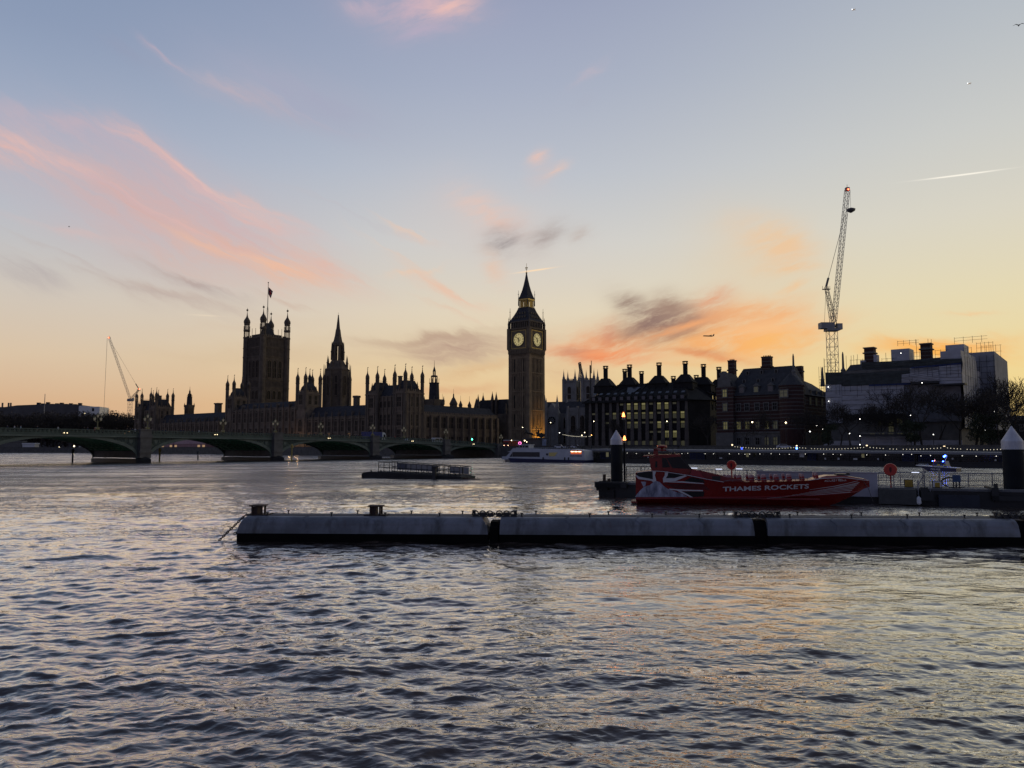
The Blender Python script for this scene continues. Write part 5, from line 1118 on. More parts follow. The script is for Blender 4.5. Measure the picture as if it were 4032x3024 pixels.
def skin(J, E, Rr, root, sub=1):
    ks = list(J); me = bpy.data.meshes.new('tmp'); me.from_pydata([J[k] for k in ks], [(ks.index(a), ks.index(b)) for a, b in E], [])
    o = bpy.data.objects.new('tmp', me); COL.objects.link(o); md = o.modifiers.new('s', 'SKIN'); md.use_smooth_shade = True
    lay = me.skin_vertices[0].data
    for i, k in enumerate(ks):
        r_ = Rr[k]; lay[i].radius = (r_, r_) if not isinstance(r_, tuple) else r_; lay[i].use_root = (k == root)
    o.modifiers.new('d', 'SUBSURF').levels = sub; dg = bpy.context.evaluated_depsgraph_get(); ev = o.evaluated_get(dg); out = bpy.data.meshes.new_from_object(ev)
    bpy.data.objects.remove(o); bpy.data.meshes.remove(me); return out
SKIN = mat('skin', (.42, .26, .19), .6, .1, 3); HAIRC = mat('dark hair', (.03, .022, .018), .7, .3, 5); TRO = mat('dark trousers', (.025, .027, .035), .9, .2, 3)
COATS = [mat('black coat', (.018, .018, .02), .9, .2, 3), mat('navy jacket', (.02, .03, .07), .9, .2, 3), mat('brown coat', (.08, .05, .035), .9, .2, 3), mat('white coat', (.6, .6, .6), .8, .1, 3), mat('pale blue jacket', (.3, .38, .5), .8, .1, 3), mat('red jacket', (.4, .03, .03), .8, .1, 3)]
def dressed(me, coat):
    m = me.copy(); m.name = 'person'
    for x in (coat, SKIN, TRO, HAIRC): m.materials.append(x)
    for p_ in m.polygons:
        z = p_.center.z; y = p_.center.y
        p_.material_index = 3 if z > 1.7 or (z > 1.6 and y > .0) else (1 if z > 1.52 or (z < .86 and abs(p_.center.x) > .17) else (0 if z > .8 else 2))
    return m
bodies = [body(1), body(-.4)]
ppl = [[dressed(b, c) for c in COATS] for b in bodies]
DARK = 'person in dark clothes walking on the bridge behind its parapet'
def person(loc, rz, k, ci, label, group=None):
    o = link('person', ppl[k % 2][ci], None, loc, rz); return tag(o, label, 'person', group)
rp_ = random.Random(11)
special = {55: (3, 'person in a white top, leftmost pale figure on the bridge'), 80: (4, 'person in pale blue jacket near the left end of the bridge'), 227: (3, 'person in white above the left arch, left of the lamps on it'),
           531: (3, 'person in white left of the leftmost pier in view'), 372: (5, 'person in red beside the lantern of the left arch'), 783: (3, 'person in white just right of the leftmost pier lamp'), 1556: (5, 'person in a red jacket right of the blue lorry')}
pxs = [28, 55, 66, 80, 146, 227, 330, 344, 372, 392, 400, 458, 500, 512, 521, 531, 540, 560, 600, 640, 652, 700, 712, 722, 745, 756, 783, 800, 812, 850, 858, 872, 885, 900, 912, 955, 985, 1006, 1014, 1022, 1030, 1050, 1058, 1122, 1138, 1160, 1170, 1176, 1206, 1222, 1238, 1250, 1262, 1274, 1290, 1302, 1316, 1326, 1340, 1352, 1362, 1372, 1384, 1396, 1404, 1412, 1424, 1524, 1540, 1556, 1572, 1600, 1610, 1624, 1632, 1650, 1664, 1672, 1690, 1752, 1766, 1774, 1782, 1792, 1800, 1812, 1826, 1838, 1872, 1884, 1896, 1908, 1918, 1930, 1942, 1950]
for px_ in pxs:
    y = 1.0 + rp_.random() * 1.8; x = bsx(px_, y); z = ztop(max(-x, 0)) - 1.12
    rz = BA + R(90 if rp_.random() < .5 else -90) + rp_.uniform(-.3, .3)
    if px_ in special: person(bw(x, y, z), rz, px_, *special[px_])
    else: person(bw(x, y, z), rz, px_, rp_.choice([0, 0, 0, 1, 1, 2]), DARK, 'people walking across the bridge')

# ---------------------------------------------------------------- statue group on its plinth
BRZ = mat('dark bronze', (.035, .032, .026), .5, .3, 2, metal=.4)
p = at(2106, 1740, 326); st = thing('statue', 'dark bronze chariot statue with rearing horses in front of the clock tower', 'statue', (p.x, p.y, 0), 0)
zt = zat(1724, 326)
part('plinth', MB().box(-4.3, 4.6, -2.4, 2.4, 1, zt - .5).box(-5.2, 5.6, -2.9, 2.9, zt - .5, zt).box(-4.8, 5.1, -2.8, 2.8, 1, 3.2), GRAN, st)
def horse(dx):
    J = {'root': (-1.6 + dx, 0, 1.25), 'rump': (-.75 + dx, 0, 1.35), 'bar': (-1.1 + dx, 0, 1.5), 'cheste': (-2.3 + dx, 0, 1.95), 'neck': (-2.75 + dx, 0, 2.7), 'poll': (-2.95 + dx, 0, 3.15), 'muz': (-3.5 + dx, 0, 2.85),
         'tail': (-.3 + dx, 0, 1.1), 'tail2': (-.15 + dx, 0, .4)}
    E = [('root', 'bar'), ('bar', 'rump'), ('root', 'cheste'), ('cheste', 'neck'), ('neck', 'poll'), ('poll', 'muz'), ('rump', 'tail'), ('tail', 'tail2')]
    Rr = {'root': .42, 'rump': .4, 'bar': .4, 'cheste': .38, 'neck': .22, 'poll': .16, 'muz': .1, 'tail': .08, 'tail2': .06}
    for s_, y in (('l', -.25), ('r', .25)):
        J.update({'st' + s_: (-.85 + dx, y, .95), 'hk' + s_: (-.5 + dx, y, .55), 'hf' + s_: (-.85 + dx, y, .05), 'sh' + s_: (-2.45 + dx, y, 1.65), 'kn' + s_: (-3.1 + dx + (.2 if y > 0 else 0), y, 1.75), 'fh' + s_: (-3.2 + dx, y, 1.2)})
        E += [('rump', 'st' + s_), ('st' + s_, 'hk' + s_), ('hk' + s_, 'hf' + s_), ('cheste', 'sh' + s_), ('sh' + s_, 'kn' + s_), ('kn' + s_, 'fh' + s_)]; Rr.update({'st' + s_: .2, 'hk' + s_: .09, 'hf' + s_: .09, 'sh' + s_: .16, 'kn' + s_: .1, 'fh' + s_: .08})
    return skin(J, E, Rr, 'root')
hm = horse(-.6); hm.materials.append(BRZ); hm.name = 'horse'
for y in (-.8, .8): part('horse', hm, None, st, (.4, y, zt), R(8 * y)).scale = (1.3,) * 3
chm_ = MB().prism([(.3, .45), (3.0, .45), (3.2, 1.5), (2.4, 1.3), (1.0, 1.5), (.5, 2.1), (.1, 1.9)], -.9, .9)
for y in (-1.15, 1.0): chm_.loft([[(1.9 + .85 * math.cos(2 * math.pi * i / 16), y + q, .85 + .85 * math.sin(2 * math.pi * i / 16)) for i in range(16)] for q in (0, .14)])
chm_.tube((-2.2, 0, 1.2), (.5, 0, .8), .08, 5); part('chariot', chm_, BRZ, st, (.4, 0, zt)).scale = (1.25,) * 3
def robed(J2):
    m = skin({'root': (0, 0, .2), 'hip': (0, 0, .95), 'ch': (0, 0, 1.45), 'n': (0, 0, 1.75), 'h': (0, 0, 1.95), 'crown': (0, 0, 2.15), 'a1': (-.35, 0, 1.6), 'a2': J2[0], 'a3': J2[1], 'b1': (.35, 0, 1.6), 'b2': J2[2], 'b3': J2[3]},
             [('root', 'hip'), ('hip', 'ch'), ('ch', 'n'), ('n', 'h'), ('h', 'crown'), ('ch', 'a1'), ('a1', 'a2'), ('a2', 'a3'), ('ch', 'b1'), ('b1', 'b2'), ('b2', 'b3')],
             {'root': .42, 'hip': .26, 'ch': .24, 'n': .09, 'h': .15, 'crown': .1, 'a1': .12, 'a2': .09, 'a3': .06, 'b1': .12, 'b2': .09, 'b3': .06}, 'root'); m.materials.append(BRZ); return m
part('robed_figure', robed(((-.75, 0, 1.9), (-.8, 0, 2.5), (.75, 0, 1.8), (.9, 0, 2.35))), None, st, (1.6, 0, zt + .9)).scale = (1.35,) * 3; part('spear', MB().tube((.5, 0, zt + 1.8), (.6, 0, zt + 5.2), .06, 5), BRZ, st)
for y, x in ((-.5, 2.1), (.5, 2.3)): o = part('robed_figure', robed(((-.5, 0, 1.2), (-.7, 0, 1.0), (.5, 0, 1.2), (.6, 0, .9))), None, st, (x, y, zt + .45)); o.scale = (.75, .75, .75)
part('banner_panel', MB().box(3.0, 4.6, -3.1, -2.95, 1.4, zt - .6), mat('blue and white poster', (.30, .36, .48), .5, .6, .8), st)

# ---------------------------------------------------------------- floating passenger pier along the far bank
HULLB = mat('black hull steel', (.016, .017, .018), .5, .4, .6); ROOFG = mat('pale grey roof edge', (.22, .22, .23), .7, .2, .5)
PGL = mat('dark pier glazing', (.014, .018, .02), .15, .3, .3); BLUEW = mat('blue wall panel', (.02, .035, .12), .6, .3, .3)
O, an, LN = frame(2316, 208, 4010, 149)
LIT = glow('pier ceiling lamp', (1, .95, .85), 2.2); POST = mat('white notice', (.55, .56, .55), .7, .2, 2); YEL = mat('cream lit notice', (.5, .46, .25), .7, .2, 2, emit=(.5, .45, .2), es=.10)
def pierseg(x0, x1, z0, z1, label, blues, posts, seed):
    t = thing('passenger_pier', label, 'pier', O + Vector((math.cos(an), math.sin(an), 0)) * x0, an); L_ = x1 - x0; rr = random.Random(seed)
    part('pontoon_hull', MB().box(0, L_, 0, 9, -.6, 1.0).box(-.1, L_ + .1, -.12, 0, .85, 1.05), HULLB, t)
    ra = MB().loft([[(-.4, -1.0, z0 - .42), (L_ + .4, -1.0, z1 - .42), (L_ + .4, 9.4, z1 - .42), (-.4, 9.4, z0 - .42)], [(-.4, -1.0, z0), (L_ + .4, -1.0, z1), (L_ + .4, 9.4, z1 + .1), (-.4, 9.4, z0 + .1)]]); part('roof', ra, ROOFG, t)
    part('back_wall', MB().box(0, L_, 7.5, 7.7, 1.0, min(z0, z1) - .45), BRONZE, t); part('glazing', MB().box(.2, L_ - .2, 2.4, 2.5, 1.0, min(z0, z1) - .43), PGL, t)
    n = int(L_ / 3.4)
    pm_ = MB().box(-.06, .06, -.06, .06, 1.0, min(z0, z1) - .43).mesh('post', IRON)
    for k in range(n + 1): part('post', pm_, None, t, (L_ * k / n if 0 < k < n else (.1 if k == 0 else L_ - .1), .3, 0))
    rl = MB()
    for z in (1.5, 1.95): rl.tube((0, .12, z), (L_, .12, z), .03, 4)
    k = 0
    while k < L_: rl.tube((k, .12, 1), (k, .12, 1.95), .025, 4); k += .55
    part('railing', rl, IRON, t)
    for a, b in blues: part('wall_panel', MB().box(a, b, 2.0, 2.3, 1.0, min(z0, z1) - .44), BLUEW, t)
    lm_ = MB().ball((0, 0, 0), .065, 6, 4).mesh('ceiling_light', LIT)
    x = .8
    while x < L_: part('ceiling_light', lm_, None, t, (x, rr.uniform(.2, 2.2), min(z0, z1) - .55 - rr.uniform(0, .2))); x += rr.uniform(1.2, 4.4)
    for a, w_, h_, z, m_ in posts: part('notice', MB().box(a, a + w_, .02, .06, z, z + h_), m_, t)
    return t
xs = col(3599, O, an); C_ = lambda q: col(q, O, an)
pierseg(0, xs - .1, 3.55, 3.1, 'long floating passenger pier with lit ceiling behind the red boat', [(C_(2345), C_(2400)), (C_(2700), C_(2760)), (C_(3165), C_(3200)), (C_(3540), C_(3590))],
        [(C_(2385), .8, 1.2, 1.5, YEL), (C_(2830), .7, .3, 1.3, POST), (C_(2936), .55, .9, 1.75, YEL), (C_(3145), 1.0, 1.1, 1.8, POST), (C_(3243), .3, .4, 1.3, POST), (C_(3294), .4, .4, 1.3, POST), (C_(3356), .8, .35, 1.3, POST), (C_(3389), .55, .8, 1.8, YEL), (C_(3450), .3, .4, 1.3, POST), (C_(2548), .3, .4, 1.35, POST)], 4)
pierseg(xs + .1, LN + 8, 3.1, 2.85, 'nearer right-hand section of the floating pier behind the police launch', [(C_(3600) - xs, C_(3660) - xs), (C_(3920) - xs, C_(3980) - xs)], [(C_(3740) - xs, .3, .35, 1.5, POST), (C_(3908) - xs, .3, .35, 1.3, POST)], 9)
q = at(2560, 1745, 225); one('pier_canopy', MB().box(-10, 9, -2, 2, zat(1757, 225), zat(1752, 225)).box(-9, -8.8, -1, 1, 3, zat(1757, 225)).box(8, 8.2, -1, 1, 3, zat(1757, 225)), IRON, 'dark canopy above the pier roof in front of the office block', 'canopy', (q.x, q.y, 0), R(-20))

# ---------------------------------------------------------------- strings of bulbs and their lamp standards along the embankment
BULB = glow('festoon bulb', (1, .9, .68), 1.15)
bulbm = MB().ball((0, 0, 0), .095, 6, 4)
def sph(w, r): m = MB().ball((0, 0, 0), r, 8, 5); return m
gl_ = {}
def lamp(px, py, Y, label, kind='cold', r=.26, group='lit lamps along the far embankment', pole=True):
    p = at(px, py, Y); t = thing('street_lamp', label, 'street lamp', (p.x, p.y, GZ), 0, group); h = p.z - GZ
    k = (kind, r)
    if k not in gl_: gl_[k] = sph(0, r).mesh('lamp_globe', {'cold': LAMPC, 'warm': LAMPW, 'amber': LAMPA, 'soft': glow('frosted globe', (1, .75, .45), 2.2)}[kind])
    if h > .5: part('lamp_column', MB().lathe([(.22, 0), (.22, .8), (.09, 1), (.07, max(1.1, h - r * .8))], 8), IRON, t)
    part('lamp_globe', gl_[k], None, t, (0, 0, h)); return t
std = [(2212, 1706, 282), (2440, 1752, 250), (2883, 1752, 222), (3137, 1756, 214), (3413, 1755, 206), (3718, 1757, 199), (4020, 1758, 193)]
names = ['right of the clock tower by the pale church', 'behind the white-topped pile', 'by the left stone corner of the striped brick office', 'behind the bright blue beacon', 'left of the open scaffold frame', 'behind the police launch', 'at the right edge behind the mooring pile']
for (px_, py_, Y_), nm in zip(std[1:], names[1:]): lamp(px_, py_, Y_, 'short globe lamp standard ' + nm, 'soft', .24, 'lamp standards carrying the bulb strings')
def festoon(a, b, sag, label, n):
    A = at(*a); B = at(*b); t = thing('string_lights', label, 'string lights', A, 0, 'strings of bulbs along the embankment'); wire = MB(); pr = None; pts_ = []
    for i in range(n + 1):
        q = (B - A) * (i / n); q.z -= sag * 4 * (i / n) * (1 - i / n); pts_.append(q)
    wire.path([tuple(v) for v in pts_], .02, 3); part('wire', wire, IRON, t)
    bm_ = bulbm.mesh('bulb', BULB)
    for q in pts_[1:-1]:
        if rnd.random() > .05: part('bulb', bm_, None, t, (q.x, q.y, q.z - .1))
festoon((2212, 1709, 282), (2330, 1716, 262), .45, 'short string of bulbs by the pale church', 24)
for (a, b, nm) in zip(std[2:], std[3:], ['in front of the striped brick office', 'between blue beacon and the open scaffold frame', 'between open scaffold frame and police launch', 'from the police launch to the right-hand mooring pile']):
    festoon((a[0], a[1] + 4, a[2]), (b[0], b[1] + 4, b[2]), .5, 'string of small white bulbs ' + nm, 23)
for px_, py_, Y_, k_, lb in [(2058, 1683, 350, 'warm', 'street lamp before the left face of the clock tower'), (2168, 1664, 330, 'warm', 'tall street lamp just right of the clock tower'), (2203, 1704, 320, 'cold', 'street lamp at the foot of the church'), (2302, 1703, 300, 'warm', 'upper street lamp beside the office block corner'),
    (2291, 1714, 290, 'warm', 'lower street lamp beside the office block corner'), (2329, 1713, 285, 'amber', 'orange street lamp at the left end of the office block'), (2338, 1659, 290, 'warm', 'tall street lamp against the left bays of the office block'), (2626, 1659, 270, 'warm', 'tall street lamp against the right bays of the office block'),
    (2962, 1662, 245, 'warm', 'tall lamp column left of centre before the striped brick office'), (3094, 1664, 240, 'warm', 'tall bright lamp column right of centre before the striped brick office'), (3189, 1699, 240, 'cold', 'low lamp at the dark gap right of the brick office'), (3216, 1676, 238, 'cold', 'wide lamp above the dark gap right of the brick office'),
    (3345, 1707, 225, 'cold', 'lamp under the left bare trees'), (3386, 1650, 225, 'cold', 'upper lamp of the vertical row left of the scaffold frame'), (3386, 1717, 224, 'cold', 'middle lamp of the vertical row left of the scaffold frame'), (3386, 1751, 223, 'cold', 'lowest lamp of the vertical row left of the scaffold frame'),
    (3585, 1635, 240, 'cold', 'lamp hanging in the crown of the big middle tree'), (3675, 1711, 222, 'cold', 'lamp right of the big middle tree trunk'), (3866, 1656, 225, 'cold', 'lamp among the right-hand trees'), (3915, 1619, 230, 'cold', 'highest lamp among the right-hand trees'), (3879, 1693, 222, 'cold', 'small lamp above the right-hand mooring pile trees'), (3240, 1690, 236, 'cold', 'small lamp beside the ramp right of the brick office'),
    (2066, 1735, 316, 'warm', 'bright kiosk lamp above the wheelhouse of the cruise boat'), (2074, 1740, 316, 'warm', 'right kiosk lamp above the cruise boat wheelhouse'), (2014, 1734, 318, 'warm', 'lamp just right of the red bus')]:
    lamp(px_, py_, Y_, lb, k_, .24 if (px_ in (3094, 2066, 2962)) else (.12 if 3200 < px_ else .17))
ring_ = MB()
for i in range(12):
    a, b = 2 * math.pi * i / 12, 2 * math.pi * (i + 1) / 12; ring_.tube((.55 * math.cos(a), 0, .55 * math.sin(a)), (.55 * math.cos(b), 0, .55 * math.sin(b)), .12, 5)
p = at(2047, 1745, 318); t = thing('neon_ring', 'small pink neon ring above the cruise boat wheelhouse', 'neon sign', (p.x, p.y, GZ)); part('ring', ring_, glow('pink neon', (1, .2, .6), 2.5), t, (0, 0, p.z - GZ)); part('post', MB().tube((0, .1, 0), (0, .1, p.z - GZ - .5), .06, 5), IRON, t)
BLU = glow('blue beacon', (.04, .12, 1), 22); BLUD = glow('dim blue beacon', (.04, .10, 1), 2.5)
for px_, py_, Y_, m_, r_, lb in ((3137, 1765, 205, BLU, .26, 'bright blue flashing beacon above the pier roof'), (2921, 1766, 212, BLUD, .3, 'dim blue beacon at the left end of the bulb strings')):
    p = at(px_, py_, Y_); t = thing('beacon_light', lb, 'beacon', (p.x, p.y, GZ)); part('post', MB().tube((0, 0, 0), (0, 0, max(.2, p.z - GZ)), .06, 5), IRON, t); part('lamp', sph(0, r_), m_, t, (0, 0, p.z - GZ))
# open scaffold frame and kiosks on the embankment
p = at(3485, 1740, 226); t = thing('scaffold_frame', 'open scaffold frame with dark roof under the bare trees', 'scaffold', (p.x, p.y, GZ), R(-12)); m = MB(); W_ = 6.6
zf = zat(1716, 226) - GZ
for x in (-W_, -W_ / 3, W_ / 3, W_):
    for y in (0, 2): m.tube((x, y, 0), (x, y, zf), .06, 4)
for z in (1, 2.2, 3.4, 4.6): m.tube((-W_, 0, z), (W_, 0, z), .05, 4)
part('frame', m, CRW, t); part('roof', MB().box(-W_ - .2, W_ + .2, -.3, 2.4, zf, zf + .5), IRON, t); part('screen', MB().box(-W_, W_, 2.1, 2.2, 0, zf), SHEET, t)
# marker posts in the river
for px_, py_, Y_, hgt, c_, lb in ((285, 1820, 205, 3.6, IRON, 'dark navigation post under the left arch'), (628, 1815, 222, 3.8, GOLD, 'yellow navigation post right of the leftmost pier in view'), (779, 1808, 258, 3.0, IRON, 'dark navigation post under the second arch'), (1148, 1816, 222, 4.9, GOLD, 'yellow navigation post under the middle arch')):
    p = at(px_, py_, Y_); m = MB().lathe([(.22, -2), (.22, hgt - 1)], 8); m.lathe([(.5, hgt - 1), (.35, hgt - .6), (.5, hgt - .5), (.2, hgt)], 8); one('navigation_post', m, c_ if c_ is IRON else mat('dull yellow paint', (.28, .22, .06), .7, .3, 2), lb, 'post', (p.x, p.y, 0))
# marquees on the palace terrace
bandm = mat('pale pink canvas', (.36, .20, .20), .8, .2, .5); WARML = glow('warm marquee inside', (1, .62, .3), .32)
for k, (a, b) in enumerate(((560, 700), (702, 830))):
    x0, x1 = plx(a, -8), plx(b, -8); t = thing('marquee', ('left' if k == 0 else 'right') + ' pink canvas marquee on the terrace seen through the second arch', 'marquee', pw(x0, -8), PR); L_ = x1 - x0
    part('canopy', MB().prismx([(-3.2, 6.4), (3.2, 6.4), (0, 9.0)], .3, L_ - .3), bandm, t); part('wall', MB().box(.5, L_ - .5, -2.9, 2.9, GZ, 6.4), bandm, t)
    n = int(L_ / 5); wm_ = MB().box(-1.4, 1.4, -3.0, -2.9, 4.0, 5.7).mesh('window', WARML)
    for i in range(n):
        if rnd.random() > .3: part('window', wm_, None, t, (L_ * (i + .5) / n, 0, 0))
for px_, lb in ((1143, 'left'), (1175, 'right')):
    x = plx(px_, -4); q = pw(x, -4, 6.8); t = thing('terrace_lamp', lb + ' warm lamp on the palace terrace seen through the middle arch', 'lamp', (q.x, q.y, GZ)); part('post', MB().tube((0, 0, 0), (0, 0, 3.0), .1, 6), IRON, t); part('lamp_globe', sph(0, .22), LAMPW, t, (0, 0, 3.2))
    ll = bpy.data.lights.new('lamp', 'POINT'); ll.energy = 260; ll.color = (1, .6, .25); ll.shadow_soft_size = .3; link('lamp_light', ll, t, (0, -1.2, 3.4))

# ---------------------------------------------------------------- aircraft and birds
p = at(2790, 1323, 2400); m = MB().lathe([(.2, -19), (1.9, -14), (2.0, 12), (.5, 19)], 10).v; a_ = MB()
a_.loft([[(x, r_ * math.cos(2 * math.pi * i / 8), r_ * math.sin(2 * math.pi * i / 8) + dz) for i in range(8)] for x, r_, dz in ((-19, .3, -.4), (-16, 1.7, 0), (10, 2.0, 0), (19, .5, .9))])
pl_ = thing('airliner', 'small dark airliner flying under the orange cloud right of the clock tower', 'aeroplane', p, R(10)); part('fuselage', a_, IRON, pl_)
part('wing', MB().loft([[(-5, 0, -.6), (2, 0, -.6), (2, 0, -.1), (-5, 0, -.1)], [(3, -17, 1.6), (5, -17, 1.6), (5, -17, 1.8), (3, -17, 1.8)]]), IRON, pl_); part('wing', MB().loft([[(-5, 0, -.6), (2, 0, -.6), (2, 0, -.1), (-5, 0, -.1)], [(3, 17, 1.6), (5, 17, 1.6), (5, 17, 1.8), (3, 17, 1.8)]]), IRON, pl_)
part('tail_fin', MB().prism([(13, .6), (18, .9), (20, 7), (17, 7)], -.25, .25), IRON, pl_)
for px_, py_, lb in ((3362, 38, 'bright pinpoint aircraft light high at the top right of the sky'), (3817, 329, 'tiny aircraft glinting in the upper right sky above the contrail')):
    p = at(px_, py_, 3000); t = thing('airliner', lb, 'aeroplane', p, R(20)); part('fuselage', MB().loft([[(x, r_ * math.cos(2 * math.pi * i / 6), r_ * math.sin(2 * math.pi * i / 6)) for i in range(6)] for x, r_ in ((-9, .2), (-7, 1.2), (6, 1.2), (9, .3))]), WHITE, t); part('wing', MB().box(-1.5, 1.5, -8, 8, -.2, .1), WHITE, t); part('landing_light', sph(0, 1.6), glow('landing light', (1, 1, 1), 3), t, (-9, 0, 0))
def bird(px, py, Y, sc, lb, rz):
    p = at(px, py, Y); m = MB()
    m.loft([[(x, r_ * math.cos(2 * math.pi * i / 6), r_ * math.sin(2 * math.pi * i / 6)) for i in range(6)] for x, r_ in ((-.3, .02), (-.2, .06), (.05, .08), (.3, .02))])
    for sg in (-1, 1): m.loft([[(-.12, sg * .05, .02), (.1, sg * .05, .02), (.1, sg * .05, .05), (-.12, sg * .05, .05)], [(-.06, sg * .35, .22), (.08, sg * .35, .22), (.08, sg * .35, .24), (-.06, sg * .35, .24)], [(.02, sg * .7, .08), (.08, sg * .7, .08), (.08, sg * .7, .09), (.02, sg * .7, .09)]])
    o = one('bird', m, mat('grey plumage', (.12, .12, .14), .9, .3, 4), lb, 'bird', p, rz, smooth=True); o.scale = (sc,) * 3
bird(4012, 100, 60, .6, 'bird in flight at the top right edge of the sky', R(70)); bird(272, 893, 160, .6, 'tiny distant bird in the left sky beside the pink clouds', R(20))
# ---------------------------------------------------------------- white cruise boat at the far bank
def textmesh(body, size, bold=0.0, shear=0.0):
    cu = bpy.data.curves.new('t', 'FONT'); cu.body = body; cu.size = size; cu.offset = bold; cu.shear = shear; cu.resolution_u = 3; cu.fill_mode = 'FRONT'
    o = bpy.data.objects.new('t', cu); COL.objects.link(o); dg = bpy.context.evaluated_depsgraph_get(); me = bpy.data.meshes.new_from_object(o.evaluated_get(dg))
    bpy.data.objects.remove(o); bpy.data.curves.remove(cu)
    v = np.array([x.co[:] for x in me.vertices]); f = [tuple(p.vertices) for p in me.polygons]; bpy.data.meshes.remove(me)
    v -= v.min(0); return v, f
def lettering(name, body, x0, x1, z0, z1, parent, m, yf, bold=.01, slope=0.0, shear=0.0):
    """letters fitted to a box in the x-z plane and laid on the surface y = yf(x, z)"""
    v, f = textmesh(body, 1, bold, shear); w, h = v[:, 0].max(), v[:, 1].max(); mb = MB(); out = []
    for a in v:
        x = x0 + (x1 - x0) * a[0] / w; z = z0 + (z1 - z0) * a[1] / h + slope * (x - x0); out.append((x, yf(x, z), z))
    xs_ = np.sort(v[:, 0]); g = int(np.argmax(np.diff(xs_))); cut = (xs_[g] + xs_[g + 1]) / 2
    if ' ' not in body: mb.add(out, f); return part(name, mb, m, parent)
    for word in (0, 1):
        mb = MB(); ids = [i for i in range(len(out)) if (v[i, 0] > cut) == bool(word)]; nw = {i: k for k, i in enumerate(ids)}; mb.add([out[i] for i in ids], [tuple(nw[i] for i in q) for q in f if q[0] in nw]); o = part(name, mb, m, parent)
    return o
O, an, LN = frame(1969, 214, 2302, 201); CBZ = lambda py_, x=8: zat(py_, O.y + math.sin(an) * x)
BWHITE = mat('white boat paint', (.46, .47, .50), .45, .12, .4); NAVY = mat('navy hull paint', (.012, .016, .07), .4, .3, .4)
cbt = thing('cruise_boat', 'white river cruise boat with navy hull and dark windows at the far bank', 'boat', O, an); s = 480 / 2212 / F * 208 ; X = lambda c: col(1920 + c * .217, O, an); Z = lambda c: CBZ(1680 + c * .217)
part('hull', MB().loft([[(X(225), 2.6, -.6), (LN - .6, .4, -.6), (LN - .6, 5.4, -.6), (X(225), 3.0, -.6)], [(X(215), 2.8, Z(570)), (X(330), 0.6, Z(572)), (LN, 0, Z(602)), (LN, 5.8, Z(602))]]).loft([[(X(222), 2.7, -.4), (X(420), .1, -.4), (LN - .3, 0, -.4), (LN - .3, 5.8, -.4), (X(420), 5.7, -.4), (X(222), 3.1, -.4)], [(X(215), 2.7, Z(570)), (X(380), -.1, Z(573)), (LN, -.1, Z(602)), (LN, 5.9, Z(602)), (X(380), 5.9, Z(573)), (X(215), 3.1, Z(570))]]), NAVY, cbt)
sup = [(X(255), Z(572)), (X(255), Z(545)), (X(330), Z(540)), (X(400), Z(462)), (X(345), Z(455)), (X(400), Z(445)), (X(450), Z(392)), (X(1490), Z(412)), (X(1500), Z(405)), (X(1735), Z(430)), (X(1755), Z(600))]
part('deckhouse', MB().prism(sup, .25, 5.5), BWHITE, cbt)
part('bulwark', MB().box(X(255), X(1460), .1, .25, Z(597), Z(548)), BWHITE, cbt)
CGL = mat('smoked boat glass', (.02, .022, .025), .12, .2, .5)
part('long_window', MB().prism([(X(445), Z(553)), (X(445), Z(460)), (X(935), Z(462)), (X(935), Z(560))], .16, .3), CGL, cbt)
part('side_window', MB().prism([(X(1105), Z(532)), (X(1105), Z(468)), (X(1260), Z(466)), (X(1210), Z(533))], .16, .3), mat('dim cabin glass', (.05, .05, .03), .2, .3, 1, emit=(.8, .7, .35), es=.06), cbt)
part('bow_window', MB().prism([(X(385), Z(555)), (X(440), Z(475)), (X(436), Z(550))], .16, .3), CGL, cbt)
part('porthole', MB().lathe([(.3, 0), (.3, .1)], 14), CGL, cbt).matrix_basis = Matrix.Translation((X(1072), .2, Z(500))) @ Matrix.Rotation(R(90), 4, 'X')
wh = part('wheelhouse', MB().prism([(X(460), Z(392)), (X(520), Z(335)), (X(700), Z(335)), (X(700), Z(392))], 1.5, 4.2), BWHITE, cbt); part('roof', MB().box(X(490), X(710), 1.2, 4.5, Z(335), Z(322)), BWHITE, wh)
for a, b in ((480, 518), (530, 580), (592, 620), (632, 690)): part('window', MB().prism([(X(a), Z(378)), (X(a + (18 if a < 500 else 0)), Z(342)), (X(b), Z(342)), (X(b), Z(378))], 1.44, 1.52), CGL, wh)
rl = MB()
for z in (395, 375): rl.tube((X(720), .3, Z(z)), (X(1480), .3, Z(z + 14)), .025, 4)
for k in range(20): x = X(720 + 40 * k); rl.tube((x, .3, Z(408)), (x, .3, Z(376)), .02, 4)
part('upper_rail', rl, BWHITE, cbt)
st_ = MB()
for k in range(14): st_.box(X(900 + 40 * k), X(920 + 40 * k), 1.0, 4.6, Z(405), Z(380 + (k * 7) % 12))
part('deck_seats', st_, IRON, cbt)
ORG = glow('orange lit cabin', (1, .16, .03), .55); STRIP = glow('strip lamp', (1, .75, .4), 5)
for k in range(3):
    a = X(1502 + 66 * k); w_ = X(1560) - X(1502); wn = part('lit_window', MB().box(a, a + w_, .14, .3, Z(492), Z(437)), ORG, cbt); part('strip_lamp', MB().box(a + .05, a + w_ - .05, .10, .14, Z(456), Z(445)), STRIP, wn)
lettering('lettering', 'citycruises', X(1480), X(1700), Z(548), Z(505), cbt, NAVY, lambda x, z: .23, .012)
for c in (1005, 1395, 1462): part('fender', MB().lathe([(.14, Z(600)), (.18, Z(580)), (.14, Z(550))], 8), IRON, cbt, (X(c), -.02, 0))
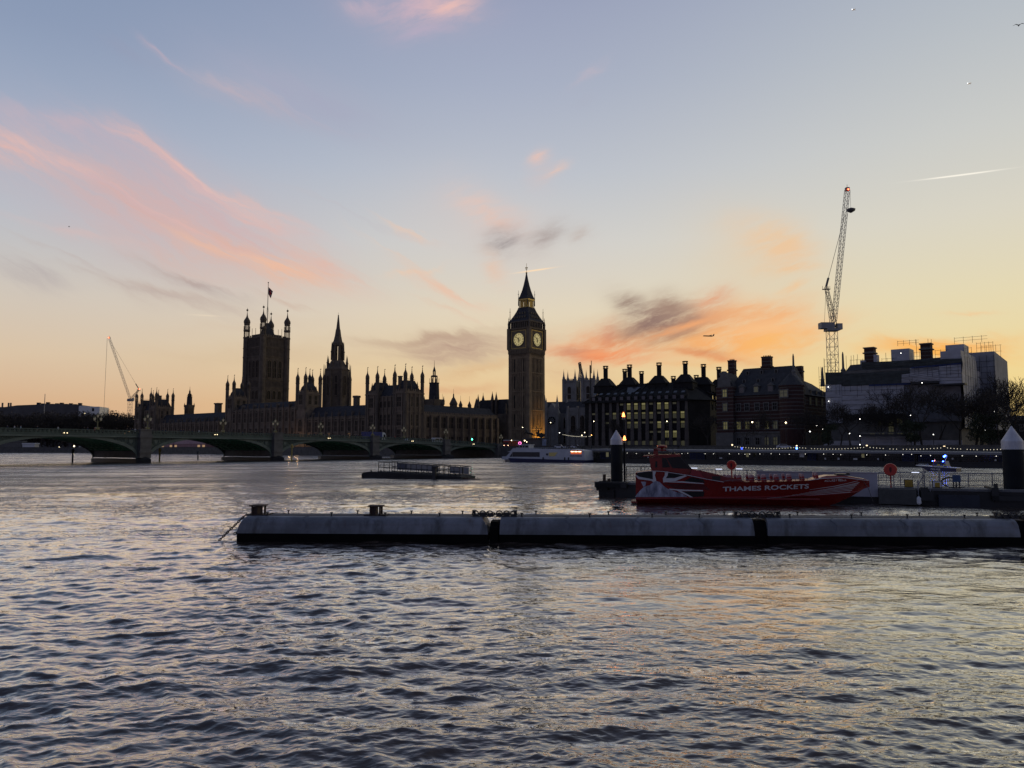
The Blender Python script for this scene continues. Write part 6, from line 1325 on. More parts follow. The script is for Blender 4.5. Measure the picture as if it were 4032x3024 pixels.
for k, c in enumerate((1050, 1130, 1270, 1340, 1420)):
    person((O + Vector((math.cos(an), math.sin(an), 0)) * X(c) + Vector((-math.sin(an), math.cos(an), 0)) * 2.4) + Vector((0, 0, Z(412) - .75)), an + R(40 * k), k, (0, 1, 0, 3, 0)[k], 'person on the open top deck of the cruise boat' if k != 3 else 'person in white on the open top deck of the cruise boat', 'passengers on the cruise boat')

# ---------------------------------------------------------------- police launch
O, an, LN = frame(3598, 131, 3760, 126); X = lambda c: col(3160 + c * .39421, O, an); Z = lambda c: zat(1300 + c * .39421, 128)
pb = thing('police_launch', 'small police launch with blue beacons crossing before the floating pier', 'boat', O, an)
part('hull', MB().loft([[(X(1240), .5, -.3), (X(1515), .3, -.3), (X(1515), 1.7, -.3), (X(1240), .9, -.3)], [(X(1120), 1.0, Z(1352)), (X(1518), 0, Z(1372)), (X(1518), 2.1, Z(1372)), (X(1120), 1.1, Z(1352))]]).prism([(X(1120), Z(1352)), (X(1250), Z(1415)), (X(1515), Z(1418)), (X(1518), Z(1372))], .02, 2.0), NAVY, pb)
part('rubbing_strake', MB().prism([(X(1115), Z(1350)), (X(1520), Z(1372)), (X(1520), Z(1378)), (X(1120), Z(1358))], -.06, 2.1), WHITE, pb)
part('cabin', MB().prism([(X(1270), Z(1365)), (X(1285), Z(1310)), (X(1400), Z(1306)), (X(1420), Z(1370))], .3, 1.8), mat('grey launch cabin', (.10, .11, .14), .5, .2, 1), pb)
chk = MB()
for k in range(4):
    for j in range(2):
        chk.mi = (k + j) % 2; a = 1290 + k * 31; chk.box(X(a), X(a + 31), .24, .3, Z(1368 - j * 13), Z(1355 - j * 13))
part('checker_panel', chk, [mat('yellow checker paint', (.55, .50, .04), .5, .1, 2), mat('blue checker paint', (.02, .04, .25), .5, .1, 2)], pb)
for a, b in ((1292, 1320), (1330, 1362), (1370, 1395)): part('window', MB().box(X(a), X(b), .25, .3, Z(1340), Z(1315)), CGL, pb)
m = MB().tube((X(1385), 1, Z(1306)), (X(1410), 1, Z(1250)), .05, 5).tube((X(1290), 1, Z(1310)), (X(1280), 1, Z(1285)), .04, 5)
for k in range(5): m.tube((X(1140 + 24 * k), .3, Z(1352 + k)), (X(1140 + 24 * k), .3, Z(1338 + k)), .02, 4)
m.tube((X(1140), .3, Z(1338)), (X(1236), .3, Z(1342)), .02, 4); part('mast_rails', m, WHITE, pb)
bb = MB().ball((0, 0, 0), .10, 6, 4).mesh('beacon', BLU)
for cx, cz, m_, r_ in ((1283, 1308, BLU, .08), (1303, 1304, glow('red beacon lamp', (1, .25, .1), 8), .07), (1387, 1310, BLU, .1), (1400, 1262, BLU, .16), (1412, 1254, BLU, .13)): part('beacon', sph(0, r_), m_, pb, (X(cx), .1, Z(cz)))
lettering('lettering', 'POLICE', X(1264), X(1358), Z(1398), Z(1383), pb, WHITE, lambda x, z: -.0, .02)

# ---------------------------------------------------------------- floating landing raft with railings, mid-river
O, an, LN = frame(1428, 101, 1816, 95); X = lambda c: col(1380 + c * .3074, O, an); Z = lambda c, x=5: zat(1640 + c * .3074, O.y + math.sin(an) * x)
RAFT = mat('black tarred timber', (.022, .021, .02), .8, .4, 1.2)
ra = thing('landing_raft', 'black floating raft with long railings and banners in mid-river', 'raft', O, an)
part('hull', MB().prism([(X(152), -.4), (X(150), Z(745)), (X(175), Z(722)), (X(240), Z(712)), (X(1420), Z(757)), (X(1425), -.4)], 0, 3.8).box(X(240), X(1420), -.12, 0, Z(800, 10), Z(785, 10)), RAFT, ra)
part('spar', MB().prism([(X(1400), Z(800)), (X(1400), Z(770)), (X(1612), Z(783)), (X(1612), Z(806))], .4, 1.2), mat('rusty brown timber', (.07, .035, .02), .8, .4, 1.5), ra)
rl = MB()
for y in (.25, 3.4):
    n = 15; tz = lambda k: Z(583 + 55 * k / n); bz = lambda k: Z(718 + 36 * k / n)
    for k in range(n + 1): x = X(352 + (1385 - 352) * k / n); rl.tube((x, y, bz(k) - .2), (x, y, tz(k)), .055, 4)
    for q in (0, .5, .95):
        rl.tube((X(352), y, bz(0) + (tz(0) - bz(0)) * (1 - q)), (X(1385), y, bz(n) + (tz(n) - bz(n)) * (1 - q)), .05, 4)
for x, k in ((X(352), 0), (X(1385), 15)): rl.tube((x, .25, tz(k)), (x, 3.4, tz(k)), .03, 4)
part('railing', rl, IRON, ra)
BANN = mat('faded grey banner', (.30, .285, .275), .8, .25, 1.2); BANB = mat('faded blue banner panel', (.11, .118, .14), .8, .25, 1.2)
for a, b, m_, lb in ((425, 556, BANB, 'blue banner panel'), (556, 610, BANN, 'grey banner'), (612, 870, BANN, 'grey lettered banner'), (872, 965, BANB, 'dark poster panel'), (1120, 1360, BANN, 'grey banner by the right end')):
    f = lambda c: Z(585 + 55 * (c - 352) / 1033); bn = part('banner', MB().prism([(X(a), f(a) - .98), (X(a), f(a) - .12), (X(b), f(b) - .12), (X(b), f(b) - .98)], 3.28, 3.33), m_, ra, label=lb)
v = part('mooring_post', MB().box(-.22, .22, -.2, .2, -.3, Z(632) - 0).box(-.22, .4, -.2, .2, Z(660), Z(635)), IRON, ra, (X(1092), -.25, 0))
for c, zt_ in ((1416, 645), (245, 692), (370, 690), (1265, 730), (1338, 735), (1478, 760)): part('bollard', MB().lathe([(.10, Z(zt_ + 80)), (.10, Z(zt_)), (.14, Z(zt_))], 8), IRON, ra, (X(c), .5, 0))

# ---------------------------------------------------------------- white floating boom sections close to the quay
BOOM = bpy.data.materials.new('weathered white boom'); BOOM.use_nodes = True
def boommat():
    t = BOOM.node_tree; b = t.nodes['Principled BSDF']; b.inputs['Roughness'].default_value = .5
    tcn = t.nodes.new('ShaderNodeTexCoord')
    def nz(sc, st, lo, hi, det=6):
        mp = t.nodes.new('ShaderNodeMapping'); mp.inputs['Scale'].default_value = st; t.links.new(tcn.outputs['Object'], mp.inputs[0]); n = t.nodes.new('ShaderNodeTexNoise'); n.inputs['Scale'].default_value = sc; n.inputs['Detail'].default_value = det; n.inputs['Roughness'].default_value = .65
        t.links.new(mp.outputs[0], n.inputs['Vector']); r = t.nodes.new('ShaderNodeMapRange'); r.inputs[1].default_value = lo; r.inputs[2].default_value = hi; t.links.new(n.outputs['Fac'], r.inputs[0]); return r.outputs[0]
    def mx(f, a, c):
        n = t.nodes.new('ShaderNodeMix'); n.data_type = 'RGBA'; t.links.new(f, n.inputs[0]); 
        if isinstance(a, tuple): n.inputs[6].default_value = a
        else: t.links.new(a, n.inputs[6])
        n.inputs[7].default_value = c; return n.outputs[2]
    c = mx(nz(.7, (1, 1, 1), .38, .62), (.20, .215, .25, 1), (.115, .125, .145, 1)); c = mx(nz(2.2, (1, 1, .25), .50, .70), c, (.075, .08, .085, 1))
    sp = t.nodes.new('ShaderNodeSeparateXYZ'); t.links.new(tcn.outputs['Object'], sp.inputs[0]); n = nz(1.4, (1, 1, .4), .3, .8)
    m = t.nodes.new('ShaderNodeMath'); m.operation = 'SUBTRACT'; m.inputs[0].default_value = .72; t.links.new(sp.outputs[2], m.inputs[1])
    m2 = t.nodes.new('ShaderNodeMath'); m2.operation = 'MULTIPLY'; t.links.new(m.outputs[0], m2.inputs[0]); t.links.new(n, m2.inputs[1]); m3 = t.nodes.new('ShaderNodeMath'); m3.operation = 'MULTIPLY'; m3.use_clamp = True; t.links.new(m2.outputs[0], m3.inputs[0]); m3.inputs[1].default_value = 2.2
    c = mx(nz(1.9, (1, 1, .07), .60, .78), c, (.085, .058, .042, 1))
    c = mx(m3.outputs[0], c, (.055, .06, .05, 1)); t.links.new(c, b.inputs['Base Color'])
    bp = t.nodes.new('ShaderNodeBump'); bp.inputs['Strength'].default_value = .25; bp.inputs['Distance'].default_value = .04; t.links.new(nz(1.1, (1, 1, 1), 0, 1, 3), bp.inputs['Height']); t.links.new(bp.outputs[0], b.inputs['Normal'])
boommat()
DECKB = mat('dull blue-grey deck strip', (.065, .072, .09), .7, .3, 1.5, spec=.2); BLACKB = mat('black weeded boom underside', (.006, .006, .006), .9, .3, 2, spec=.1); RUST = mat('rusty chain steel', (.05, .03, .022), .8, .4, 4); GALV = mat('galvanised steel', (.20, .20, .21), .5, .3, 3, metal=.5)
A0, B0 = at(917, 2129, 32.4), at(3990, 2150, 31.0); A0.z = B0.z = 0
ban = math.atan2(B0.y - A0.y, B0.x - A0.x); BXv = Vector((math.cos(ban), math.sin(ban), 0))
def prof(s=1.0):     # cross-section: flat deck, rounded shoulder, nearly upright side
    pts_ = [(1.55, 1.04), (.42, 1.04)] + [(.42 - .40 * math.sin(R(a)), 1.04 - .36 * (1 - math.cos(R(a)))) for a in (15, 30, 45, 60, 75, 90)] + [(-.03, .50), (-.05, .36)]
    return pts_
def under(): return [(-.05, .357), (-.02, .0), (.1, -.45), (1.5, -.45), (1.97, .0), (2.0, .357)]
def section(pxa, pxb, label, tap):
    xa, xb = [(at(q, 2090, 31.9).x - A0.x) / BXv.x for q in (pxa, pxb)]; L_ = xb - xa
    t = thing('boom_section', label, 'floating boom', A0 + BXv * xa, ban, 'floating boom sections'); pr = prof(); full = pr[::-1] + [(1.95, .68), (2.0, .36)]
    full = [(-.05, .36), (-.03, .5)] + [(.42 - .40 * math.sin(R(a)), 1.04 - .36 * (1 - math.cos(R(a)))) for a in (90, 75, 60, 45, 30, 15)] + [(.42, 1.04), (1.55, 1.04)] + [(1.55 + .40 * math.sin(R(a)), 1.04 - .36 * (1 - math.cos(R(a)))) for a in (15, 30, 45, 60, 75, 90)] + [(1.98, .5), (2.0, .36)]
    m = MB(); n = 14; rings = []
    for k in range(n + 1):
        x = L_ * k / n
        rings.append([(min(max(x + (tap * 1.6 * (z - .36) ** 2 if k == 0 else (-tap * 1.6 * (z - .36) ** 2 if k == n else 0)), 0), L_), y, z) for y, z in full])
    m.loft(rings); part('float', m, BOOM, t, smooth=False); part('deck_strip', MB().box(.1, L_ - .1, .50, 1.56, 1.043, 1.055), DECKB, t)
    part('dark_underside', MB().prismx(under(), 0, L_), BLACKB, t)
    se = MB()
    for q in (.27, .55, .8): se.path([(L_ * q + .12 * math.sin(i), y - .008, z + .006) for i, (y, z) in enumerate(full[1:9])], .012, 4)
    part('weld_seam', se, BOOM, t)
    tp = MB().lathe([(.07, 1.04), (.028, 1.06), (.028, 1.15), (.07, 1.17), (.06, 1.2)], 8).mesh('cleat', IRON)
    for q in (.16, .42, .68, .9): part('cleat', tp, None, t, (L_ * q + rnd.uniform(-.3, .3), 1.5, 0)); part('cleat', tp, None, t, (L_ * (q - .08) + rnd.uniform(-.3, .3), .46, 0))
    return t, L_
bs1, l1 = section(917, 1921, 'leftmost white boom section with two mooring heads on top', .38)
bs2, l2 = section(1967, 2957, 'middle-left white boom section between the two black joints', .05)
bs3, l3 = section(3008, 3958, 'middle-right white boom section ahead of the jetty', .05)
bs4, l4 = section(4012, 4700, 'rightmost white boom section cut by the picture edge', .05)
mh = MB(); 
for x in (-.2, 0, .2):
    for y in (-.2, .2): mh.cbox(x, y, 1.04, 1.42, .035)
mh.box(-.16, .02, -.19, .19, 1.04, 1.4); mh.box(-.30, .30, -.3, .3, 1.42, 1.47); mh.box(-.45, .5, -.35, .35, 1.03, 1.09); mh = mh.mesh('mooring_head', RUST)
for px_ in (974, 1452): part('mooring_head', mh, None, bs1, ((at(px_, 2020, 32.4).x - A0.x) / BXv.x, .85, 0))
def chain(m, p, q, n, r):
    p, q = Vector(p), Vector(q); d = (q - p); u = d.normalized(); s1 = u.cross(Vector((0, 1, .1))).normalized(); s2 = u.cross(s1)
    for k in range(n):
        c = p + d * ((k + .5) / n); s_ = s1 if k % 2 else s2; l_ = d.length / n * .72; ring = [c + u * (l_ * math.cos(a)) + s_ * (l_ * .5 * math.sin(a)) for a in [2 * math.pi * i / 10 for i in range(11)]]
        m.path(ring, r, 5)
cm_ = MB(); chain(cm_, (.28, .55, 1.06), (-.75, .2, -.05), 15, .021); one('mooring_chain', cm_, RUST, 'rusty chain running from the boom end down into the water', 'chain', A0, ban)
cm_ = MB(); chain(cm_, (.12, 1.5, .75), (-.4, 1.1, 0.2), 8, .021); one('mooring_chain', cm_, RUST, 'short rusty chain behind the long one at the boom end', 'chain', A0, ban)
for k, (pxj, lb) in enumerate(((1944, 'left'), (2982, 'middle'), (3985, 'right'))):
    x = (at(pxj, 2090, 31.9).x - A0.x) / BXv.x; t = thing('boom_joint', {'left': 'black shackle joint joining the two left boom sections', 'middle': 'black joint below the red boat with a heap of shackles', 'right': 'black joint with shackles at the right end of the boom'}[lb], 'joint', A0 + BXv * x, ban, 'joints between boom sections')
    hw = .22
    part('rubber_bellows', MB().prismx([(.12, -.3), (.12, .6), (.3, .86), (.5, .92), (1.5, .92), (1.85, .6), (1.85, -.3)], -hw - .1, hw + .1) if lb != 'left' else MB().prismx([(.05, -.3), (.05, .62), (.5, .82), (1.7, .82), (1.7, -.3)], -.17, .17), BLACKB, t)
    m = MB()
    for sx in (-1, 1):
        for q in range(3):
            cx = sx * (.2 + .3 * q); m.box(cx - .12, cx + .12, .5, .9, 1.04, 1.14 + .06 * (q == 1))
            m.path([(cx + .13 * math.cos(a), .48, 1.16 + .12 * math.sin(a)) for a in [math.pi * 2 * i / 10 for i in range(11)]], .028, 5)
        m.cbox(sx * .85, .6, 1.04, 1.28, .05); m.cbox(sx * .85, .6, 1.24, 1.3, .09)
        m.box(sx * .5 - .45, sx * .5 + .45, .42, 1.0, 1.03, 1.065)
    chain(m, (-.5, .6, 1.16), (.5, .6, 1.12), 8, .03); part('shackles', m, IRON, t)
# ---------------------------------------------------------------- jetty pontoon with mooring piles
PL1, PL2 = at(2429, 1900, 63), at(3997, 1960, 52); PL1.z = PL2.z = 0
jan = math.atan2(PL2.y - PL1.y, PL2.x - PL1.x); JX = Vector((math.cos(jan), math.sin(jan), 0)); JY = Vector((-math.sin(jan), math.cos(jan), 0)); JL = (PL2 - PL1).length
PILED = mat('black steel pile', (.018, .021, .025), .8, .4, .6, spec=.12); PILEW = mat('white pile cap', (.56, .57, .62), .6, .3, 1.6, stretch=(1, 1, .4), c2=(.40, .40, .42))
for P_, r_, lb, zc in ((PL1, .478, 'black mooring pile with white cone top left of the red boat', zat(1693, 63)), (PL2, .63, 'thick black mooring pile with white cone top at the right edge', zat(1677, 52))):
    t = thing('mooring_pile', lb, 'mooring pile', P_, 0, 'mooring piles of the jetty'); k = r_ / .478
    part('shaft', MB().lathe([(r_, -3), (r_, zc - 1.2 * k)], 28), PILED, t, smooth=False)
    part('tide_band', MB().lathe([(r_ * 1.015, -1), (r_ * 1.02, .8), (r_ * 1.004, 1.15)], 28), mat('weed and tide mark', (.022, .028, .016), .95, .5, 3, spec=.1), t)
    part('cap', MB().lathe([(r_ * 1.04, zc - 1.2 * k), (r_ * 1.04, zc - .78 * k), (.02, zc)], 28), PILEW, t)
JC = lambda px_, yl=-1.5, py=1900: col(px_, PL1, jan, yl, py)
def JZ(py, px_, yl=-1.5): x = JC(px_, yl); w = PL1 + JX * x + JY * yl; return zat(py, w.y, px_)
DKZ = 1.15
jt_ = thing('jetty', 'dark floating jetty moored behind the red boat', 'jetty', PL1, jan)
xl = JC(2372); xr = JL + 6
part('hull', MB().box(xl + .3, xr, -1.5, 1.6, -.5, DKZ - .15), HULLB, jt_)
part('deck', MB().box(xl + .2, xr, -1.6, 1.7, DKZ - .15, DKZ), mat('worn deck plate', (.13, .13, .135), .7, .3, 1), jt_)
part('end_fender', MB().box(xl - .25, xl + 1.0, -1.7, 1.7, -.3, .55).box(xl - .4, xl + 1.6, -1.9, 1.5, .75, 1.1).prism([(xl - .45, .5), (xl - .45, 1.0), (xl - .2, 1.25), (xl + .5, 1.25), (xl + .5, .5)], -1.75, 1.5), RAFT, jt_)
for px_ in (2377, 2395): part('bollard', MB().lathe([(.13, DKZ - .3), (.13, JZ(1868 if px_ < 2380 else 1885, px_)), (.17, JZ(1868 if px_ < 2380 else 1885, px_))], 10), RUST, jt_, (JC(px_), -1.3, 0))
# railings
GRR = mat('grey galvanised rail', (.30, .30, .31), .5, .2, 2, metal=.3)
def railing(x0, x1, y, z0, h, st, m_, mesh_=0, lab=None):
    m = MB(); n = max(1, round((x1 - x0) / st))
    for k in range(n + 1): x = x0 + (x1 - x0) * k / n; m.tube((x, y, z0), (x, y, z0 + h), .035, 6)
    m.tube((x0, y, z0 + h), (x1, y, z0 + h), .035, 6); m.tube((x0, y, z0 + .12), (x1, y, z0 + .12), .02, 5)
    if mesh_:
        k = x0
        while k < x1: m.tube((k, y, z0 + .12), (k, y, z0 + h), .011, 3); k += .11
        for q in range(1, 8): m.tube((x0, y, z0 + h * q / 8), (x1, y, z0 + h * q / 8), .009, 3)
    else:
        m.tube((x0, y, z0 + h * .5), (x1, y, z0 + h * .5), .018, 5); k = x0
        while k < x1: m.tube((k, y, z0 + .12), (k, y, z0 + h), .014, 4); k += .3
    return part('railing', m, m_, jt_, label=lab)
railing(JC(2468, 1.3), JC(2700, 1.3), 1.3, DKZ, JZ(1837, 2500, 1.3) - DKZ, 1.3, IRON, 0, 'plain dark railing')
railing(JC(2700, 1.3), JC(3005, 1.3), 1.3, DKZ, 1.0, 1.3, GRR, 0, 'grey bar railing')
railing(JC(3460, 1.3), JC(4100, 1.3), 1.3, DKZ, .97, 1.5, GRR, 1, 'grey mesh railing')
railing(JC(3380, -1.3), JC(3520, -1.3), -1.3, DKZ, .97, 1.5, GRR, 0, 'short rail by the ring stand')
m = MB()
for a, b in ((3640, 3655), (3700, 3690)): m.tube((JC(a, .5), .5, DKZ), (JC(a, .5), .5, DKZ + 1.25), .05, 6)
m.tube((JC(3610, .5), .5, DKZ), (JC(3650, .5), .5, DKZ + 1.2), .04, 6); m.tube((JC(2950, .9), .9, DKZ), (JC(2996, .9), .9, DKZ + 1.0), .035, 6); part('gate_braces', m, GRR, jt_)
LILAC = mat('pale lilac panel', (.40, .39, .43), .6, .12, .5)
pz0, pz1 = .5, 2.14
part('screen_panel', MB().box(JC(2980, -1.66), JC(3456, -1.66), -1.72, -1.6, pz0, pz1).box(JC(2980, -1.66) - .04, JC(3456, -1.66) + .04, -1.76, -1.56, pz1, pz1 + .06), LILAC, jt_, label='long pale side panel behind the bow')
part('fender_block', MB().box(JC(3457), JC(3604), -2.1, -1.52, .05, DKZ - .08), mat('grey concrete fender', (.085, .085, .08), .9, .3, 1.2), jt_)
part('boarding_steps', MB().box(JC(3622), JC(3672), -2.1, -1.55, .35, .95).box(JC(3622), JC(3650), -2.1, -1.55, .95, 1.25), HULLB, jt_)
part('fender', MB().lathe([(.05, .05), (.16, .15), (.16, .5), (.05, .62)], 10), WHITE, jt_, (JC(3606) + .1, -2.0, .0)); part('ladder', MB().box(JC(3611), JC(3616), -1.75, -1.65, .5, 1.7).box(JC(3658), JC(3662), -1.75, -1.65, .7, 1.7), GRR, jt_)
part('pile_guide', MB().box(JL - 1.6, JL + 1.6, -1.9, -.75, .45, .75).box(JL - 1.6, JL - 1.2, -1.9, 1.2, .45, 1.3).lathe([(.12, .3), (.12, 1.55)], 8, JL - 1.3, -1.5), HULLB, jt_); part('pile_guide', MB().box(-1.3, 1.3, -1.9, -.7, DKZ - .4, DKZ + .05), HULLB, jt_)
part('tarpaulin_fender', MB().box(JC(3690), JC(3850), -2.0, -1.52, -.1, .75), mat('faded blue fender sheet', (.03, .035, .05), .8, .3, 1), jt_)
LED = glow('cold rail lamp', (.72, .78, 1), 1.6)
for px_, py_ in ((2735, 1843), (2832, 1847), (2912, 1846), (3606, 1860)):
    x = JC(px_, 1.25); z = JZ(py_, px_, 1.25); part('rail_lamp', MB().box(x - .24, x + .24, 1.2, 1.27, z - .02, z + .02), LED, jt_)
m = MB().box(JC(2520, .2), JC(2555, .2), .1, .6, DKZ, DKZ + .75); one('deck_locker', m, CRW, 'pale locker box on the jetty behind the stern of the red boat', 'box', PL1, jan)
# lifebuoy stands
REDP = mat('red housing plastic', (.50, .035, .02), .35, .15, 2)
for px_, yl, cz, r_, lb in ((2882, .9, 1831, .36, 'round red lifebuoy housing on a post behind the seats of the red boat'), (3508, -1.3, 1849, .43, 'round red lifebuoy housing on a post beyond the bow of the red boat')):
    x = JC(px_, yl); w = PL1 + JX * x + JY * yl; zc = zat(cz, w.y, px_); t = thing('lifebuoy_stand', lb, 'lifebuoy', (w.x, w.y, DKZ), R(-25), 'red lifebuoy housings on the jetty'); h = zc - DKZ
    part('post', MB().tube((0, .05, 0), (0, .05, h), .05, 8), REDP, t)
    m = MB(); m.loft([[(rr * math.cos(2 * math.pi * i / 32), y, h + rr * math.sin(2 * math.pi * i / 32)) for i in range(32)] for rr, y in ((r_ * .90, -.12), (r_ * .97, -.1), (r_, -.04), (r_, .04), (r_ * .95, .09))]); part('housing', m, REDP, t)
    part('handle_slot', MB().box(-.045, .045, -.135, -.11, h - .19, h + .17).box(-.075, .075, -.132, -.112, h - .1, h + .1), mat('dark slot', (.10, .012, .01), .7, .2, 2), t)
# amber marker lights on a pole
x = JC(2460, .4); w = PL1 + JX * x + JY * .4; t = thing('marker_light', 'slim pole with two amber lights beside the left mooring pile', 'marker light', (w.x, w.y, DKZ)); AMB = glow('amber marker', (1, .22, .05), 8)
part('pole', MB().tube((0, 0, 0), (0, 0, zat(1645, w.y) - DKZ), .09, 8, .07), PILED, t)
for px_, py_ in ((2454, 1632), (2458, 1724)): q = at(px_, py_, w.y); part('lamp', MB().lathe([(.10, -.22), (.12, -.2), (.12, -.1), (.085, -.08), (.10, .02), (.02, .18)], 10), [AMB], t, (q.x - w.x, -.12, q.z - DKZ)); part('lamp_bracket', MB().lathe([(.12, -.42), (.12, -.2)], 10), GALV, t, (q.x - w.x, -.12, q.z - DKZ))
# deck boxes, hose
YELB = mat('yellow board', (.42, .27, .03), .6, .2, 2)
def board(px_, py0, py1, wpx, m_, lb, nm, cat, fr=None):
    yl = -.9; x0, x1 = JC(px_ - wpx / 2, yl), JC(px_ + wpx / 2, yl); z0 = DKZ; z1 = JZ(py0, px_, yl); t = thing(nm, lb, cat, PL1 + JX * x0 + JY * yl + Vector((0, 0, z0)), jan)
    part('panel', MB().box(0, x1 - x0, 0, .10, .06, z1 - z0), m_, t); part('frame', MB().box(-.04, x1 - x0 + .04, .03, .16, 0, z1 - z0 + .04), fr or IRON, t); return t, x1 - x0, z1 - z0
t, w_, h_ = board(3578, 1891, 1926, 30, YELB, 'yellow notice board standing on the jetty deck', 'notice_board', 'sign')
for k in range(5): part('text_line', MB().box(w_ * .2, w_ * .8, -.004, 0, h_ * (.25 + .12 * k), h_ * (.28 + .12 * k)), mat('dark print', (.15, .09, .02), .7, .2, 2) if k == 0 else bpy.data.materials['dark print'], t)
t, w_, h_ = board(3690, 1896, 1928, 34, WHITE, 'white cabinet with yellow panel on the jetty deck', 'control_cabinet', 'cabinet'); part('door', MB().box(w_ * .22, w_ * .8, -.012, 0, h_ * .15, h_ * .85), YELB, t)
x = JC(3765, -.6); t = thing('pump', 'blue pump with dark hose on the jetty deck', 'pump', PL1 + JX * x + JY * -.6 + Vector((0, 0, DKZ)), jan)
part('motor', MB().box(-.22, .26, -.2, .2, .42, .84).box(-.18, .22, -.16, .16, .84, .9), mat('blue pump paint', (.03, .08, .18), .5, .3, 2), t); part('legs', MB().box(-.2, -.14, -.15, .15, 0, .42).box(.16, .22, -.15, .15, 0, .42).box(-.03, .03, -.15, .15, 0, .42), IRON, t)
part('hose', MB().path([(-.22, 0, .7), (-.5, -.05, .72), (-.8, -.1, .6), (-.98, -.1, .35), (-1.1, -.1, .1)], .055, 6).path([(-.9, -.1, .5), (-.75, -.12, .2), (-.4, -.15, .05), (.2, -.2, .05), (.5, -.2, .12)], .035, 6), IRON, t)

# ---------------------------------------------------------------- red speedboat
SB, BB = at(2489, 1970, 53.3), at(3423, 1990, 50.4); SB.z = BB.z = 0
ban2 = math.atan2(BB.y - SB.y, BB.x - SB.x); LB = (BB - SB).length
RX = Vector((math.cos(ban2), math.sin(ban2), 0)); RY = Vector((-math.sin(ban2), math.cos(ban2), 0))
HB = 1.75                                   # half beam; SB-BB is the near side, the keel line lies half a beam behind
bo = thing('speedboat', 'long red passenger speedboat with cabin at the stern beside the jetty', 'boat', SB + RY * HB, ban2)
O2 = SB + RY * HB
def bl(cx, cy, y=-HB):
    """photo point (in the close-up's own units) to boat x,z on the plane y"""
    px_, py_ = 2460 + cx * .44304, 1740 + cy * .44304; x = col(px_, O2, ban2, y, py_); w = O2 + RX * x + RY * y; return x, zat(py_, w.y, px_)
def bl5(cx, cy, y=-HB): return bl((2320 + cx * .2803 - 2460) / .44304, (1660 + cy * .2803 - 1740) / .44304, y)
RED = mat('red gelcoat', (.21, .009, .006), .22, .12, .5); BLK = mat('black gelcoat', (.012, .012, .014), .3, .2, 1); WHT = mat('white vinyl', (.60, .60, .62), .4, .1, 1)
DRED = mat('dark red interior', (.20, .012, .012), .45, .2, 1)
sheer_pts = [bl(95, 275), bl(235, 258), bl(330, 262), bl(560, 296), bl(720, 330), bl(880, 357), bl(1250, 355), bl(1640, 344), bl(1760, 326, -1.5), bl(1950, 318, -1.0), bl(2175, 345, -.02)]
chine_pts = [bl(75, 508), bl(600, 496), bl(1200, 492), bl(1650, 478, -1.3), bl(1900, 462, -.8), bl(2080, 440, -.3), bl(2150, 392, -.05)]
sx, sz = zip(*sheer_pts); qx, qz = zip(*chine_pts)
shz = lambda x: float(np.interp(x, sx, sz)); chz = lambda x: float(np.interp(x, qx, qz))
XB = sx[-1]; X0 = sx[0]
def shy(x): t_ = min(1, max(0, (x - X0) / (XB - X0))); return HB * (1 - max(0, (t_ - .52) / .48) ** 2.3) * (.94 + .06 * min(1, t_ * 5)) + .02
def chy(x): t_ = min(1, max(0, (x - X0) / (XB - X0))); return (HB - .28) * (1 - max(0, (t_ - .42) / .56) ** 1.9) if t_ < .98 else .01
def hull_y(x, z):                           # near side of the hull (negative y)
    a, b = chz(x), shz(x); t_ = min(1, max(0, (z - a) / max(.05, b - a))); return -(chy(x) + (shy(x) - chy(x)) * t_)
def keel(x): t_ = (x - X0) / (XB - X0); return -.45 if t_ < .6 else -.45 + (chz(XB) + .55) * ((t_ - .6) / .4) ** 2.6
m = MB(); rings = []; nst = 40
for k in range(nst + 1):
    x = X0 + (XB - .01 - X0) * k / nst; cy, sy = max(.012, chy(x)), max(.02, shy(x)); cz, szv = chz(x), shz(x); kz = min(keel(x), cz - .02)
    half = [(0, kz), (cy * .96, cz - .06), (cy + .05 * min(1, cy), cz - .04), (cy, cz + .03), (cy + (sy - cy) * .5, (cz + szv) / 2), (sy, szv - .04), (sy + .03 * min(1, sy), szv), (sy - .1 * min(1, sy), szv)]
    rings.append([(x, -y, z) for y, z in half] + [(x, y, z) for y, z in half[::-1][:-1]])
m.loft(rings, cap=False); n_ = len(rings[0]); m.f.append(tuple(range(n_))); m.m.append(0); hull = part('hull', m, RED, bo)
XC = bl(700, 330)[0]
part('deck', MB().prismz([(X0 + .05, -1.5), (X0 + .05, 1.5), (bl(1740, 340)[0], 1.3), (bl(1740, 340)[0], -1.3)], .45, .55), DRED, bo)
fd = MB(); rg = []
for k in range(13):
    x = bl(1690, 340)[0] + (XB - .05 - bl(1690, 340)[0]) * k / 12; y = max(.02, shy(x) - .02); z = shz(x) - .02; hh = .26 * min(1, k / 3) * (1 - .55 * k / 12) * (1 if k < 12 else .3)
    rg.append([(x, -y, z), (x, -y * .75, z + hh * .8), (x, 0, z + hh), (x, y * .75, z + hh * .8), (x, y, z)])
fd.loft(rg); part('foredeck', fd, RED, bo)
part('deck_hatch', MB().box(bl(1925, 310)[0], bl(2045, 310)[0], -.45, .45, shz(bl(1980, 310)[0]) + .16, shz(bl(1980, 310)[0]) + .24).lathe([(.1, shz(bl(2000, 310)[0]) + .2), (.12, shz(bl(2000, 310)[0]) + .33)], 8, bl(2040, 310)[0], 0), BLK, bo)
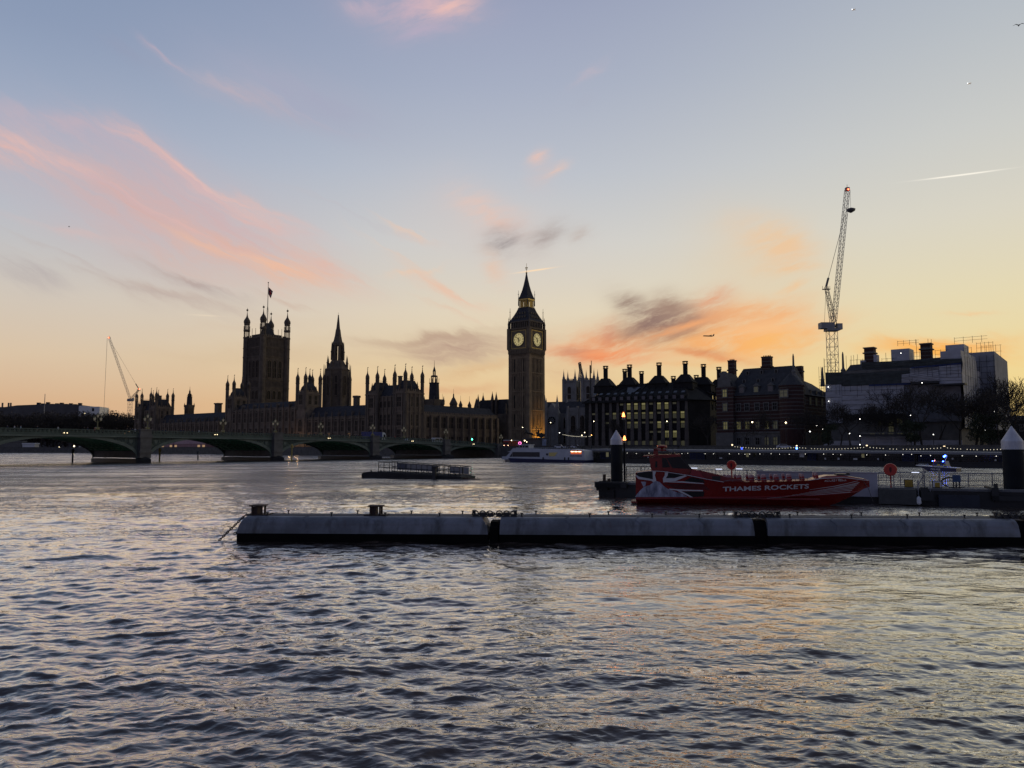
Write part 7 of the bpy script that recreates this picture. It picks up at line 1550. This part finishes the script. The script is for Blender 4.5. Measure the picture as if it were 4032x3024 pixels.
# cabin at the stern, coaming sloping forward
cp = [bl(215, 137, -1.35), bl(495, 127, -1.35), bl(592, 243, -1.35), bl(600, 300, -1.35), bl(240, 300, -1.35), bl(236, 255, -1.35)]
cab = part('cabin', MB().prism(cp, -1.35, 1.35), RED, bo)
rp = [bl(158, 131, -1.5), bl(165, 122, -1.5), bl(300, 113, -1.5), bl(490, 108, -1.5), bl(500, 118, -1.5), bl(496, 130, -1.5)]
part('cabin_roof', MB().prism(rp, -1.5, 1.5), RED, cab)
BGL = mat('cabin glass', (.008, .009, .012), .12, .2, 1, spec=.3)
part('side_window', MB().prism([bl(372, 143, -1.4), bl(487, 131, -1.4), bl(586, 240, -1.4), bl(424, 232, -1.4)], -1.385, -1.33), BGL, cab); part('side_window', MB().prism([bl(331, 142, -1.4), bl(366, 144, -1.4), bl(404, 226, -1.4), bl(334, 226, -1.4)], -1.385, -1.33), BGL, cab)
part('slit_window', MB().prism([bl(273, 172, -1.4), bl(288, 172, -1.4), bl(290, 226, -1.4), bl(270, 226, -1.4)], -1.38, -1.33), BGL, cab)
part('window_pillar', MB().prism([bl(483, 128, -1.38), bl(497, 128, -1.38), bl(600, 246, -1.38), bl(580, 246, -1.38)], -1.41, -1.3), BLK, cab)
ws = MB(); a, b = bl(496, 128, -1.3), bl(594, 243, -1.3); ws.loft([[(a[0] + .01, -1.2, a[1]), (a[0] + .01, 1.2, a[1]), (a[0] + .04, 1.2, a[1]), (a[0] + .04, -1.2, a[1])], [(b[0] + .01, -1.25, b[1]), (b[0] + .01, 1.25, b[1]), (b[0] + .04, 1.25, b[1]), (b[0] + .04, -1.25, b[1])]]); part('windscreen', ws, BGL, cab)
def cz_(c, d): return bl(c, d, 0)
rm = MB(); a, b = cz_(256, 60), cz_(284, 112); rm.prism([(a[0], a[1]), (cz_(290, 64)[0], a[1]), (b[0] + .1, b[1]), (a[0], b[1])], -.5, -.3); rm.prism([(a[0], a[1]), (cz_(290, 64)[0], a[1]), (b[0] + .1, b[1]), (a[0], b[1])], .3, .5); rm.box(a[0], cz_(370, 70)[0], -.5, .5, cz_(0, 72)[1] - .05, cz_(0, 72)[1] + .05)
part('radar_arch', rm, RED, cab)
x0, z0 = cz_(332, 58); part('radar_dome', MB().lathe([(.05, z0), (.32, z0 + .02), (.36, z0 + .1), (.33, cz_(332, 30)[1]), (.05, cz_(332, 27)[1])], 18, x0, 0).lathe([(.1, z0 - .2), (.1, z0)], 8, x0, 0), RED, cab)
am = MB()
for c, d0, d1 in ((250, 60, -60), (300, 112, 70), (385, 110, 64), (415, 110, 86)): p0 = cz_(c, d0); p1 = cz_(c - 8, d1); am.tube((p0[0], .6, p0[1]), (p1[0], .6, p1[1]), .012, 4)
am.path([(cz_(440, 100)[0], -.2, cz_(0, 100)[1]), (cz_(425, 60)[0], -.2, cz_(0, 60)[1]), (cz_(440, 30)[0], -.2, cz_(0, 40)[1])], .02, 4); am.path([(cz_(340, 75)[0], -.3, cz_(0, 75)[1]), (cz_(390, 72)[0], -.3, cz_(0, 85)[1]), (cz_(400, 108)[0], -.3, cz_(0, 108)[1])], .02, 4); am.lathe([(.12, cz_(0, 108)[1]), (.14, cz_(0, 92)[1]), (.1, cz_(0, 90)[1])], 10, cz_(430, 100)[0], -.5)
part('aerials', am, BLK, cab)
bl_ = MB(); a, b, c, d = bl(590, 245, -1.3), bl(660, 256, -1.3), bl(1075, 352, -1.45), bl(700, 340, -1.45)
for y in (-1.42, 1.34): bl_.prism([a, b, bl(900, 312, -1.4), c, (c[0], c[1] - .4), (a[0], a[1] - 1.0)], y, y + .08)
bl_.prism([a, b, (b[0], b[1] - 1.0), (a[0], a[1] - 1.0)], -1.34, 1.34)
part('coaming', bl_, DRED, bo)
e0, e1 = bl(600, 242, -1.3), bl(715, 330, -1.72); fl_ = MB(); p1 = bl(655, 255, -1.25); fl_.add([(e0[0], -1.45, e0[1] + .01), (p1[0], -1.45, p1[1] + .01), (e1[0], -1.74, e1[1] + .02), (e0[0] - .2, -1.72, bl(575, 298)[1] + .02)], [(0, 1, 2, 3)]); fl_.add([(e0[0], -1.45, e0[1] - .2), (p1[0], -1.45, p1[1] - .2), (e1[0], -1.70, e1[1] - .2), (e0[0] - .2, -1.6, bl(575, 298)[1] - .2)], [(0, 1, 2, 3)]); part('shoulder', fl_, RED, bo)
part('coaming_window', MB().prism([bl(776, 305, -1.45), bl(852, 305, -1.45), bl(848, 342, -1.45), bl(780, 342, -1.45)], -1.455, -1.40), BLK, bo)
# seats in pairs of rows
sm = MB(); sm.mi = 0; sm.prism([(-.22, 0), (.25, 0), (.25, .42), (-.06, .48), (-.16, 1.0), (-.30, 1.0), (-.26, .45)], -.23, .23); sm.mi = 1; sm.prism([(-.17, .96), (-.14, 1.08), (-.2, 1.16), (-.31, 1.14), (-.33, .96)], -.17, .17); sm.mi = 0; sm.path([(.25, -.2, .42), (.34, -.2, .72), (.34, .2, .72), (.25, .2, .42)], .03, 5); sm = sm.mesh('seat', [mat('red seat vinyl', (.33, .018, .02), .45, .15, 2), mat('pale pink headrest', (.42, .26, .26), .6, .1, 2)])
for c in (935, 1032, 1142, 1250, 1362, 1476, 1590, 1715):
    x, z = bl(c, 310, -.8); z = .62
    for y in ((-1.02, -.42, .42, 1.02) if c < 1550 else (-.38, .38)): part('seat', sm, None, bo, (x + (.22 if abs(y) < .5 else 0), y, z + .28 + (shz(x) - shz(bl(1250, 350)[0])) * .8), 0)
rl = MB(); pts_ = [bl(880, 357), bl(940, 346), bl(1200, 342), bl(1450, 337), bl(1640, 330)]
for sgn in (-1, 1):
    rl.path([(x, sgn * (shy(x) - .04), z + .05) for x, z in pts_], .02, 6)
    for c in (960, 1100, 1240, 1380, 1520, 1630): x, z = bl(c, 343); rl.tube((x, sgn * (shy(x) - .06), shz(x) - .02), (x, sgn * (shy(x) - .04), float(np.interp(x, [p[0] for p in pts_], [p[1] for p in pts_])) + .05), .014, 5)
part('grab_rail', rl, GALV, bo)
tr = MB()
for x0, x1 in ((X0 + .1, bl(880, 357)[0]), (bl(1640, 344)[0], XB - .1)):
    k = 16; tr.path([(x0 + (x1 - x0) * i / k, -shy(x0 + (x1 - x0) * i / k) - .025, shz(x0 + (x1 - x0) * i / k)) for i in range(k + 1)], .018, 5)
part('gunwale_strip', tr, WHT, bo)
# graphics laid on the near side
def decal(name, pts_, m_, lift, label=None, f=bl5):
    """flat marking: a polygon in the close-up's units, cut into strips and laid on the hull side"""
    P = [f(*p) for p in pts_]; xs_ = sorted(set([p[0] for p in P] + list(np.linspace(min(p[0] for p in P), max(p[0] for p in P), 24)))); mb = MB()
    def cross(x):
        zz = []
        for (x0, z0), (x1, z1) in zip(P, P[1:] + P[:1]):
            if (x0 <= x < x1) or (x1 <= x < x0): zz.append(z0 + (z1 - z0) * (x - x0) / (x1 - x0))
        return sorted(zz)
    for a, b in zip(xs_, xs_[1:]):
        if b - a < 1e-4: continue
        e = (b - a) * 1e-3; za, zb = cross(a + e), cross(b - e)
        for i in range(0, min(len(za), len(zb)) - 1, 2):
            za_, zb_ = za[i:i + 2], zb[i:i + 2]; q = [(a, za_[0]), (b, zb_[0]), (b, zb_[1]), (a, za_[1])]; n2 = 4
            for j in range(n2):
                lo = lambda u, v, t_: (u[0], u[1] + (v[1] - u[1]) * t_)
                c4 = [lo(q[0], q[3], j / n2), lo(q[1], q[2], j / n2), lo(q[1], q[2], (j + 1) / n2), lo(q[0], q[3], (j + 1) / n2)]
                mb.add([(x, hull_y(x, z) - lift, z) for x, z in c4], [(0, 1, 2, 3)])
    return part(name, mb, m_, hull, label=label)
decal('dark_graphic', [(660, 735), (700, 716), (880, 702), (895, 760), (888, 812), (700, 790)], BLK, .012)
decal('dark_graphic', [(1110, 706), (1250, 725), (1345, 755), (1190, 790), (1080, 800), (1105, 755)], BLK, .012)
decal('dark_graphic', [(1330, 838), (1430, 780), (1600, 815), (1630, 860), (1400, 850)], BLK, .012)
decal('dark_graphic', [(1300, 985), (1620, 985), (1610, 1055), (1450, 1062)], BLK, .012)
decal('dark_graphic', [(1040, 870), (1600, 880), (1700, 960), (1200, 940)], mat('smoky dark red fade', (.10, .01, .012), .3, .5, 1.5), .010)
decal('white_graphic', [(890, 700), (940, 695), (922, 755), (942, 830), (915, 858), (870, 832), (690, 808), (660, 770), (650, 745), (700, 775), (895, 812), (893, 750)], WHT, .016)
decal('white_graphic', [(1065, 702), (1110, 704), (1102, 755), (1078, 795), (1190, 795), (1345, 752), (1375, 765), (1210, 838), (1040, 856), (1035, 800), (1062, 755)], WHT, .016)
decal('white_graphic', [(1120, 943), (1350, 958), (1600, 964), (1600, 980), (1340, 978), (1135, 962)], WHT, .016)
decal('white_graphic', [(1230, 970), (1290, 974), (1462, 1066), (1418, 1066)], WHT, .016)
decal('white_graphic', [(1040, 852), (1300, 838), (1600, 866), (1620, 878), (1300, 858)], WHT, .015)
SPRAY = mat('printed spray', (.40, .41, .50), .4, .75, 2.4, c2=(.05, .05, .09), stretch=(1, 1, .35))
decal('spray_graphic', [(640, 1062), (700, 985), (770, 915), (850, 895), (900, 850), (940, 835), (990, 850), (1040, 900), (1100, 945), (1210, 985), (1300, 1010), (1385, 1062)], SPRAY, .020)
decal('spray_graphic', [(725, 845), (800, 845), (790, 900), (760, 915)], SPRAY, .018)
for y0, y1, xs0, k in ((503, 500, 1270, 0), (488, 481, 1400, 1), (474, 463, 1500, 2), (461, 445, 1580, 3), (448, 428, 1650, 4), (436, 412, 1740, 5), (424, 398, 1830, 6)):
    xe = 2052 + k * 14; decal('bow_stripe', [(xs0, y0), (xe, y1 - 46 + k * 2.4), (xe, y1 - 41 + k * 2.4), (xs0, y0 + 1.5)], WHT, .014, f=bl)
decal('bow_stripe', [(1660, 428), (1900, 396), (2120, 352), (2120, 355), (1900, 402), (1660, 430)], WHT, .013, f=bl)
a, b = bl(873, 442), bl(1650, 435); c = bl(873, 400)
lettering('lettering', 'THAMES ROCKETS', a[0], b[0], a[1], a[1] + (c[1] - a[1]), hull, WHT, lambda x, z: hull_y(x, z) - .016, .022, (bl(1650, 418)[1] - a[1]) / (b[0] - a[0]))
a, b = bl(1782, 357, -1.35), bl(1980, 349, -1.0); lettering('lettering', 'ROCKET REBEL', a[0], b[0], a[1], a[1] + .17, hull, WHT, lambda x, z: hull_y(x, z) - .014, .012, (bl(1980, 349, -1.0)[1] - a[1]) / (b[0] - a[0]), .12)
part('stern_platform', MB().box(X0 - .35, X0 + .1, -1.3, 1.3, .1, .2), RED, bo)
p0 = bl(2120, 400, -.2); one('mooring_line', MB().path([(p0[0] - .05, -.12, p0[1] + .5), (p0[0] + .25, -.5, p0[1] - .1), (p0[0] + .45, -.7, .35)], .018, 5), IRON, 'thin dark mooring line hanging from the red bow', 'rope', O2, ban2)
# ---------------------------------------------------------------- bare winter trees
BARK = mat('winter bark', (.055, .046, .036), .95, .4, 1.2); TWIG = mat('bare twigs', (.042, .034, .027), .95, .3, 1)
def tree_meshes(seed, h, spread, levels=6, lean=0.0, twig=.045):
    rr = random.Random(seed); T, Cn = MB(), MB()
    def grow(p, d, ln, r, lv):
        q = p; steps = 3 if lv < 2 else 2; rad = r
        for s_ in range(steps):
            d = (d + Vector((rr.gauss(0, .13), rr.gauss(0, .13), rr.gauss(.03, .08)))).normalized(); e = q + d * (ln / steps); r2 = rad * (.86 if lv < 4 else .7)
            (T if lv < 2 else Cn).tube(q, e, rad, 6 if lv < 2 else (4 if lv < 4 else 3), r2); q = e; rad = r2
            if lv >= 2 and s_ < steps - 1 and lv < levels: side(q, d, ln * .62, rad * .6, lv + 1)
        if lv >= levels: return
        n = 4 if lv == 0 else (3 if lv < 4 else 2); a0 = rr.uniform(0, 6.28)
        for k in range(n):
            a = a0 + 2 * math.pi * k / n + rr.uniform(-.5, .5); tilt = rr.uniform(.35, .8) * spread
            u = d.cross(Vector((0, 0, 1)) if abs(d.z) < .9 else Vector((1, 0, 0))).normalized(); w = d.cross(u)
            nd_ = (d * math.cos(tilt) + (u * math.cos(a) + w * math.sin(a)) * math.sin(tilt)); nd_.z += .12
            grow(q, nd_.normalized(), ln * rr.uniform(.62, .84), max(twig * .5, rad * rr.uniform(.55, .72)), lv + 1)
    def side(q, d, ln, r, lv):
        a = rr.uniform(0, 6.28); v = Vector((math.cos(a), math.sin(a), rr.uniform(-.1, .7))).normalized(); nd_ = (d * .6 + v * .8).normalized(); grow(q, nd_, ln, max(twig * .5, r), max(lv, levels - 1))
    grow(Vector((0, 0, 0)), Vector((lean, 0, 1)).normalized(), h * .27, h * .017, 0)
    return T.mesh('trunk', BARK), Cn.mesh('crown', TWIG)
TM = [tree_meshes(s_, 20, sp, 6, ln, .115) for s_, sp, ln in ((3, 1.0, .04), (8, .85, -.05), (14, 1.15, .02), (21, .95, .08))]
top_ = [max(v.co.z for v in c.vertices) for _, c in TM]
def tree(px, py_top, Y, k, label, group, zg=GZ, rz=None, wide=1.0):
    p = at(px, 1700, Y); H_ = zat(py_top, Y) - zg; s_ = H_ / top_[k]; t = thing('bare_tree', label, 'tree', (p.x, p.y, zg), rnd.uniform(0, 6.28) if rz is None else rz, group)
    a = part('trunk', TM[k][0], None, t); b = part('crown', TM[k][1], None, t)
    for o in (a, b): o.scale = (s_ * wide, s_ * wide, s_)
    return t
G1 = 'bare trees along the embankment'
for px_, py_, Y_, k, lb, wd in [(3349, 1572, 234, 0, 'bare tree at the left end of the scaffold sheeting', 1.1), (3436, 1585, 232, 1, 'small bare tree between the left tree and the big middle one', 1.1), (3530, 1600, 236, 2, 'low bare tree left beside the big middle tree', 1.0), (3629, 1483, 228, 2, 'tallest bare tree in front of the scaffold sheeting', .95), (3690, 1530, 240, 1, 'bare tree close behind the tallest one', .9),
    (3775, 1520, 230, 3, 'bare tree before the near corner of the scaffolding', 1.05), (3838, 1540, 222, 0, 'bare tree before the right flank of the scaffolding', 1.1), (3905, 1525, 226, 1, 'bare tree second from the right edge', 1.1), (3990, 1450, 250, 3, 'tall bare tree at the right edge glowing against the sky', .8), (4040, 1560, 215, 2, 'bare tree cut by the right edge above the mooring pile', 1.1),
    (3017, 1600, 246, 1, 'dark bare tree before the middle of the striped brick office', .9), (2925, 1640, 248, 0, 'small bare tree before the left tower of the brick office', .9), (3160, 1600, 240, 2, 'bare tree before the right side of the brick office', 1.0), (3215, 1615, 240, 3, 'bare tree in the dark gap beside the scaffold sheeting', 1.0), (2400, 1640, 278, 1, 'faint bare tree before the left bays of the office block', 1.0), (2790, 1620, 262, 3, 'bare tree before the dark corner of the office block', 1.0),
    (2265, 1675, 290, 2, 'small bare tree below the church', .9), (3305, 1590, 238, 3, 'bare tree overlapping the clean lower left sheet', 1.0), (3480, 1560, 242, 3, 'bare tree above the open scaffold frame', 1.1), (3585, 1520, 244, 0, 'bare tree left of the tallest one', 1.0), (3735, 1500, 246, 2, 'bare tree before the square corner sheet', 1.0), (3870, 1500, 252, 2, 'tall bare tree before the right flank', 1.0), (3950, 1530, 256, 0, 'bare tree against the tall sheeted block', 1.0)]:
    tree(px_, py_, Y_, k, lb, G1, wide=wd)
# dark evergreen under the tallest tree
def bush(m, cx, cy, cz, rx, rz_, n, seed, sz):
    rr = random.Random(seed)
    cl = [(rr.gauss(0, .45) * rx, rr.gauss(0, .45) * rx, rr.uniform(-.8, .9) * rz_) for _ in range(14)]
    for _ in range(n):
        c = rr.choice(cl); v = Vector((rr.gauss(0, 1), rr.gauss(0, 1), rr.gauss(0, 1))).normalized() * rx * .42 * rr.uniform(.5, 1.1)
        p = Vector((cx + c[0], cy + c[1], cz + c[2])) + v; a = Vector((rr.gauss(0, 1), rr.gauss(0, 1), rr.gauss(0, 1))).normalized(); b = a.cross(Vector((rr.random(), rr.random(), rr.random() + .1))).normalized()
        m.add([p - a * sz, p + b * sz * .5, p + a * sz, p - b * sz * .5], [(0, 1, 2, 3)])
LEAF = mat('dark evergreen leaves', (.035, .05, .022), .7, .4, 1)
for px_, Y_, h_, lb in ((3600, 224, 8.5, 'dark evergreen under the tallest bare tree'), (3860, 219, 10, 'dark evergreen among the right-hand bare trees'), (3930, 217, 10, 'dark evergreen left of the right-hand mooring pile'), (3260, 232, 8, 'dark evergreen in the gap left of the scaffold sheeting')):
    p = at(px_, 1700, Y_); t = thing('evergreen_tree', lb, 'tree', (p.x, p.y, GZ), 0, 'dark evergreens on the embankment'); part('trunk', MB().tube((0, 0, 0), (0, 0, h_ * .7), .3, 7, .12), BARK, t); m = MB(); bush(m, 0, 0, h_ * .58, h_ * .34, h_ * .38, 3000, px_, .2); part('crown', m, LEAF, t)
# gardens beyond the bridge at the left
G2 = 'bare garden trees beyond the bridge'
for i in range(26):
    px_ = -60 + i * 23; Y_ = 640 + (i * 37) % 60 if px_ < 420 else 600 + (i * 31) % 30; py_ = [1622, 1640, 1630, 1612, 1634, 1626][i % 6]
    if px_ > 370: py_ -= 2
    tree(px_, py_, Y_, i % 4, 'bare tree in the dark garden row beyond the left end of the bridge', G2, wide=1.25)
m = MB()
for i in range(40): x = at(-120 + i * 17, 1700, 668).x; bush(m, x, 668 + (i % 5) * 3, 17 + (i * 7 % 5), 12, 12, 1100, i, 1.0)
o = part('undergrowth', m, mat('dusky thicket', (.085, .07, .066), .95, .3, .3), None); o['kind'] = 'stuff'
# low buildings under the far trees
for px_, w_, h_, lb in ((90, 30, 5, 'low grey kiosk below the garden trees seen under the left arch'), (185, 10, 3.2, 'white van-sized hut below the garden trees')):
    p = at(px_, 1750, 655); one('garden_hut', MB().box(-w_ / 2, w_ / 2, 0, 6, GZ, GZ + h_).prism([(-w_ / 2 - .5, GZ + h_), (w_ / 2 + .5, GZ + h_), (w_ / 2, GZ + h_ + 1), (-w_ / 2, GZ + h_ + 1)], -.5, 6.5), CONC if px_ < 100 else WHITE, lb, 'hut', (p.x, p.y - 25, 0))
for px_, py_, lb in ((233, 1762, 'left pinpoint lamp under the big left arch'), (292, 1757, 'right pinpoint lamp under the big left arch'), (334, 1628, 'lamp on the white end of the far modern block')): lamp(px_, py_, 600 if py_ > 1700 else 780, lb, 'warm', .5, 'far lamps beyond the bridge')

# city blocks closing the view behind the embankment
for px0, px1, Y0, ytop, lb in ((2822, 2880, 352, 1560, 'dark narrow block between the office block and the brick office'), (3200, 3300, 330, 1560, 'dark block behind the gap between brick office and scaffolding'), (3930, 4300, 330, 1655, 'low dark block behind the trees at the right edge'), (2120, 2330, 660, 1690, 'low dark roofs behind the church and the abbey'), (1640, 2110, 560, 1700, 'low dark roofs behind the clock tower')):
    a, b = at(px0, 1700, Y0), at(px1, 1700, Y0); w = b.x - a.x; z = zat(ytop, Y0); t = thing('city_block', lb, 'building', (a.x, a.y, 0))
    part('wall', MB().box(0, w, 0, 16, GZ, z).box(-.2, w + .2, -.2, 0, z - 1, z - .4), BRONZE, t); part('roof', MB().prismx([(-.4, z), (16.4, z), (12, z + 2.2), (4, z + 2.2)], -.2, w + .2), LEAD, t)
    n = min(8, max(2, int(w / 6)))
    for k in range(n): part('window', bw0, None, t, (w * (k + .5) / n, 0, z - 4.4))
